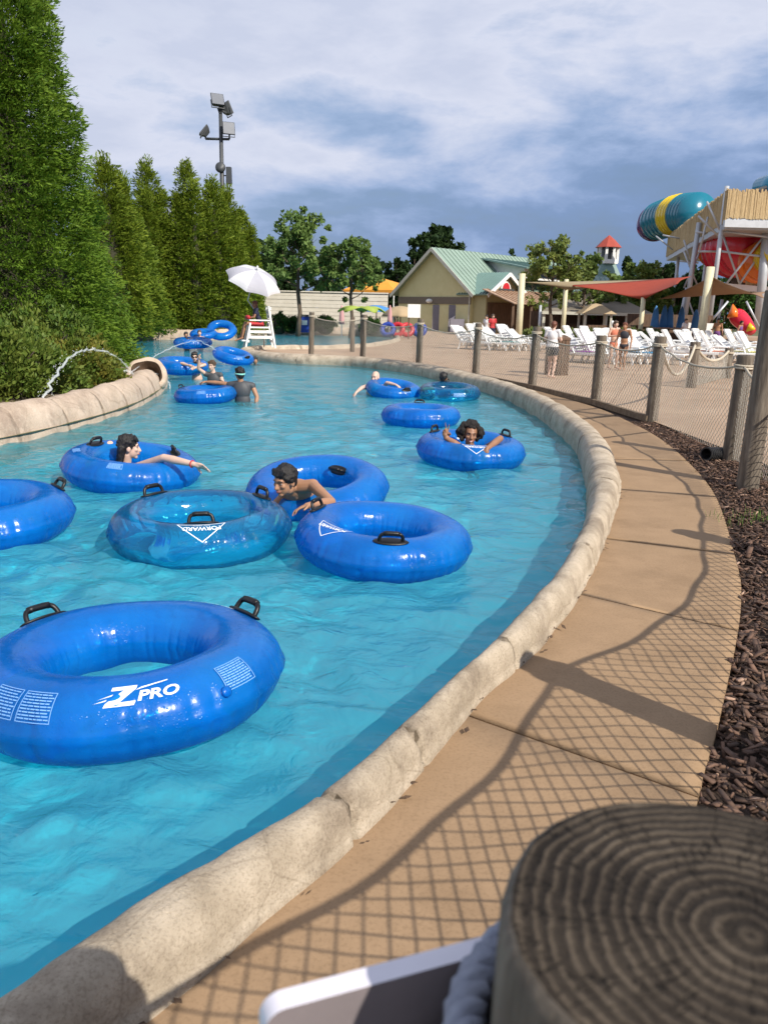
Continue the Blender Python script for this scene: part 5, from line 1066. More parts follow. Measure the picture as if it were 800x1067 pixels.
sg = MB(); Rw = Matrix((wd, Vector((0, 0, 1)), wd.cross(Vector((0, 0, 1))))).transposed()
sg.lathe([(0.75, 0), (0.75, 0.06), (0, 0.06)], 24, loc(PR + 0.06, wm_, EZ + 0.1), 0, Rw); s1 = sg.build('badge_sign', M_white, bd)
sg = MB(); sg.lathe([(0.5, 0), (0.5, 0.05), (0, 0.05)], 24, loc(PR + 0.14, wm_, EZ + 0.22), 0, Rw); sg.build('badge', M_red, s1)
sg = MB(); sg.box(loc(PR + 0.2, wm_, EZ - 0.05), (2.3, 0.5, 0.06), Rw); sg.build('badge_band', M_dark, s1)
# porch with rusty roof
slab_roof('porch_roof', [loc(PR + 3.4, W0 - 0.6, 2.55), loc(PR + 3.4, W1 + 5.5, 2.55), loc(PR, W1 + 5.5, 3.75), loc(PR, W0 - 0.6, 3.75)], 0.08, M_rust, bd, 18)
for w_ in np.linspace(W0 - 0.3, W1 + 5.2, 5): q = MB(); q.box(loc(PR + 3.1, w_, 1.24), (0.2, 0.2, 2.48)); q.build('porch_post', M_brownwood, bd)
b = MB(); b.bar(loc(PR + 0.05, W0 + 0.2, 1.45), loc(PR + 0.05, W1 + 5, 1.45), 0.08, 2.3); b.build('shopfront', M_brownwood, bd)
# raised shed dormer further back
b = MB(); b.add([loc(-3.2, 6.5, EZ + 1.2), loc(0.9, 6.5, EZ + 1.2), loc(0.9, 6.5, EZ + 2.3), loc(-3.2, 6.5, RZ - 0.7), loc(-3.2, 15, EZ + 1.2), loc(0.9, 15, EZ + 1.2), loc(0.9, 15, EZ + 2.3), loc(-3.2, 15, RZ - 0.7)], [(0, 1, 2, 3), (1, 5, 6, 2), (5, 4, 7, 6)]); b.build('dormer_wall', M_white, bd)
slab_roof('dormer_roof', [loc(1.7, 5.7, EZ + 2.2), loc(1.7, 15.8, EZ + 2.2), loc(-3.6, 15.8, RZ - 0.45), loc(-3.6, 5.7, RZ - 0.45)], 0.14, M_teal, bd, 12)
b = MB(); b.box(loc(0.93, 10.5, EZ + 1.7), (0.04, 5.5, 0.6), Matrix((ud, wd, Vector((0, 0, 1)))).transposed()); b.build('dormer_window', M_glass, bd)

# ---- open pavilion right of it, cupola tower
x0, x1 = gx(556, 66), gx(668, 66); pv = empty('open_pavilion', ((x0 + x1) / 2, 66, 0)); tag(pv, 'long low open pavilion with cream posts and dark shade inside', 'pavilion'); wdt = x1 - x0; ez = far(610, 325, 64).z
slab_roof('roof', [(-wdt / 2, -2.6, ez), (wdt / 2, -2.6, ez), (wdt / 2 - 1, 1.5, ez + 1.0), (-wdt / 2 + 1, 1.5, ez + 1.0)], 0.15, paint('brown_shingle', (0.20, 0.17, 0.13), 0.85), pv)
b = MB(); b.box((0, -2.65, ez - 0.12), (wdt, 0.08, 0.22)); b.build('fascia', M_trim, pv)
for k in range(6): q = MB(); q.box((-wdt / 2 + 0.3 + k * (wdt - 0.6) / 5, -2.4, ez / 2 - 0.1), (0.2, 0.2, ez)); q.build('post', M_trim, pv)
b = MB(); b.box((0, 1.6, ez / 2), (wdt, 0.2, ez)); b.build('rear_wall', M_brownwood, pv)
b = MB(); b.box((0.5, -0.6, 0.5), (wdt * 0.7, 0.7, 1.0)); b.build('counter', M_brownwood, pv)
p = Vector((gx(619, 60), 60, 0)); o = empty('thatched_hut', p); tag(o, 'small hut with pale tan hipped roof in front of the open pavilion', 'hut'); zr, ze = far(619, 316, 60).z, far(619, 327, 60).z
b = MB(); b.lathe([(1.75, ze), (0.5, zr - 0.1), (0.02, zr)], 4, (0, 0, 0), a0=PI / 4, a1=2 * PI + PI / 4 - 1e-9, caps=False); b.build('roof', M_tan, o)
for k in range(4): a = PI / 4 + k * PI / 2; q = MB(); q.box((1.3 * math.cos(a), 1.3 * math.sin(a), ze / 2), (0.14, 0.14, ze)); q.build('post', M_trim, o)
b = MB(); b.box((0, 0, 0.5), (1.6, 1.6, 1.0)); b.build('counter', M_brownwood, o)
p = Vector((far(630, 300, 95).x, 95, 0)); o = empty('cupola_tower', p); tag(o, 'white lantern tower with red pyramid roof rising above the trees', 'tower'); k_ = 95 / F
z0, z1, z2, z3 = far(630, 290, 95).z, far(630, 274, 95).z, far(630, 258, 95).z, far(630, 245, 95).z
b = MB(); b.box((0, 0, z0 / 2), (2.0, 2.0, z0)); b.build('shaft', M_white, o)
b = MB(); b.lathe([(18 * k_, z0 - 0.2), (16 * k_, z0 + 0.3), (9 * k_, z1)], 4, (0, 0, 0), a0=PI / 4, a1=2 * PI + PI / 4 - 1e-9, caps=False); b.build('lower_roof', M_teal, o)
b = MB(); b.box((0, 0, (z1 + z2) / 2), (1.1, 1.1, z2 - z1)); b.build('lantern_core', M_dark, o)
for k in range(8):
    a = PI / 8 + k * PI / 4; q = MB(); q.box((9.5 * k_ * math.cos(a), 9.5 * k_ * math.sin(a), (z1 + z2) / 2), (0.26, 0.26, z2 - z1)); q.build('column', M_white, o)
b = MB(); b.lathe([(10.5 * k_, z1 - 0.1), (10.5 * k_, z1 + 0.35)], 8, a0=PI / 8, a1=2 * PI + PI / 8); b.build('base_ring', M_white, o)
b = MB(); b.lathe([(13 * k_, z2), (6.5 * k_, (z2 + z3) / 2 + 0.1), (0.05, z3)], 8, (0, 0, 0), a0=PI / 8, a1=2 * PI + PI / 8); b.build('roof', M_redroof, o)
# green roof seen behind the airy tree, tied to the pavilion
x0, x1 = gx(560, 86), gx(660, 86); o = empty('rear_hall', ((x0 + x1) / 2, 86, 0)); tag(o, 'teal roofed hall mostly hidden by trees under the red cupola', 'building'); ze = far(610, 303, 84).z; zr = far(610, 288, 88).z
b = MB(); b.box((0, 2, ze / 2), (x1 - x0, 6, ze)); b.build('wall', M_trim, o); slab_roof('roof', [(-(x1 - x0) / 2 - .4, -1.6, ze), ((x1 - x0) / 2 + .4, -1.6, ze), ((x1 - x0) / 2, 2, zr), (-(x1 - x0) / 2, 2, zr)], 0.15, M_teal, o, 20)

# ---- cream poles and shade sails
PLG = 'cream poles holding the shade sails'
def pole(px, ptop, Y, r, label, m=M_cream, lean=0.0):
    t = far(px, ptop, Y); b = MB(); b.tube([(lean, 0, -0.1), (0, 0, t.z)], [r * 1.05, r], 12); b.lathe([(r * 1.7, 0.0), (r * 1.7, 0.06), (r, 0.08)], 12, (lean, 0, 0)); o = b.build('shade_pole', m, None, True, (t.x, Y, 0)); tag(o, label, 'pole', PLG); return t
pole(544, 285, 45, 0.17, 'thick cream pole in front of the porch of the building'); pole(590, 291, 50, 0.13, 'cream pole between the airy tree and the small hut')
pole(670, 310, 47, 0.13, 'cream pole under the lower corner of the red sail'); T4_ = pole(740, 278, 40, 0.19, 'tallest cream pole before the brown sail and slide tower', lean=-0.12); pole(563, 318, 52, 0.08, 'thin grey pole left of the pavilion', M_steel)
def sail(pts, sag, m, label, n=14):
    c = [Vector(p) for p in pts]; vs = []; fs = []
    if len(c) == 3: c = [c[0], c[1], c[2], c[2]]
    for i in range(n + 1):
        for j in range(n + 1):
            u, v = i / n, j / n; uu_ = u + 0.10 * math.sin(PI * v) * (0.5 - u) * 2 * 0.5; vv_ = v + 0.10 * math.sin(PI * u) * (0.5 - v) * 2 * 0.5
            p = (c[0].lerp(c[1], uu_)).lerp(c[3].lerp(c[2], uu_), vv_); p.z -= sag * math.sin(PI * u) * math.sin(PI * v) ; vs.append(p)
    for i in range(n):
        for j in range(n): a = i * (n + 1) + j; fs.append((a, a + 1, a + n + 2, a + n + 1))
    b = MB(); b.add(vs, fs); o = b.build('shade_sail', m, None, True); q = o.modifiers.new('thickness', 'SOLIDIFY'); q.thickness = 0.02; tag(o, label, 'shade sail', 'shade sails over the deck'); return o
sail([far(592, 297, 50), far(720, 288, 52), far(704, 296, 44), far(671, 313, 47)], 0.25, M_sailr, 'rust red shade sail stretched between cream poles')
sail([far(546, 294, 45), far(655, 292, 58), far(700, 290, 60), far(590, 303, 50)], 0.2, M_sailt, 'long tan shade sail left of and behind the red one')
sail([far(741, 288, 40), far(795, 311, 36), far(800, 304, 48), far(686, 312, 50)], 0.05, M_sailb, 'brown peaked shade sail hung from the tallest cream pole')

# ---- slide tower
TWX, TWY = 21.3, 55.0
tw = empty('slide_tower', (TWX, TWY, 0)); tag(tw, 'tall steel slide tower with thatched railings and crossed braces at the right edge', 'slide tower')
def tl(px, py, Y): return far(px, py, Y) - Vector((TWX, TWY, 0))
zf, zt_ = far(737, 226, 55).z, far(737, 197, 55).z
b = MB(); b.add([(0, 0, zf), (14, 0.6, zf), (14, 30, zf), (6.2, 30, zf), (0, 0, zf - 0.7), (14, 0.6, zf - 0.7), (14, 30, zf - 0.7), (6.2, 30, zf - 0.7)], [(0, 1, 2, 3), (7, 6, 5, 4), (0, 4, 5, 1), (1, 5, 6, 2), (2, 6, 7, 3), (3, 7, 4, 0)]); b.build('platform', M_steel, tw)
def fence_thatch(a, c, z0, z1, name='thatch_railing'):
    a, c = Vector(a), Vector(c); n = max(4, int((c - a).length / 0.07)); b = MB(); d = (c - a).normalized(); nr_ = Vector((-d.y, d.x, 0)); rg = random.Random(int(a.x * 7 + c.y))
    for k in range(n):
        p = a.lerp(c, (k + 0.5) / n) + nr_ * rg.uniform(-.03, .03); top = z1 + rg.uniform(-.16, .10)
        b.bar((p.x, p.y, z0 + rg.uniform(-.05, .05)), (p.x + rg.uniform(-.05, .05), p.y + rg.uniform(-.02, .02), top), 0.092, 0.092)
    return b.build(name, M_thatch, tw)
fence_thatch((0, 0, 0), (14, 0.6, 0), zf - 0.05, zt_); fence_thatch((0, 0, 0), (6.2, 30, 0), zf - 0.3, zt_)
b = MB(); b.bar((-0.15, -0.16, zf - 0.4), (14.2, 0.44, zf - 0.4), 0.30, 0.42); b.build('edge_beam', M_steel, tw)
def col(px0, py0, px1, py1, Y, r=0.2, name='column', m=M_steel): a, c = tl(px0, py0, Y), tl(px1, py1, Y); q = MB(); q.tube([a, c], r, 10); q.build(name, m, tw, True)
col(757, 194, 738, 340, 56, 0.15); col(728, 232, 711, 345, 64, 0.19); col(739, 245, 726, 345, 68, 0.17); col(707, 262, 698, 345, 80, 0.16); col(800, 225, 789, 345, 57, 0.3); col(716, 300, 706, 345, 75, 0.22); col(752, 312, 745, 345, 66, 0.12)
M_shade = M_steel
for q_ in ((736, 210, 752, 245, 56), (752, 243, 776, 222, 56), (753, 241, 800, 247, 56), (727, 225, 748, 246, 57), (753, 246, 770, 296, 58), (784, 221, 800, 236, 56), (800, 252, 770, 296, 58), (740, 335, 758, 314, 55), (777, 314, 790, 340, 55), (683, 246, 710, 268, 80), (712, 250, 720, 276, 70), (708, 272, 727, 274, 74), (725, 242, 739, 243, 62), (763, 255, 768, 290, 62), (752, 262, 800, 268, 57), (737, 226, 728, 262, 60), (727, 262, 752, 262, 60), (712, 262, 727, 300, 66), (729, 262, 712, 300, 66), (756, 296, 800, 240, 57), (716, 310, 728, 345, 68), (690, 245, 716, 250, 76)): col(*q_, r=0.07, name='brace')
# stairs and lower deck
b = MB(); p0, p1 = tl(738, 262, 66), tl(772, 296, 62)
for k in range(18): t = k / 17; p = p0.lerp(p1, t); b.box(p, (0.6, 1.6, 0.12))
b.bar(p0 + Vector((0, -0.8, 0)), p1 + Vector((0, -0.8, 0)), 0.1, 0.4); b.bar(p0 + Vector((0, 0.8, 0)), p1 + Vector((0, 0.8, 0)), 0.1, 0.4); b.build('stairs', M_brownwood, tw)
a, c = tl(776, 297, 60), tl(797, 297, 60); fence_thatch((a.x, a.y, 0), (c.x, c.y, 0), far(780, 297, 60).z, far(780, 285, 60).z, 'thatch_screen')
a, c = tl(752, 298, 60), tl(800, 302, 60); b = MB(); b.bar(a, c, 0.2, 0.4); b.build('lower_beam', M_white, tw)
a, c = tl(770, 299, 61), tl(800, 300, 61); b = MB(); b.box(((a.x + c.x) / 2, a.y + 2, a.z - 0.1), (c.x - a.x, 4, 0.25)); b.build('lower_deck', M_steel, tw)
# the coloured slides
def gloss(name, c): return mat(name, c, tuple(x * 0.9 for x in c), 0.22, 2, coat=0.3)
M_st, M_sy, M_sp, M_so, M_sr = gloss('teal_fibreglass', (0.005, 0.16, 0.24)), gloss('yellow_fibreglass', (0.75, 0.52, 0.01)), gloss('purple_fibreglass', (0.10, 0.015, 0.12)), gloss('orange_fibreglass', (0.80, 0.17, 0.01)), gloss('red_fibreglass', (0.60, 0.012, 0.04))
s1 = empty('tube_slide', (0, 0, 0)); tag(s1, 'fat teal tube slide with a yellow band along the tower platform', 'water slide')
R1 = 1.8; spine = smooth_path([far(678, 240, 90), far(683, 232, 88.5), far(695, 227, 85.5), far(706, 224, 83), far(716, 223, 81), far(726, 223, 79)], 10)
def ribbed(i0, i1, R_, m, name, every=3, r0_=1.0):
    path = spine[i0:i1 + 1]; rs = []
    pts = []
    for i, p in enumerate(path):
        k = R_ * (r0_ + (1 - r0_) * min(1, i / 6)); pts.append(p); rs.append(k)
        if i % every == every - 1 and i < len(path) - 1: q = path[i].lerp(path[i + 1], 0.25); pts += [path[i].lerp(path[i + 1], 0.02), q]; rs += [k * 1.05, k * 1.05]; pts.append(path[i].lerp(path[i + 1], 0.27)); rs.append(k)
    b = MB(); b.tube(pts, rs, 28); b.build(name, m, s1, True)
ribbed(0, 11, R1 * 0.96, M_sp, 'rim_section', 5, 0.7); ribbed(11, 25, R1, M_st, 'teal_section'); ribbed(25, 35, R1 * 1.01, M_sy, 'yellow_section'); ribbed(35, len(spine) - 1, R1, M_st, 'teal_section')
s2 = empty('bowl_slide', (0, 0, 0)); tag(s2, 'big glossy red bowl slide running into orange and yellow, inside the tower frame', 'water slide')
def drum(pa, pb, Ra, Rb, m, name, n=5):
    d = pb - pa; Rm2 = d.to_track_quat('Z', 'Y').to_matrix(); Lh = d.length; pr = []
    for k in range(n):
        a, c = k / n, (k + 1) / n; f = lambda t: (Ra + (Rb - Ra) * t) * (1 + 0.16 * math.sin(PI * t))
        pr += [(f(a), a * Lh), (f(c) , c * Lh - 0.10), (f(c) * 1.05, c * Lh - 0.09), (f(c) * 1.05, c * Lh)]
    b = MB(); b.lathe(pr, 32, pa, 0, Rm2); b.build(name, m, s2, True)
drum(far(756, 250, 66), far(790, 236, 61), 1.5, 1.95, M_sr, 'red_section', 5); drum(far(750, 262, 66), far(783, 254, 60), 1.5, 2.05, M_sr, 'red_section', 4)
drum(far(776, 280, 62), far(796, 271, 58.8), 0.9, 1.3, M_so, 'orange_section', 3); drum(far(793, 274, 58.5), far(810, 262, 57), 0.7, 1.0, M_sy, 'yellow_section', 3); drum(far(738, 256, 68), far(752, 262, 66), 1.0, 1.3, M_so, 'orange_section', 2)
s3 = empty('upper_slide', (0, 0, 0)); tag(s3, 'piece of bright blue slide on top of the tower at the right edge', 'water slide')
b = MB(); b.tube([far(793, 196, 62), far(812, 190, 60), far(840, 188, 60)], 0.75, 16); b.build('tube_section', gloss('bright_blue_fibreglass', (0.01, 0.25, 0.42)), s3, True); b = MB(); b.tube([far(778, 201, 60), far(798, 195, 60)], 0.12, 6); b.build('support', M_dark, s3)
# small red and orange slide figure at ground level
o = empty('kiddie_slide', (gx(771, 52), 52, 0)); tag(o, 'small curved red and orange slide with pointed tip under the tower', 'slide')
o0 = Vector(o.location)
b = MB(); path = smooth_path([far(764, 324, 52) - o0, far(768, 330, 52) - o0, far(776, 338, 51.6) - o0, far(783, 346, 51) - o0], 5); b.tube(path, [0.18, 0.3, 0.4, 0.46, 0.5, 0.52, 0.52, 0.52, 0.5, 0.48, 0.45, 0.42, 0.38, 0.34, 0.3, 0.26], 14); b.build('chute', M_sr, o, True)
b = MB(); b.tube([far(763, 331, 51.8) - o0, far(764, 324, 51.9) - o0, far(763, 317, 52) - o0], [0.35, 0.25, 0.03], 12); b.build('fin', M_so, o, True); b = MB(); b.tube([far(779, 341, 51.0) - o0, far(786, 343, 50.8) - o0], [0.3, 0.05], 10); b.build('tip', M_sy, o, True)
b = MB(); b.tube([Vector((0, 0.3, 0)), far(770, 332, 52.2) - o0], 0.08, 8); b.tube([Vector((0.6, 0.3, 0)), far(778, 340, 52) - o0], 0.08, 8); b.build('stand', M_steel, o)
# bar area below the tower
hx0, hx1 = gx(668, 50), gx(762, 50)
o = empty('bar_hut', ((hx0 + hx1) / 2, 51.5, 0)); tag(o, 'dark wooden bar counter with white panels beneath the slide tower', 'bar'); wdt = hx1 - hx0
b = MB(); b.box((0, 1.5, 0.9), (wdt, 0.2, 1.8)); b.build('rear_wall', M_brownwood, o)
b = MB(); b.box((-0.6, 0, 0.52), (wdt * 0.8, 0.6, 1.04)); b.box((-0.6, -0.05, 1.08), (wdt * 0.82, 0.8, 0.08)); b.build('counter', M_brownwood, o)
for px in (716, 729, 738): q = MB(); q.box((gx(px, 50.6) - o.location.x, -0.9, 0.85), (0.62, 0.05, 0.95)); q.box((gx(px, 50.6) - o.location.x, -0.86, 0.2), (0.08, 0.05, 0.4)); q.build('menu_panel', M_white, o)
TB = 'round brown tables in front of the bar'
for i, (px, Y, lab) in enumerate(((684, 47, 'brown table left of the blue folded umbrellas'), (697, 48, 'brown table under the blue folded umbrellas'), (709, 46.5, 'brown table left of the white panels'), (752, 46, 'brown table near the small red slide'))):
    t = empty('bar_table', (gx(px, Y), Y, 0)); tag(t, lab, 'table', TB); q = MB(); q.lathe([(0.55, 0.98), (0.55, 1.04), (0, 1.04)], 20); q.build('tabletop', M_rust, t); q = MB(); q.tube([(0, 0, 0), (0, 0, 0.98)], 0.05, 8); q.lathe([(0.3, 0), (0.3, 0.04), (0.05, 0.06)], 16); q.build('pedestal', M_dark, t)
UG = 'folded blue umbrellas by the bar'
for px, Y, h, lab in ((682, 48, 2.25, 'folded blue umbrella at the left end of the row'), (691, 48.5, 2.3, 'folded blue umbrella second from the left'), (697, 48.5, 2.3, 'folded blue umbrella in the middle of the row'), (709, 49, 2.25, 'folded blue umbrella right of the tower leg'), (724, 49, 2.1, 'folded blue umbrella at the right end, by the white panels')):
    closed_umbrella((gx(px, Y), Y, 0), h, M_ltblue, lab, UG, 0.24)
# white bird statue
o = empty('bird_statue', (gx(630, 44), 44, 0)); tag(o, 'white bird statue with long neck among the low bushes', 'statue')
b = MB(); b.ell((0, 0, 0.75), (0.42, 0.22, 0.24), Matrix.Rotation(rad(-12), 3, 'Y')); b.cone((0.34, 0, 0.85), (0.46, 0, 1.10), 0.09, 0.07); b.cone((0.46, 0, 1.10), (0.40, 0, 1.28), 0.07, 0.09); b.cone((0.40, 0, 1.27), (0.70, 0, 1.16), 0.05, 0.02); b.cone((-0.36, 0, 0.68), (-0.6, 0, 0.6), 0.12, 0.04); b.build('body', M_white, o, True)
for s in (-0.07, 0.07): q = MB(); q.tube([(0.02, s, 0), (0.0, s, 0.6)], 0.025, 6); q.build('leg', M_steel, o)

# ---- loungers
def make_lounger(ang=48):
    r = empty('sun_lounger', (0, 0, 0)); q = MB()
    for sy in (-0.30, 0.30): q.bar((-0.62, sy, 0.33), (0.98, sy, 0.30), 0.05, 0.07)
    for k in range(9): q.box((-0.55 + k * 0.18, 0, 0.345), (0.145, 0.58, 0.025))
    q.build('seat', M_plastic, r)
    q = MB(); a = rad(ang); L0 = 0.86
    for k in range(7):
        s = 0.06 + k * 0.13; q.box((-0.62 - s * math.cos(a), 0, 0.36 + s * math.sin(a)), (0.105, 0.58, 0.025), Matrix.Rotation(a, 3, 'Y'))
    for sy in (-0.30, 0.30): q.bar((-0.60, sy, 0.34), (-0.62 - L0 * math.cos(a), sy, 0.36 + L0 * math.sin(a)), 0.05, 0.07)
    q.bar((-0.62 - L0 * math.cos(a), -0.3, 0.36 + L0 * math.sin(a)), (-0.62 - L0 * math.cos(a), 0.3, 0.36 + L0 * math.sin(a)), 0.06, 0.06); q.build('backrest', M_plastic, r)
    for (x, dx_) in ((-0.62, -0.12), (0.80, 0.10)):
        for sy in (-0.29, 0.29): l = MB(); l.bar((x, sy, 0.32), (x + dx_, sy * 1.08, 0.0), 0.05, 0.06); l.build('leg', M_plastic, r)
    for sy in (-0.33, 0.33): l = MB(); l.tube([(-0.75, sy, 0.45), (-0.5, sy, 0.56), (-0.1, sy, 0.54), (0.0, sy, 0.33)], 0.03, 6); l.build('armrest', M_plastic, r)
    return r
protos = [make_lounger(48), make_lounger(38), make_lounger(57)]; LG = 'white plastic sun loungers in rows on the deck'; nl = 0
ROWS = [(28.0, 606, 706, 17, 'white sun lounger in the front row right of the white shirted person'), (30.5, 724, 812, 20, 'white sun lounger in the row behind the stout deck posts'), (37.0, 497, 560, 15, 'white sun lounger in the left cluster, before the porch'),
        (33.5, 610, 812, 19, 'white sun lounger in the second row across the deck'), (41.0, 500, 560, 15, 'white sun lounger behind the left cluster near the porch'), (38.0, 596, 812, 17, 'white sun lounger in the last row in front of the bushes')]
rl = random.Random(4)
for Y, a, c, stp, lab in ROWS:
    px = a
    while px < c:
        Yj = Y + rl.uniform(-0.4, 0.4); k = nl if nl < 3 else rl.randrange(3); o = protos[k] if nl < 3 else copy_tree(protos[k]); nl += 1
        o.location = (gx(px, Yj), Yj, 0); o.rotation_euler.z = rad(-38 + rl.uniform(-10, 10)); tag(o, lab, 'sun lounger', LG); px += stp
for px_, Y_, tc_, lab_ in ((606, 28.0, (0.22, 0.05, 0.26), 'purple towel spread on a white lounger behind the white shirted person'), (675, 28.0, (0.05, 0.25, 0.45), 'blue towel on a lounger behind the posts'), (744, 30.5, (0.65, 0.25, 0.16), 'coral towel on a lounger near the short stout post'), (784, 30.5, (0.55, 0.52, 0.16), 'mustard towel on a lounger near the right edge'), (527, 37.0, (0.10, 0.30, 0.30), 'teal towel on a lounger in the left cluster')):
    best = min([q for q in bpy.data.objects if q.name.startswith('sun_lounger')], key=lambda q: (q.location - Vector((gx(px_, Y_), Y_, 0))).length)
    b = MB(); vs = []; n = 10
    for i in range(n + 1):
        for j in range(5): t = i / n; vs.append((-0.5 + 1.1 * t, -0.27 + 0.135 * j, 0.372 + 0.012 * math.sin(7 * t + j)))
    b.add(vs, [(i * 5 + j, i * 5 + j + 1, i * 5 + j + 6, i * 5 + j + 5) for i in range(n) for j in range(4)]); o = b.build('towel', paint('towel_cloth', tc_, 0.95), None, True, best.location); o.rotation_euler.z = best.rotation_euler.z; q = o.modifiers.new('thickness', 'SOLIDIFY'); q.thickness = 0.02; tag(o, lab_, 'towel', 'towels left on the loungers')
# brown barrel bin on the deck
o = empty('barrel_bin', (far(580, 375, 21.6).x, 21.6, 0)); tag(o, 'brown slatted barrel trash bin behind the person in the white shirt', 'trash bin'); b = MB(); n = 20
for k in range(n): a = 2 * PI * k / n; b.box((0.29 * math.cos(a), 0.29 * math.sin(a), 0.45), (0.025, 0.08, 0.9), Matrix.Rotation(a, 3, 'Z'))
b.build('slats', M_brownwood, o); b = MB(); b.lathe([(0.27, 0.03), (0.27, 0.88)], 20); b.build('liner', M_dark, o); b = MB(); b.lathe([(0.32, 0.9), (0.32, 0.95), (0.17, 1.02), (0.17, 0.95)], 24, caps=False); b.build('lid', M_brownwood, o)

# ---- water jets
m, nt, out = nodes('spray_water'); p_ = N(nt, 'ShaderNodeBsdfPrincipled'); p_.inputs['Base Color'].default_value = (0.85, 0.9, 0.92, 1); p_.inputs['Roughness'].default_value = 0.15
t_ = N(nt, 'ShaderNodeBsdfTransparent'); mx = N(nt, 'ShaderNodeMixShader'); mx.inputs[0].default_value = 0.72; L(nt, p_.outputs[0], mx.inputs[1]); L(nt, t_.outputs[0], mx.inputs[2]); L(nt, mx.outputs[0], out.inputs[0]); M_spray = m
def jet(pts, r0_, r1_, label, seed, drops=60, spread=0.06, k3=2):
    rg = random.Random(seed); path = smooth_path(pts, 10); b = MB(); rs = []
    for i in range(len(path)): t = i / (len(path) - 1); rs.append((r0_ + (r1_ - r0_) * t) * (1 + 0.35 * noise.noise(path[i] * 9 + Vector((seed, 0, 0)))))
    b.tube([p + Vector((rg.gauss(0, .006), rg.gauss(0, .006), rg.gauss(0, .006))) * (1 + 2 * i / len(path)) for i, p in enumerate(path)], rs, 6)
    for k in range(drops * k3):
        t = rg.random() ** 0.6; p = path[int(t * (len(path) - 1))]; s = spread * (0.3 + t); b.ell(p + Vector((rg.gauss(0, s), rg.gauss(0, s), rg.gauss(0, s * 0.7))), rg.uniform(0.003, 0.0085), None, 6, 4)
    tag(b.build('water_jet', M_spray, None, True), label, 'water jet', 'arcs of sprayed water at the planter wall')
jet([far(145, 400, 15.6), far(135, 385, 15.2), far(120, 371, 14.6), far(97, 364, 13.6), far(75, 371, 12.6), far(55, 395, 11.6), far(44, 422, 11.0)], 0.011, 0.020, 'tall white water arc in front of the shrubs, landing on the planter wall', 1, 120, 0.04)
jet([far(150, 402, 15.8), far(139, 390, 15.5), far(131, 386, 15.3), far(122, 394, 15.0), far(107, 416, 14.0)], 0.009, 0.014, 'short water arc right of the tall one over the planter wall', 2, 70, 0.04)
jet([far(136, 388, 15.6), far(160, 372, 18.0), far(185, 360, 21), far(208, 356, 24), far(228, 368, 25), far(236, 384, 25.4)], 0.012, 0.018, 'thin long water arc reaching over the river towards the tipped tube', 3, 140, 0.10)
jet([far(148, 404, 15.8), far(160, 391, 16.4), far(172, 392, 16.8), far(180, 412, 16.9)], 0.008, 0.014, 'small water spurt at the rounded end of the planter wall', 4, 60, 0.04)
b = MB(); b.tube([far(151, 410, 15.9), far(147, 402, 15.8), far(144, 396, 15.8)], [0.035, 0.03, 0.022], 8); b.tube([far(151, 410, 15.9), far(154, 404, 15.8)], [0.03, 0.02], 8); tag(b.build('spray_nozzle', M_white, None, True), 'white spray nozzle in the hollow of the planter wall', 'nozzle')

# rock basin at the rounded end of the planter
bc = far(153, 391, 16.35); axb = Vector((0.12, -0.80, 0.58)).normalized(); Rb = axb.to_track_quat('Z', 'Y').to_matrix(); b = MB()
b.lathe([(0.10, -0.36), (0.30, -0.30), (0.40, -0.12), (0.405, 0.02), (0.37, 0.07), (0.31, 0.06)], 40, bc, 0, Rb, caps=False); b.lathe([(0.31, 0.06), (0.275, -0.02), (0.25, -0.14), (0.16, -0.25), (0.0, -0.28)], 40, bc, 1, Rb, caps=False)
b.v = [tuple(Vector(v) + (Vector(v) - bc).normalized() * 0.05 * noise.noise(Vector(v) * 4.0)) for v in b.v]
M_wetrock = mat('wet_brown_rock', (0.07, 0.042, 0.026), (0.13, 0.085, 0.055), 0.6, 9, bump=0.6)
M_bas = mat('basin_rock', (0.42, 0.33, 0.25), (0.56, 0.45, 0.355), 0.88, 5, bump=0.7, bscale=22); tag(b.build('rock_basin', [M_bas, M_wetrock], None, True), 'round sandstone basin with dark wet hollow at the end of the planter wall', 'basin')

# ------------------------------------------------------------------ people
def skin_mat(name, c): return mat(name, c, tuple(x * 0.86 for x in c), 0.5, 9, bump=0.05, spec=0.4)
SK_L, SK_T, SK_B, SK_P = skin_mat('light_skin', (0.56, 0.36, 0.27)), skin_mat('tan_skin', (0.38, 0.20, 0.115)), skin_mat('brown_skin', (0.30, 0.15, 0.085)), skin_mat('pale_skin', (0.62, 0.42, 0.33))
M_hair = mat('dark_hair', (0.005, 0.004, 0.0035), (0.012, 0.009, 0.008), 0.45, 40, (1, 1, 0.25), bump=0.5); M_curl = mat('curly_hair', (0.007, 0.005, 0.004), (0.018, 0.012, 0.009), 0.7, 50, bump=0.8)
M_redhair = mat('auburn_hair', (0.10, 0.03, 0.015), (0.16, 0.05, 0.025), 0.5, 40, bump=0.4); M_brownhair = mat('brown_hair', (0.05, 0.03, 0.018), (0.09, 0.055, 0.03), 0.5, 40, bump=0.4)
M_eye = mat('eye_white', (0.26, 0.22, 0.20), None, 0.4); M_iris = mat('dark_iris', (0.012, 0.008, 0.006), None, 0.15); M_lip = mat('lips', (0.36, 0.12, 0.10), None, 0.45); M_brow = M_hair
M_teeth = mat('teeth', (0.75, 0.73, 0.68), None, 0.25)
M_suit = paint('charcoal_swim_fabric', (0.055, 0.058, 0.065), 0.6); M_navy = paint('navy_fabric', (0.012, 0.016, 0.045), 0.75); M_tee = paint('white_cotton', (0.74, 0.73, 0.74), 0.85); M_shorts = paint('dark_shorts_cloth', (0.035, 0.037, 0.05), 0.8)
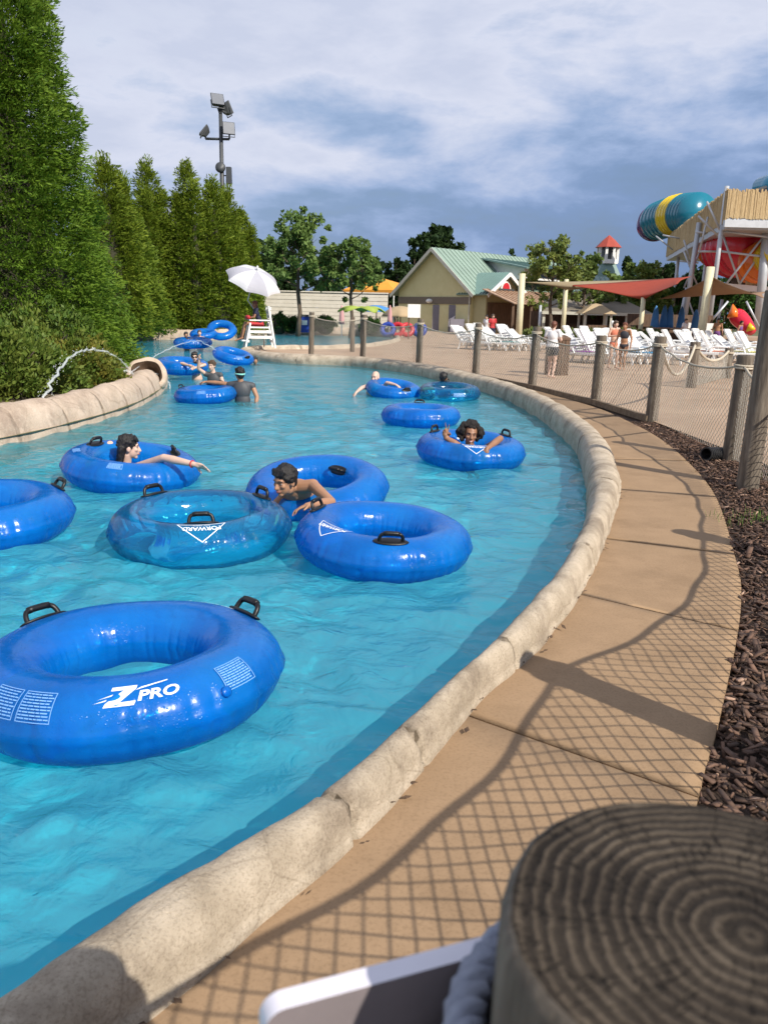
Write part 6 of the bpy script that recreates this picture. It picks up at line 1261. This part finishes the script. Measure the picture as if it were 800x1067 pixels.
M_mint = paint('mint_strap', (0.25, 0.62, 0.55), 0.5); M_redcl = paint('red_cloth', (0.45, 0.025, 0.03), 0.7); M_purple = paint('purple_cloth', (0.16, 0.06, 0.22), 0.8); M_coral = paint('coral_cloth', (0.55, 0.17, 0.10), 0.8)
def remeshed(b, name, m, voxel, parent=None, it=3, fac=0.5, disp=None):
    me = bpy.data.meshes.new('tmp'); me.from_pydata(b.v, [], b.f); o = bpy.data.objects.new('tmp', me); COL.objects.link(o)
    r = o.modifiers.new('r', 'REMESH'); r.mode = 'VOXEL'; r.voxel_size = voxel; r.use_smooth_shade = True
    if it: k = o.modifiers.new('s', 'SMOOTH'); k.iterations = it; k.factor = fac
    dg = bpy.context.evaluated_depsgraph_get(); out = bpy.data.meshes.new_from_object(o.evaluated_get(dg)); bpy.data.objects.remove(o); bpy.data.meshes.remove(me)
    out.name = name
    if disp:
        for v in out.vertices: v.co += v.normal * disp(v.co)
    out.materials.clear(); out.materials.append(m); out.polygons.foreach_set('use_smooth', [True] * len(out.polygons)); return link(name, out, parent)
def basis(x, y, z): return Matrix((Vector(x).normalized(), Vector(y).normalized(), Vector(z).normalized())).transposed()
def add_hand(b, w_, d, n, s, thumb, pose='relaxed'):
    """d: towards the finger tips, n: out of the palm, thumb: +1 / -1 side along d x n"""
    d = Vector(d).normalized(); n = (Vector(n) - d * Vector(n).dot(d)).normalized(); sd = d.cross(n) * thumb; w_ = Vector(w_)
    R = basis(sd, n, d); b.ell(w_ + d * 0.05 * s, (0.040 * s, 0.016 * s, 0.052 * s), R); b.cone(w_ - d * 0.01 * s, w_ + d * 0.03 * s, 0.024 * s, 0.026 * s)
    for i, (off, ln, r) in enumerate(((0.029, 0.070, 0.0088), (0.010, 0.080, 0.0092), (-0.010, 0.074, 0.0088), (-0.028, 0.058, 0.0078))):
        p = w_ + d * (0.088 - 0.012 * abs(i - 1)) * s + sd * off * s
        if pose == 'peace':
            cv, sp = ((0.03, 0.16) if i == 0 else (0.03, -0.14) if i == 1 else (1.25, 0.0))
        elif pose == 'drape': cv, sp = 0.42, 0.05 * (1.5 - i)
        elif pose == 'grip': cv, sp = 0.85, 0.0
        else: cv, sp = 0.22 + 0.06 * i, 0.07 * (1.5 - i)
        a = cv * 0.5; dirn = (d * math.cos(sp) + sd * math.sin(sp))
        for k in range(3):
            q = p + (dirn * math.cos(a) + n * math.sin(a)) * ln * s * (0.45, 0.32, 0.26)[k]; rr = r * s * (1 - 0.10 * k); b.cone(p, q, rr, rr * 0.92, 8); p = q; a += cv
    p = w_ + d * 0.025 * s + sd * 0.032 * s; t = (d * 0.55 + sd * 0.75 + n * (0.35 if pose != 'peace' else 0.9)).normalized(); q = p + t * 0.034 * s; b.cone(p, q, 0.0125 * s, 0.0105 * s, 8); t2 = (d * 0.9 + sd * (0.3 if pose != 'peace' else -0.5) + n * 0.4).normalized(); b.cone(q, q + t2 * 0.032 * s, 0.0102 * s, 0.0085 * s, 8)
def human(label, J, face, up, s, skin, voxel, hair=None, cloth=(), hands=None, group=None, feet=True, features=True, girth=1.0, smile=False):
    J = {k: Vector(v) for k, v in J.items()}; b = MB(); face = Vector(face).normalized(); up = Vector(up); up = (up - face * up.dot(face)).normalized(); lat = face.cross(up)   # lat: the figure's right
    sp = (J['chest'] - J['pelvis']).normalized(); la = (J['sR'] - J['sL']); la = (la - sp * la.dot(sp)).normalized(); fr = la.cross(sp) * -1
    R = basis(la, fr, sp); g = girth
    waist = J['pelvis'].lerp(J['chest'], 0.5)
    tors = [(J['chest'] + sp * 0.02 * s, (0.150 * s, 0.105 * s * g, 0.16 * s)), (J['chest'] + sp * 0.10 * s, (0.125 * s, 0.085 * s, 0.09 * s)), (waist, (0.130 * s * g, 0.095 * s * g, 0.17 * s)), (J['pelvis'], (0.155 * s * g, 0.115 * s * g, 0.13 * s))]
    for c, r in tors: b.ell(c, r, R, 20, 14)
    nb = J['chest'] + sp * 0.15 * s; hb = J['head'] - up * 0.075 * s - face * 0.018 * s; b.cone(nb, hb, 0.056 * s, 0.048 * s)
    arms = {}; legs = {}
    for sd in 'LR':
        b.cone(nb, J['s' + sd], 0.052 * s, 0.055 * s); b.cone(J['s' + sd], J['e' + sd], 0.051 * s, 0.038 * s); m_ = J['e' + sd].lerp(J['w' + sd], 0.3); b.cone(J['e' + sd], m_, 0.037 * s, 0.040 * s); b.cone(m_, J['w' + sd], 0.040 * s, 0.0255 * s)
        h = (hands or {}).get(sd)
        if h: add_hand(b, J['w' + sd], h[0], h[1], s, h[3] if len(h) > 3 else (1 if sd == 'L' else -1), h[2])
        else: d_ = (J['w' + sd] - J['e' + sd]).normalized(); b.ell(J['w' + sd] + d_ * 0.06 * s, (0.03 * s, 0.03 * s, 0.03 * s)); add_hand(b, J['w' + sd], d_, sp.cross(d_) + Vector((0.01, 0.02, 0.03)), s, 1 if sd == 'L' else -1)
        if 'k' + sd in J:
            hip = J['pelvis'] + la * (0.09 if sd == 'R' else -0.09) * s - sp * 0.05 * s; b.cone(hip, J['k' + sd], 0.085 * s * g, 0.054 * s); c_ = J['k' + sd].lerp(J['a' + sd], 0.28); b.cone(J['k' + sd], c_, 0.052 * s, 0.057 * s); b.cone(c_, J['a' + sd], 0.057 * s, 0.035 * s)
            legs[sd] = (hip, J['k' + sd], J['a' + sd])
            ft = J.get('t' + sd)
            if ft is not None: b.cone(J['a' + sd], Vector(ft), 0.036 * s, 0.026 * s); b.ell(J['a' + sd] - (Vector(ft) - J['a' + sd]).normalized() * 0.03 * s - sp * 0.02 * s, 0.034 * s)
    H = J['head']; Rh = basis(lat, face, up)
    b.ell(H + up * 0.022 * s - face * 0.012 * s, (0.073 * s, 0.094 * s, 0.092 * s), Rh, 20, 14); b.ell(H + face * 0.026 * s - up * 0.035 * s, (0.058 * s, 0.062 * s, 0.072 * s), Rh, 18, 12)
    b.ell(H + face * 0.062 * s - up * 0.092 * s, (0.026 * s, 0.022 * s, 0.020 * s), Rh); b.ell(H + face * 0.072 * s + up * 0.026 * s, (0.052 * s, 0.016 * s, 0.014 * s), Rh)
    b.cone(H + face * 0.082 * s + up * 0.012 * s, H + face * 0.104 * s - up * 0.028 * s, 0.0085 * s, 0.0145 * s, 8); b.ell(H + face * 0.092 * s - up * 0.031 * s, (0.019 * s, 0.012 * s, 0.010 * s), Rh)
    for q in (-1, 1):
        b.ell(H + lat * q * 0.040 * s + face * 0.062 * s - up * 0.018 * s, (0.022 * s, 0.02 * s, 0.02 * s), Rh); b.ell(H + lat * q * 0.076 * s - up * 0.012 * s - face * 0.01 * s, (0.011 * s, 0.021 * s, 0.031 * s), Rh)
    b.ell(H + face * 0.082 * s - up * 0.058 * s, (0.026 * s, 0.014 * s, 0.013 * s), Rh)
    root = remeshed(b, 'person', skin, voxel); tag(root, label, 'person', group)
    if features:
        for q in (-1, 1):
            e = MB(); e.ell(H + lat * q * 0.032 * s + face * 0.070 * s + up * 0.004 * s, (0.0135 * s, 0.009 * s, 0.0062 * s), Rh); eo = e.build('eye', M_eye, root, True); i = MB(); i.ell(H + lat * q * 0.032 * s + face * 0.0765 * s + up * 0.004 * s, (0.0068 * s, 0.0045 * s, 0.0062 * s), Rh); i.build('iris', M_iris, eo, True)
            w_ = MB(); w_.tube([H + lat * q * 0.014 * s + face * 0.0885 * s + up * 0.027 * s, H + lat * q * 0.034 * s + face * 0.0845 * s + up * 0.033 * s, H + lat * q * 0.052 * s + face * 0.070 * s + up * 0.026 * s], [0.0025 * s, 0.0035 * s, 0.002 * s], 6); w_.build('eyebrow', M_brow, root, True)
        l = MB(); wl = 0.030 if smile else 0.024
        l.tube([H + lat * (-wl) * s + face * 0.080 * s - up * (0.052 if smile else 0.058) * s, H + face * 0.0975 * s - up * 0.056 * s, H + lat * wl * s + face * 0.080 * s - up * (0.052 if smile else 0.058) * s], [0.003 * s, 0.006 * s, 0.003 * s], 8)
        l.tube([H + lat * (-wl) * s + face * 0.080 * s - up * (0.053 if smile else 0.06) * s, H + face * 0.0965 * s - up * (0.074 if smile else 0.067) * s, H + lat * wl * s + face * 0.080 * s - up * (0.053 if smile else 0.06) * s], [0.003 * s, 0.006 * s, 0.003 * s], 8); lo = l.build('lips', M_lip, root, True)
        if smile: t = MB(); t.tube([H + lat * (-0.021) * s + face * 0.085 * s - up * 0.057 * s, H + face * 0.0955 * s - up * 0.064 * s, H + lat * 0.021 * s + face * 0.085 * s - up * 0.057 * s], [0.003 * s, 0.0065 * s, 0.003 * s], 6); t.build('teeth', M_teeth, lo, True)
    if hair:
        kind, hm = hair; h = MB(); rg = random.Random(len(label) * 7)
        C0 = H + up * 0.030 * s - face * 0.022 * s
        if kind in ('short', 'long', 'bald'):
            if kind != 'bald':
                h.ell(C0 + up * 0.006 * s, (0.084 * s, 0.098 * s, 0.094 * s), Rh, 20, 14)
                for k in range(46):
                    a = rg.uniform(0, 2 * PI); e = rg.uniform(-0.25, 1.4); v = Vector((math.cos(a) * math.cos(e), math.sin(a) * math.cos(e), math.sin(e)))
                    if v.y > 0.55 and v.z < 0.55: continue
                    c = C0 + Rh @ Vector((v.x * 0.076 * s, v.y * 0.092 * s, v.z * 0.092 * s)); h.ell(c, rg.uniform(0.014, 0.024) * s, None, 8, 6)
                h.ell(H - face * 0.062 * s - up * 0.02 * s, (0.062 * s, 0.042 * s, 0.06 * s), Rh)
                for q in (-1, 1): h.ell(H + lat * q * 0.070 * s - face * 0.012 * s + up * 0.012 * s, (0.012 * s, 0.03 * s, 0.035 * s), Rh)
                for k in range(9): q = (k - 4) / 4; h.cone(C0 + Rh @ Vector((q * 0.06 * s, 0.07 * s, 0.07 * s)), C0 + Rh @ Vector((q * 0.062 * s, 0.104 * s - abs(q) * 0.02 * s, (0.035 + 0.01 * rg.random()) * s)), 0.016 * s, 0.008 * s, 8)
            if kind == 'long':
                for k in range(22): q = rg.uniform(-1, 1); t0 = H - face * rg.uniform(0.03, 0.09) * s + lat * q * 0.07 * s; h.cone(t0, t0 - up * rg.uniform(0.12, 0.2) * s - face * rg.uniform(0.0, 0.03) * s, 0.026 * s, 0.013 * s, 8)
        else:                                   # big curls
            for k in range(190):
                a = rg.uniform(0, 2 * PI); e = rg.uniform(-0.75, 1.5); v = Vector((math.cos(a) * math.cos(e), math.sin(a) * math.cos(e), math.sin(e)))
                if v.y > 0.42 and v.z < 0.62 and abs(v.x) < 0.72: continue
                c = C0 + Rh @ Vector((v.x * rg.uniform(0.10, 0.150) * s, v.y * rg.uniform(0.08, 0.115) * s - 0.01 * s, v.z * rg.uniform(0.09, 0.125) * s - 0.005 * s)); h.ell(c, rg.uniform(0.018, 0.034) * s, None, 8, 6)
        if h.v: remeshed(h, 'hair', hm, max(voxel, 0.006 * s), root, 1, 0.4, lambda p: 0.006 * s * noise.noise(Vector((p.x * 130, p.y * 130, p.z * 45))))
    for c in cloth:
        kind, cm = c[0], c[1]; q = MB(); k = 1.09
        if kind in ('shirt', 'vest', 'top'):
            use = tors[:3] if kind == 'shirt' else tors[:4] if kind == 'vest' else tors[:1]
            for cc, r in use: q.ell(cc, tuple(x * k for x in r), R, 20, 14)
            if kind == 'shirt': q.ell(tors[3][0] + sp * 0.05 * s, tuple(x * 1.07 for x in tors[3][1]), R, 20, 14)
            if kind != 'top':
                for sd in 'LR': q.cone(nb, J['s' + sd], 0.056 * s, 0.064 * s); q.cone(J['s' + sd], J['s' + sd].lerp(J['e' + sd], 0.55 if kind == 'shirt' else 0.12), 0.063 * s, 0.056 * s)
        if kind == 'shorts':
            q.ell(tors[3][0], tuple(x * 1.1 for x in tors[3][1]), R, 20, 14)
            for sd in legs: hip, kn, an = legs[sd]; q.cone(hip, hip.lerp(kn, c[2] if len(c) > 2 else 0.6), 0.098 * s * g, 0.076 * s)
        if kind == 'briefs': q.ell(tors[3][0] - sp * 0.02 * s, tuple(x * 1.06 for x in tors[3][1]), R, 20, 14)
        remeshed(q, {'shirt': 'shirt', 'vest': 'swim_shirt', 'top': 'bikini_top', 'shorts': 'shorts', 'briefs': 'bikini_bottom'}[kind], cm, max(voxel, 0.008), root, 3)
    return root, dict(H=H, lat=lat, face=face, up=up, s=s, Rh=Rh)
def band(parent, f, z, r, h, m, name):        # a strap round the head
    b = MB(); H, Rh, s = f['H'], f['Rh'], f['s']; n = 32; pts = [H + Rh @ Vector((0.084 * s * r * math.cos(2 * PI * k / n), (0.104 * s * math.sin(2 * PI * k / n) - 0.012 * s) * r, (z + 0.012 * math.sin(2 * PI * k / n)) * s)) for k in range(n)]
    up = Rh @ Vector((0, 0, 1)); vs = []
    for p in pts: vs += [p - up * h * s, p + up * h * s]
    b.add(vs, [(2 * k, 2 * ((k + 1) % n), 2 * ((k + 1) % n) + 1, 2 * k + 1) for k in range(n)]); o = b.build(name, m, parent, True); q = o.modifiers.new('thickness', 'SOLIDIFY'); q.thickness = 0.008 * s; return o
def goggles(parent, f, m_l, m_s):
    H, lat, face, up, s, Rh = (f[k] for k in ('H', 'lat', 'face', 'up', 's', 'Rh')); b = MB()
    for q in (-1, 1): b.ell(H + lat * q * 0.034 * s + face * 0.088 * s + up * 0.006 * s, (0.028 * s, 0.014 * s, 0.021 * s), Rh)
    b.tube([H + lat * -0.012 * s + face * 0.1 * s + up * 0.01 * s, H + lat * 0.012 * s + face * 0.1 * s + up * 0.01 * s], 0.005 * s, 6)
    for q in (-1, 1): b.tube([H + lat * q * 0.058 * s + face * 0.08 * s + up * 0.008 * s, H + lat * q * 0.082 * s + face * 0.01 * s + up * 0.01 * s], 0.005 * s, 6)
    return b.build('sunglasses', m_l, parent, True)

# woman inside the tube at the left, looking right, one arm along the tube
Yw = 7.75
hd = far(135, 466, Yw + 0.02)
J = dict(head=hd, chest=hd + Vector((-0.05, 0.05, -0.36)), pelvis=hd + Vector((-0.02, 0.12, -0.78)), sR=hd + Vector((0.04, -0.13, -0.20)), sL=hd + Vector((-0.14, 0.18, -0.19)),
         eR=far(171, 477, Yw - 0.38), wR=far(203, 484, Yw - 0.52), eL=far(115, 463, Yw + 0.22), wL=far(100, 474, Yw + 0.05), kL=hd + Vector((0.3, 0.2, -0.95)), kR=hd + Vector((0.3, 0.05, -0.97)), aL=hd + Vector((0.2, 0.2, -1.3)), aR=hd + Vector((0.2, 0.05, -1.32)))
wo_, f_ = human('woman with wet dark hair turned away, pale arm stretched over her blue tube', J, (0.86, 0.30, -0.08), (-0.08, 0, 1), 0.98, SK_P, 0.007, ('long', M_hair), [('vest', M_navy)], {'R': ((0.9, -0.15, -0.18), (0.1, -0.75, -0.6), 'relaxed', 1), 'L': ((-0.6, -0.3, -0.6), (0.2, -0.5, -0.8), 'drape', 1)})
b = MB(); p = J['wR'].lerp(J['eR'], 0.08); d_ = (J['wR'] - J['eR']).normalized(); q1 = d_.orthogonal().normalized(); q2 = d_.cross(q1); b.tube([p + (q1 * math.cos(a) + q2 * math.sin(a)) * 0.031 for a in np.linspace(0, 2 * PI, 18, endpoint=False)], 0.006, 6, closed=True); b.build('bracelet', M_redcl, wo_, True)
# boy leaning from one tube onto the next
Yb = 6.15
hd = far(297, 501, Yb)
J = dict(head=hd, chest=far(312, 513, Yb + 0.28), pelvis=far(338, 527, Yb + 0.62), sR=far(303, 512, Yb + 0.30), sL=far(326, 506, Yb + 0.10), eL=far(345, 523, Yb - 0.22), wL=far(324, 526, Yb - 0.42), eR=far(285, 528, Yb + 0.20), wR=far(290, 535, Yb - 0.05),
         kL=far(352, 540, Yb + 0.9), kR=far(340, 545, Yb + 0.9), aL=far(360, 545, Yb + 1.1), aR=far(350, 550, Yb + 1.1))
for k in ('kL', 'kR', 'aL', 'aR'): J[k].z = min(J[k].z, WZ - 0.35)
boy, f_ = human('boy with short black hair leaning bare chested from one tube onto another', J, (-0.62, -0.70, -0.22), (-0.05, -0.12, 1), 0.97, SK_T, 0.0065, ('short', M_hair), [], {'L': ((-0.85, -0.25, -0.22), (0.0, -0.25, -0.95), 'drape', 1), 'R': ((-0.2, -0.9, -0.3), (0, 0, -1), 'drape', 1)})
# girl with the peace sign
Yg_ = 9.12
hd = far(490, 453, Yg_)
J = dict(head=hd, chest=hd + Vector((0.02, 0.10, -0.34)), pelvis=hd + Vector((0.02, 0.20, -0.74)), sR=hd + Vector((-0.15, 0.04, -0.19)), sL=hd + Vector((0.17, 0.06, -0.19)), eR=far(477, 464, Yg_ - 0.28), wR=far(464, 456, Yg_ - 0.24),
         eL=far(521, 457, Yg_ - 0.17), wL=far(507, 468, Yg_ - 0.50), kL=hd + Vector((0.1, 0.1, -1.1)), kR=hd + Vector((-0.1, 0.1, -1.1)), aL=hd + Vector((0.1, 0.3, -1.4)), aR=hd + Vector((-0.1, 0.3, -1.4)))
girl, f_ = human('smiling girl with big curly dark hair making a peace sign in her tube', J, (0.05, -0.98, -0.02), (0.10, 0, 1), 0.98, SK_B, 0.0065, ('curly', M_curl), [('vest', M_navy)], {'R': ((-0.05, -0.12, 1.0), (0.15, -1, 0), 'peace', 1), 'L': ((-0.18, -0.35, -0.9), (0.0, 0.8, -0.3), 'drape', -1)}, smile=True)
# bald man at the far curb
Ym = 16.7
hd = far(391, 393, Ym)
J = dict(head=hd, chest=hd + Vector((-0.03, -0.02, -0.34)), pelvis=hd + Vector((-0.02, 0.05, -0.74)), sR=hd + Vector((-0.19, -0.04, -0.20)), sL=hd + Vector((0.18, -0.02, -0.20)), eR=far(377, 404, Ym - 0.25), wR=far(371, 409, Ym - 0.35), eL=far(403, 399, Ym - 0.2), wL=far(412, 401, Ym - 0.35))
human('bald man with pale shoulders leaning on his tube near the far curb', J, (-0.5, -0.85, -0.1), (0, 0, 1), 1.02, SK_P, 0.011, None, [], {'R': ((-0.4, -0.4, -0.6), (0, 0, -1), 'drape'), 'L': ((0.6, -0.6, -0.2), (0, 0, -1), 'drape')}, 'bathers in the river')
# child behind the bright tube
Yc = 16.75
hd = far(462, 394, Yc)
J = dict(head=hd, chest=hd + Vector((0.0, 0.03, -0.32)), pelvis=hd + Vector((0.0, 0.06, -0.70)), sR=hd + Vector((0.16, 0.0, -0.19)), sL=hd + Vector((-0.16, 0.0, -0.19)), eR=hd + Vector((0.34, -0.12, -0.22)), wR=hd + Vector((0.42, -0.32, -0.22)), eL=hd + Vector((-0.33, -0.1, -0.2)), wL=hd + Vector((-0.4, -0.3, -0.2)))
human('dark haired child looking away, sitting in the bright blue tube by the far curb', J, (0.35, 0.9, 0), (0, 0, 1), 0.95, SK_T, 0.011, ('short', M_hair), [('vest', M_navy)], None, 'bathers in the river', features=False)
# man in the grey swim shirt, seen from behind
Yn = 14.9
hd = far(250, 390, Yn)
J = dict(head=hd, chest=far(252, 408, Yn), pelvis=far(254, 427, Yn), sL=far(240, 401, Yn + 0.05), sR=far(263, 402, Yn + 0.04), eL=far(228, 399, Yn + 0.12), wL=far(215, 398, Yn + 0.2), eR=far(268, 414, Yn - 0.02), wR=far(266, 424, Yn - 0.1), kL=far(251, 440, Yn), kR=far(259, 440, Yn), aL=far(251, 462, Yn + .1), aR=far(259, 462, Yn + .1))
mn, f_ = human('man in a dark grey swim shirt with a mint goggle strap, seen from behind', J, (-0.45, 0.85, -0.05), (0, 0, 1), 1.02, SK_T, 0.010, ('short', M_hair), [('vest', M_suit)], {'L': ((-0.9, 0.2, -0.1), (0, 0, -1), 'grip'), 'R': ((0, -0.1, -1), (-1, 0, 0), 'relaxed')}, 'bathers in the river', features=False)
band(mn, f_, 0.012, 1.09, 0.013, M_mint, 'goggle_strap')
# child beyond that tube
Yk = 17.4
hd = far(221, 381, Yk)
J = dict(head=hd, chest=hd + Vector((0.03, 0.05, -0.31)), pelvis=hd + Vector((0.05, 0.1, -0.68)), sR=hd + Vector((-0.14, 0.02, -0.18)), sL=hd + Vector((0.17, 0.03, -0.19)), eR=hd + Vector((-0.26, -0.12, -0.06)), wR=hd + Vector((-0.22, -0.2, 0.14)), eL=hd + Vector((0.24, -0.02, -0.42)), wL=hd + Vector((0.16, -0.22, -0.5)))
kd, f_ = human('child in dark swimwear hanging on between the two tubes in the middle distance', J, (-0.3, -0.9, -0.1), (0, 0, 1), 0.9, SK_P, 0.011, ('short', M_brownhair), [('vest', M_suit)], None, 'bathers in the river')
# child with sunglasses
Ys = 19.3
hd = far(203, 372, Ys)
J = dict(head=hd, chest=hd + Vector((0.02, 0.06, -0.31)), pelvis=hd + Vector((0.03, 0.12, -0.70)), sR=hd + Vector((-0.16, 0.02, -0.18)), sL=hd + Vector((0.17, 0.03, -0.18)), eR=hd + Vector((-0.26, -0.22, -0.14)), wR=hd + Vector((-0.06, -0.36, -0.17)), eL=hd + Vector((0.28, -0.2, -0.16)), wL=hd + Vector((0.1, -0.36, -0.22)))
kd, f_ = human('child wearing sunglasses with folded arms on a tube, short dark hair', J, (0.25, -0.95, -0.05), (0, 0, 1), 0.95, SK_P, 0.011, ('short', M_hair), [], None, 'bathers in the river'); goggles(kd, f_, M_iris, M_iris)
# swimmers further off
for px, py, Y, lab, hm, sk in ((194, 349, 33.3, 'dark haired swimmer in the spray, farthest left in the river', M_hair, SK_T), (208, 347, 34.5, 'swimmer with brown hair beside the upright tube', M_brownhair, SK_P), (266, 376, 25.6, 'swimmer with only a dark wet head showing below the lifeguard stand', M_hair, SK_T)):
    hd = far(px, py, Y)
    J = dict(head=hd, chest=hd + Vector((0, 0.04, -0.32)), pelvis=hd + Vector((0, 0.08, -0.72)), sR=hd + Vector((-0.17, 0, -0.19)), sL=hd + Vector((0.17, 0, -0.19)), eR=hd + Vector((-0.3, -0.15, -0.2)), wR=hd + Vector((-0.2, -0.38, -0.2)), eL=hd + Vector((0.3, -0.15, -0.2)), wL=hd + Vector((0.22, -0.38, -0.2)))
    human(lab, J, (0.4, -0.9, 0), (0, 0, 1), 0.98, sk, 0.014, ('short', hm), [('vest', M_navy)] if py > 360 else [], None, 'bathers in the river', features=False)
# lifeguard on the chair, facing left
o = Vector(ch.location); fx = Vector((-0.97, -0.26, 0)); sx_ = Vector((0.26, -0.97, 0))   # forward and the guard's left-hand side towards us
seat = o + Vector((0, 0, 0.87)) + fx * 0.04
J = dict(head=seat + fx * 0.12 + Vector((0, 0, 0.70)), chest=seat + fx * 0.05 + Vector((0, 0, 0.36)), pelvis=seat - fx * 0.10, sL=seat + fx * 0.04 + sx_ * 0.19 + Vector((0, 0, 0.52)), sR=seat + fx * 0.04 - sx_ * 0.19 + Vector((0, 0, 0.52)), eL=seat + fx * 0.16 + sx_ * 0.26 + Vector((0, 0, 0.24)), eR=seat + fx * 0.16 - sx_ * 0.26 + Vector((0, 0, 0.24)), wL=seat + fx * 0.38 + sx_ * 0.14 + Vector((0, 0, 0.18)), wR=seat + fx * 0.38 - sx_ * 0.14 + Vector((0, 0, 0.18)),
         kL=seat + fx * 0.46 + sx_ * 0.11 + Vector((0, 0, 0.02)), kR=seat + fx * 0.46 - sx_ * 0.11 + Vector((0, 0, 0.02)), aL=seat + fx * 0.60 + sx_ * 0.12 + Vector((0, 0, -0.52)), aR=seat + fx * 0.66 - sx_ * 0.10 + Vector((0, 0, -0.56)), tL=seat + fx * 0.78 + sx_ * 0.12 + Vector((0, 0, -0.60)), tR=seat + fx * 0.84 - sx_ * 0.10 + Vector((0, 0, -0.64)))
lg, f_ = human('lifeguard in navy shirt and red shorts sitting on the white chair', J, fx - Vector((0, 0, 0.15)), (0, 0, 1), 0.98, SK_B, 0.013, ('long', M_redhair), [('shirt', M_navy), ('shorts', M_redcl, 0.7)], None, None, features=False)
b = MB(); b.cone(J['wL'] + Vector((0, 0, 0.05)) - sx_ * 0.4, J['wL'] + Vector((0, 0, 0.05)) + sx_ * 0.22, 0.075, 0.075); q = b.build('rescue_tube', M_redcl, None, True); tag(q, 'red rescue float lying across the lifeguard\'s lap', 'rescue float')
def stand(px, Y, h, yaw, label, skin, hair, cloth, stride=0.0, group='people on the deck', girth=1.0, arms='down', lean=0.0, vox=0.013, sit=False):
    s = h / 1.68; p = Vector((gx(px, Y), Y, 0)); f = Vector((math.sin(yaw), -math.cos(yaw), 0)); l = Vector((math.cos(yaw), math.sin(yaw), 0)); Z = lambda z: Vector((0, 0, z * s))   # f: facing, l: the figure's left
    J = dict(head=p + Z(1.56) + f * (0.03 + lean * 1.2) * s, chest=p + Z(1.23) + f * lean * 0.8 * s, pelvis=p + Z(0.90), sL=p + Z(1.40) + l * 0.175 * s + f * lean * s, sR=p + Z(1.40) - l * 0.175 * s + f * lean * s, kL=p + Z(0.49) + l * 0.10 * s + f * (0.10 + stride * 0.5) * s, kR=p + Z(0.49) - l * 0.10 * s + f * (0.06 - stride * 0.3) * s,
             aL=p + Z(0.08) + l * 0.10 * s + f * stride * s, aR=p + Z(0.08) - l * 0.10 * s - f * stride * s, tL=p + Z(0.03) + l * 0.12 * s + f * (stride + 0.17) * s, tR=p + Z(0.03) - l * 0.12 * s + f * (0.17 - stride) * s)
    if arms == 'down': J.update(eL=p + Z(1.12) + l * 0.25 * s + f * (lean - 0.05) * s, eR=p + Z(1.12) - l * 0.25 * s + f * (lean - 0.02) * s, wL=p + Z(0.88) + l * 0.27 * s + f * (lean + 0.1) * s, wR=p + Z(0.88) - l * 0.27 * s + f * (lean + 0.1) * s)
    else: J.update(eL=p + Z(1.14) + l * 0.26 * s + f * lean * s, eR=p + Z(1.14) - l * 0.26 * s + f * lean * s, wL=p + Z(1.16) + l * 0.08 * s + f * (0.26 + lean) * s, wR=p + Z(1.18) - l * 0.08 * s + f * (0.26 + lean) * s)
    return human(label, J, f - Vector((0, 0, 0.1)), (0, 0, 1), s, skin, vox, hair, cloth, None, group, girth=girth, features=False)
stand(577, 20.3, 1.36, rad(150), 'person in a white shirt and dark shorts walking away beside the brown bin', SK_P, ('short', M_redhair), [('shirt', M_tee), ('shorts', M_shorts, 0.5)], 0.12, girth=1.18, arms='up')
stand(652, 24.0, 1.36, rad(-30), 'woman in a dark bikini with a long ponytail standing in front of the loungers', SK_T, ('long', M_redhair), [('top', M_shorts), ('briefs', M_shorts)], 0.16, lean=0.05)
stand(641, 24.6, 1.40, rad(25), 'companion in coral swimwear just left of the bikini wearing woman', SK_L, ('long', M_brownhair), [('top', M_coral), ('briefs', M_coral)], 0.08, arms='up')
stand(513, 43, 1.55, rad(20), 'person in a red top near the porch behind the left loungers', SK_L, ('short', M_brownhair), [('shirt', M_redcl), ('shorts', M_navy)], 0.08, vox=0.018)
stand(507, 44, 1.5, rad(-40), 'person in a white top beside the one in red near the porch', SK_L, ('short', M_hair), [('shirt', M_tee), ('shorts', M_shorts)], 0.05, vox=0.018)
stand(714, 45, 1.55, rad(30), 'person in white standing at the bar near the folded blue umbrellas', SK_L, ('short', M_brownhair), [('shirt', M_tee), ('shorts', M_purple)], 0.05, vox=0.018)
stand(748, 44, 1.6, rad(-20), 'bare chested person in purple shorts right of the tallest cream pole', SK_T, ('short', M_hair), [('shorts', M_purple)], 0.1, vox=0.018)
stand(772, 43, 1.5, rad(40), 'person in purple swimwear standing below the small red slide', SK_T, ('short', M_hair), [('top', M_purple), ('briefs', M_purple)], 0.05, vox=0.018)
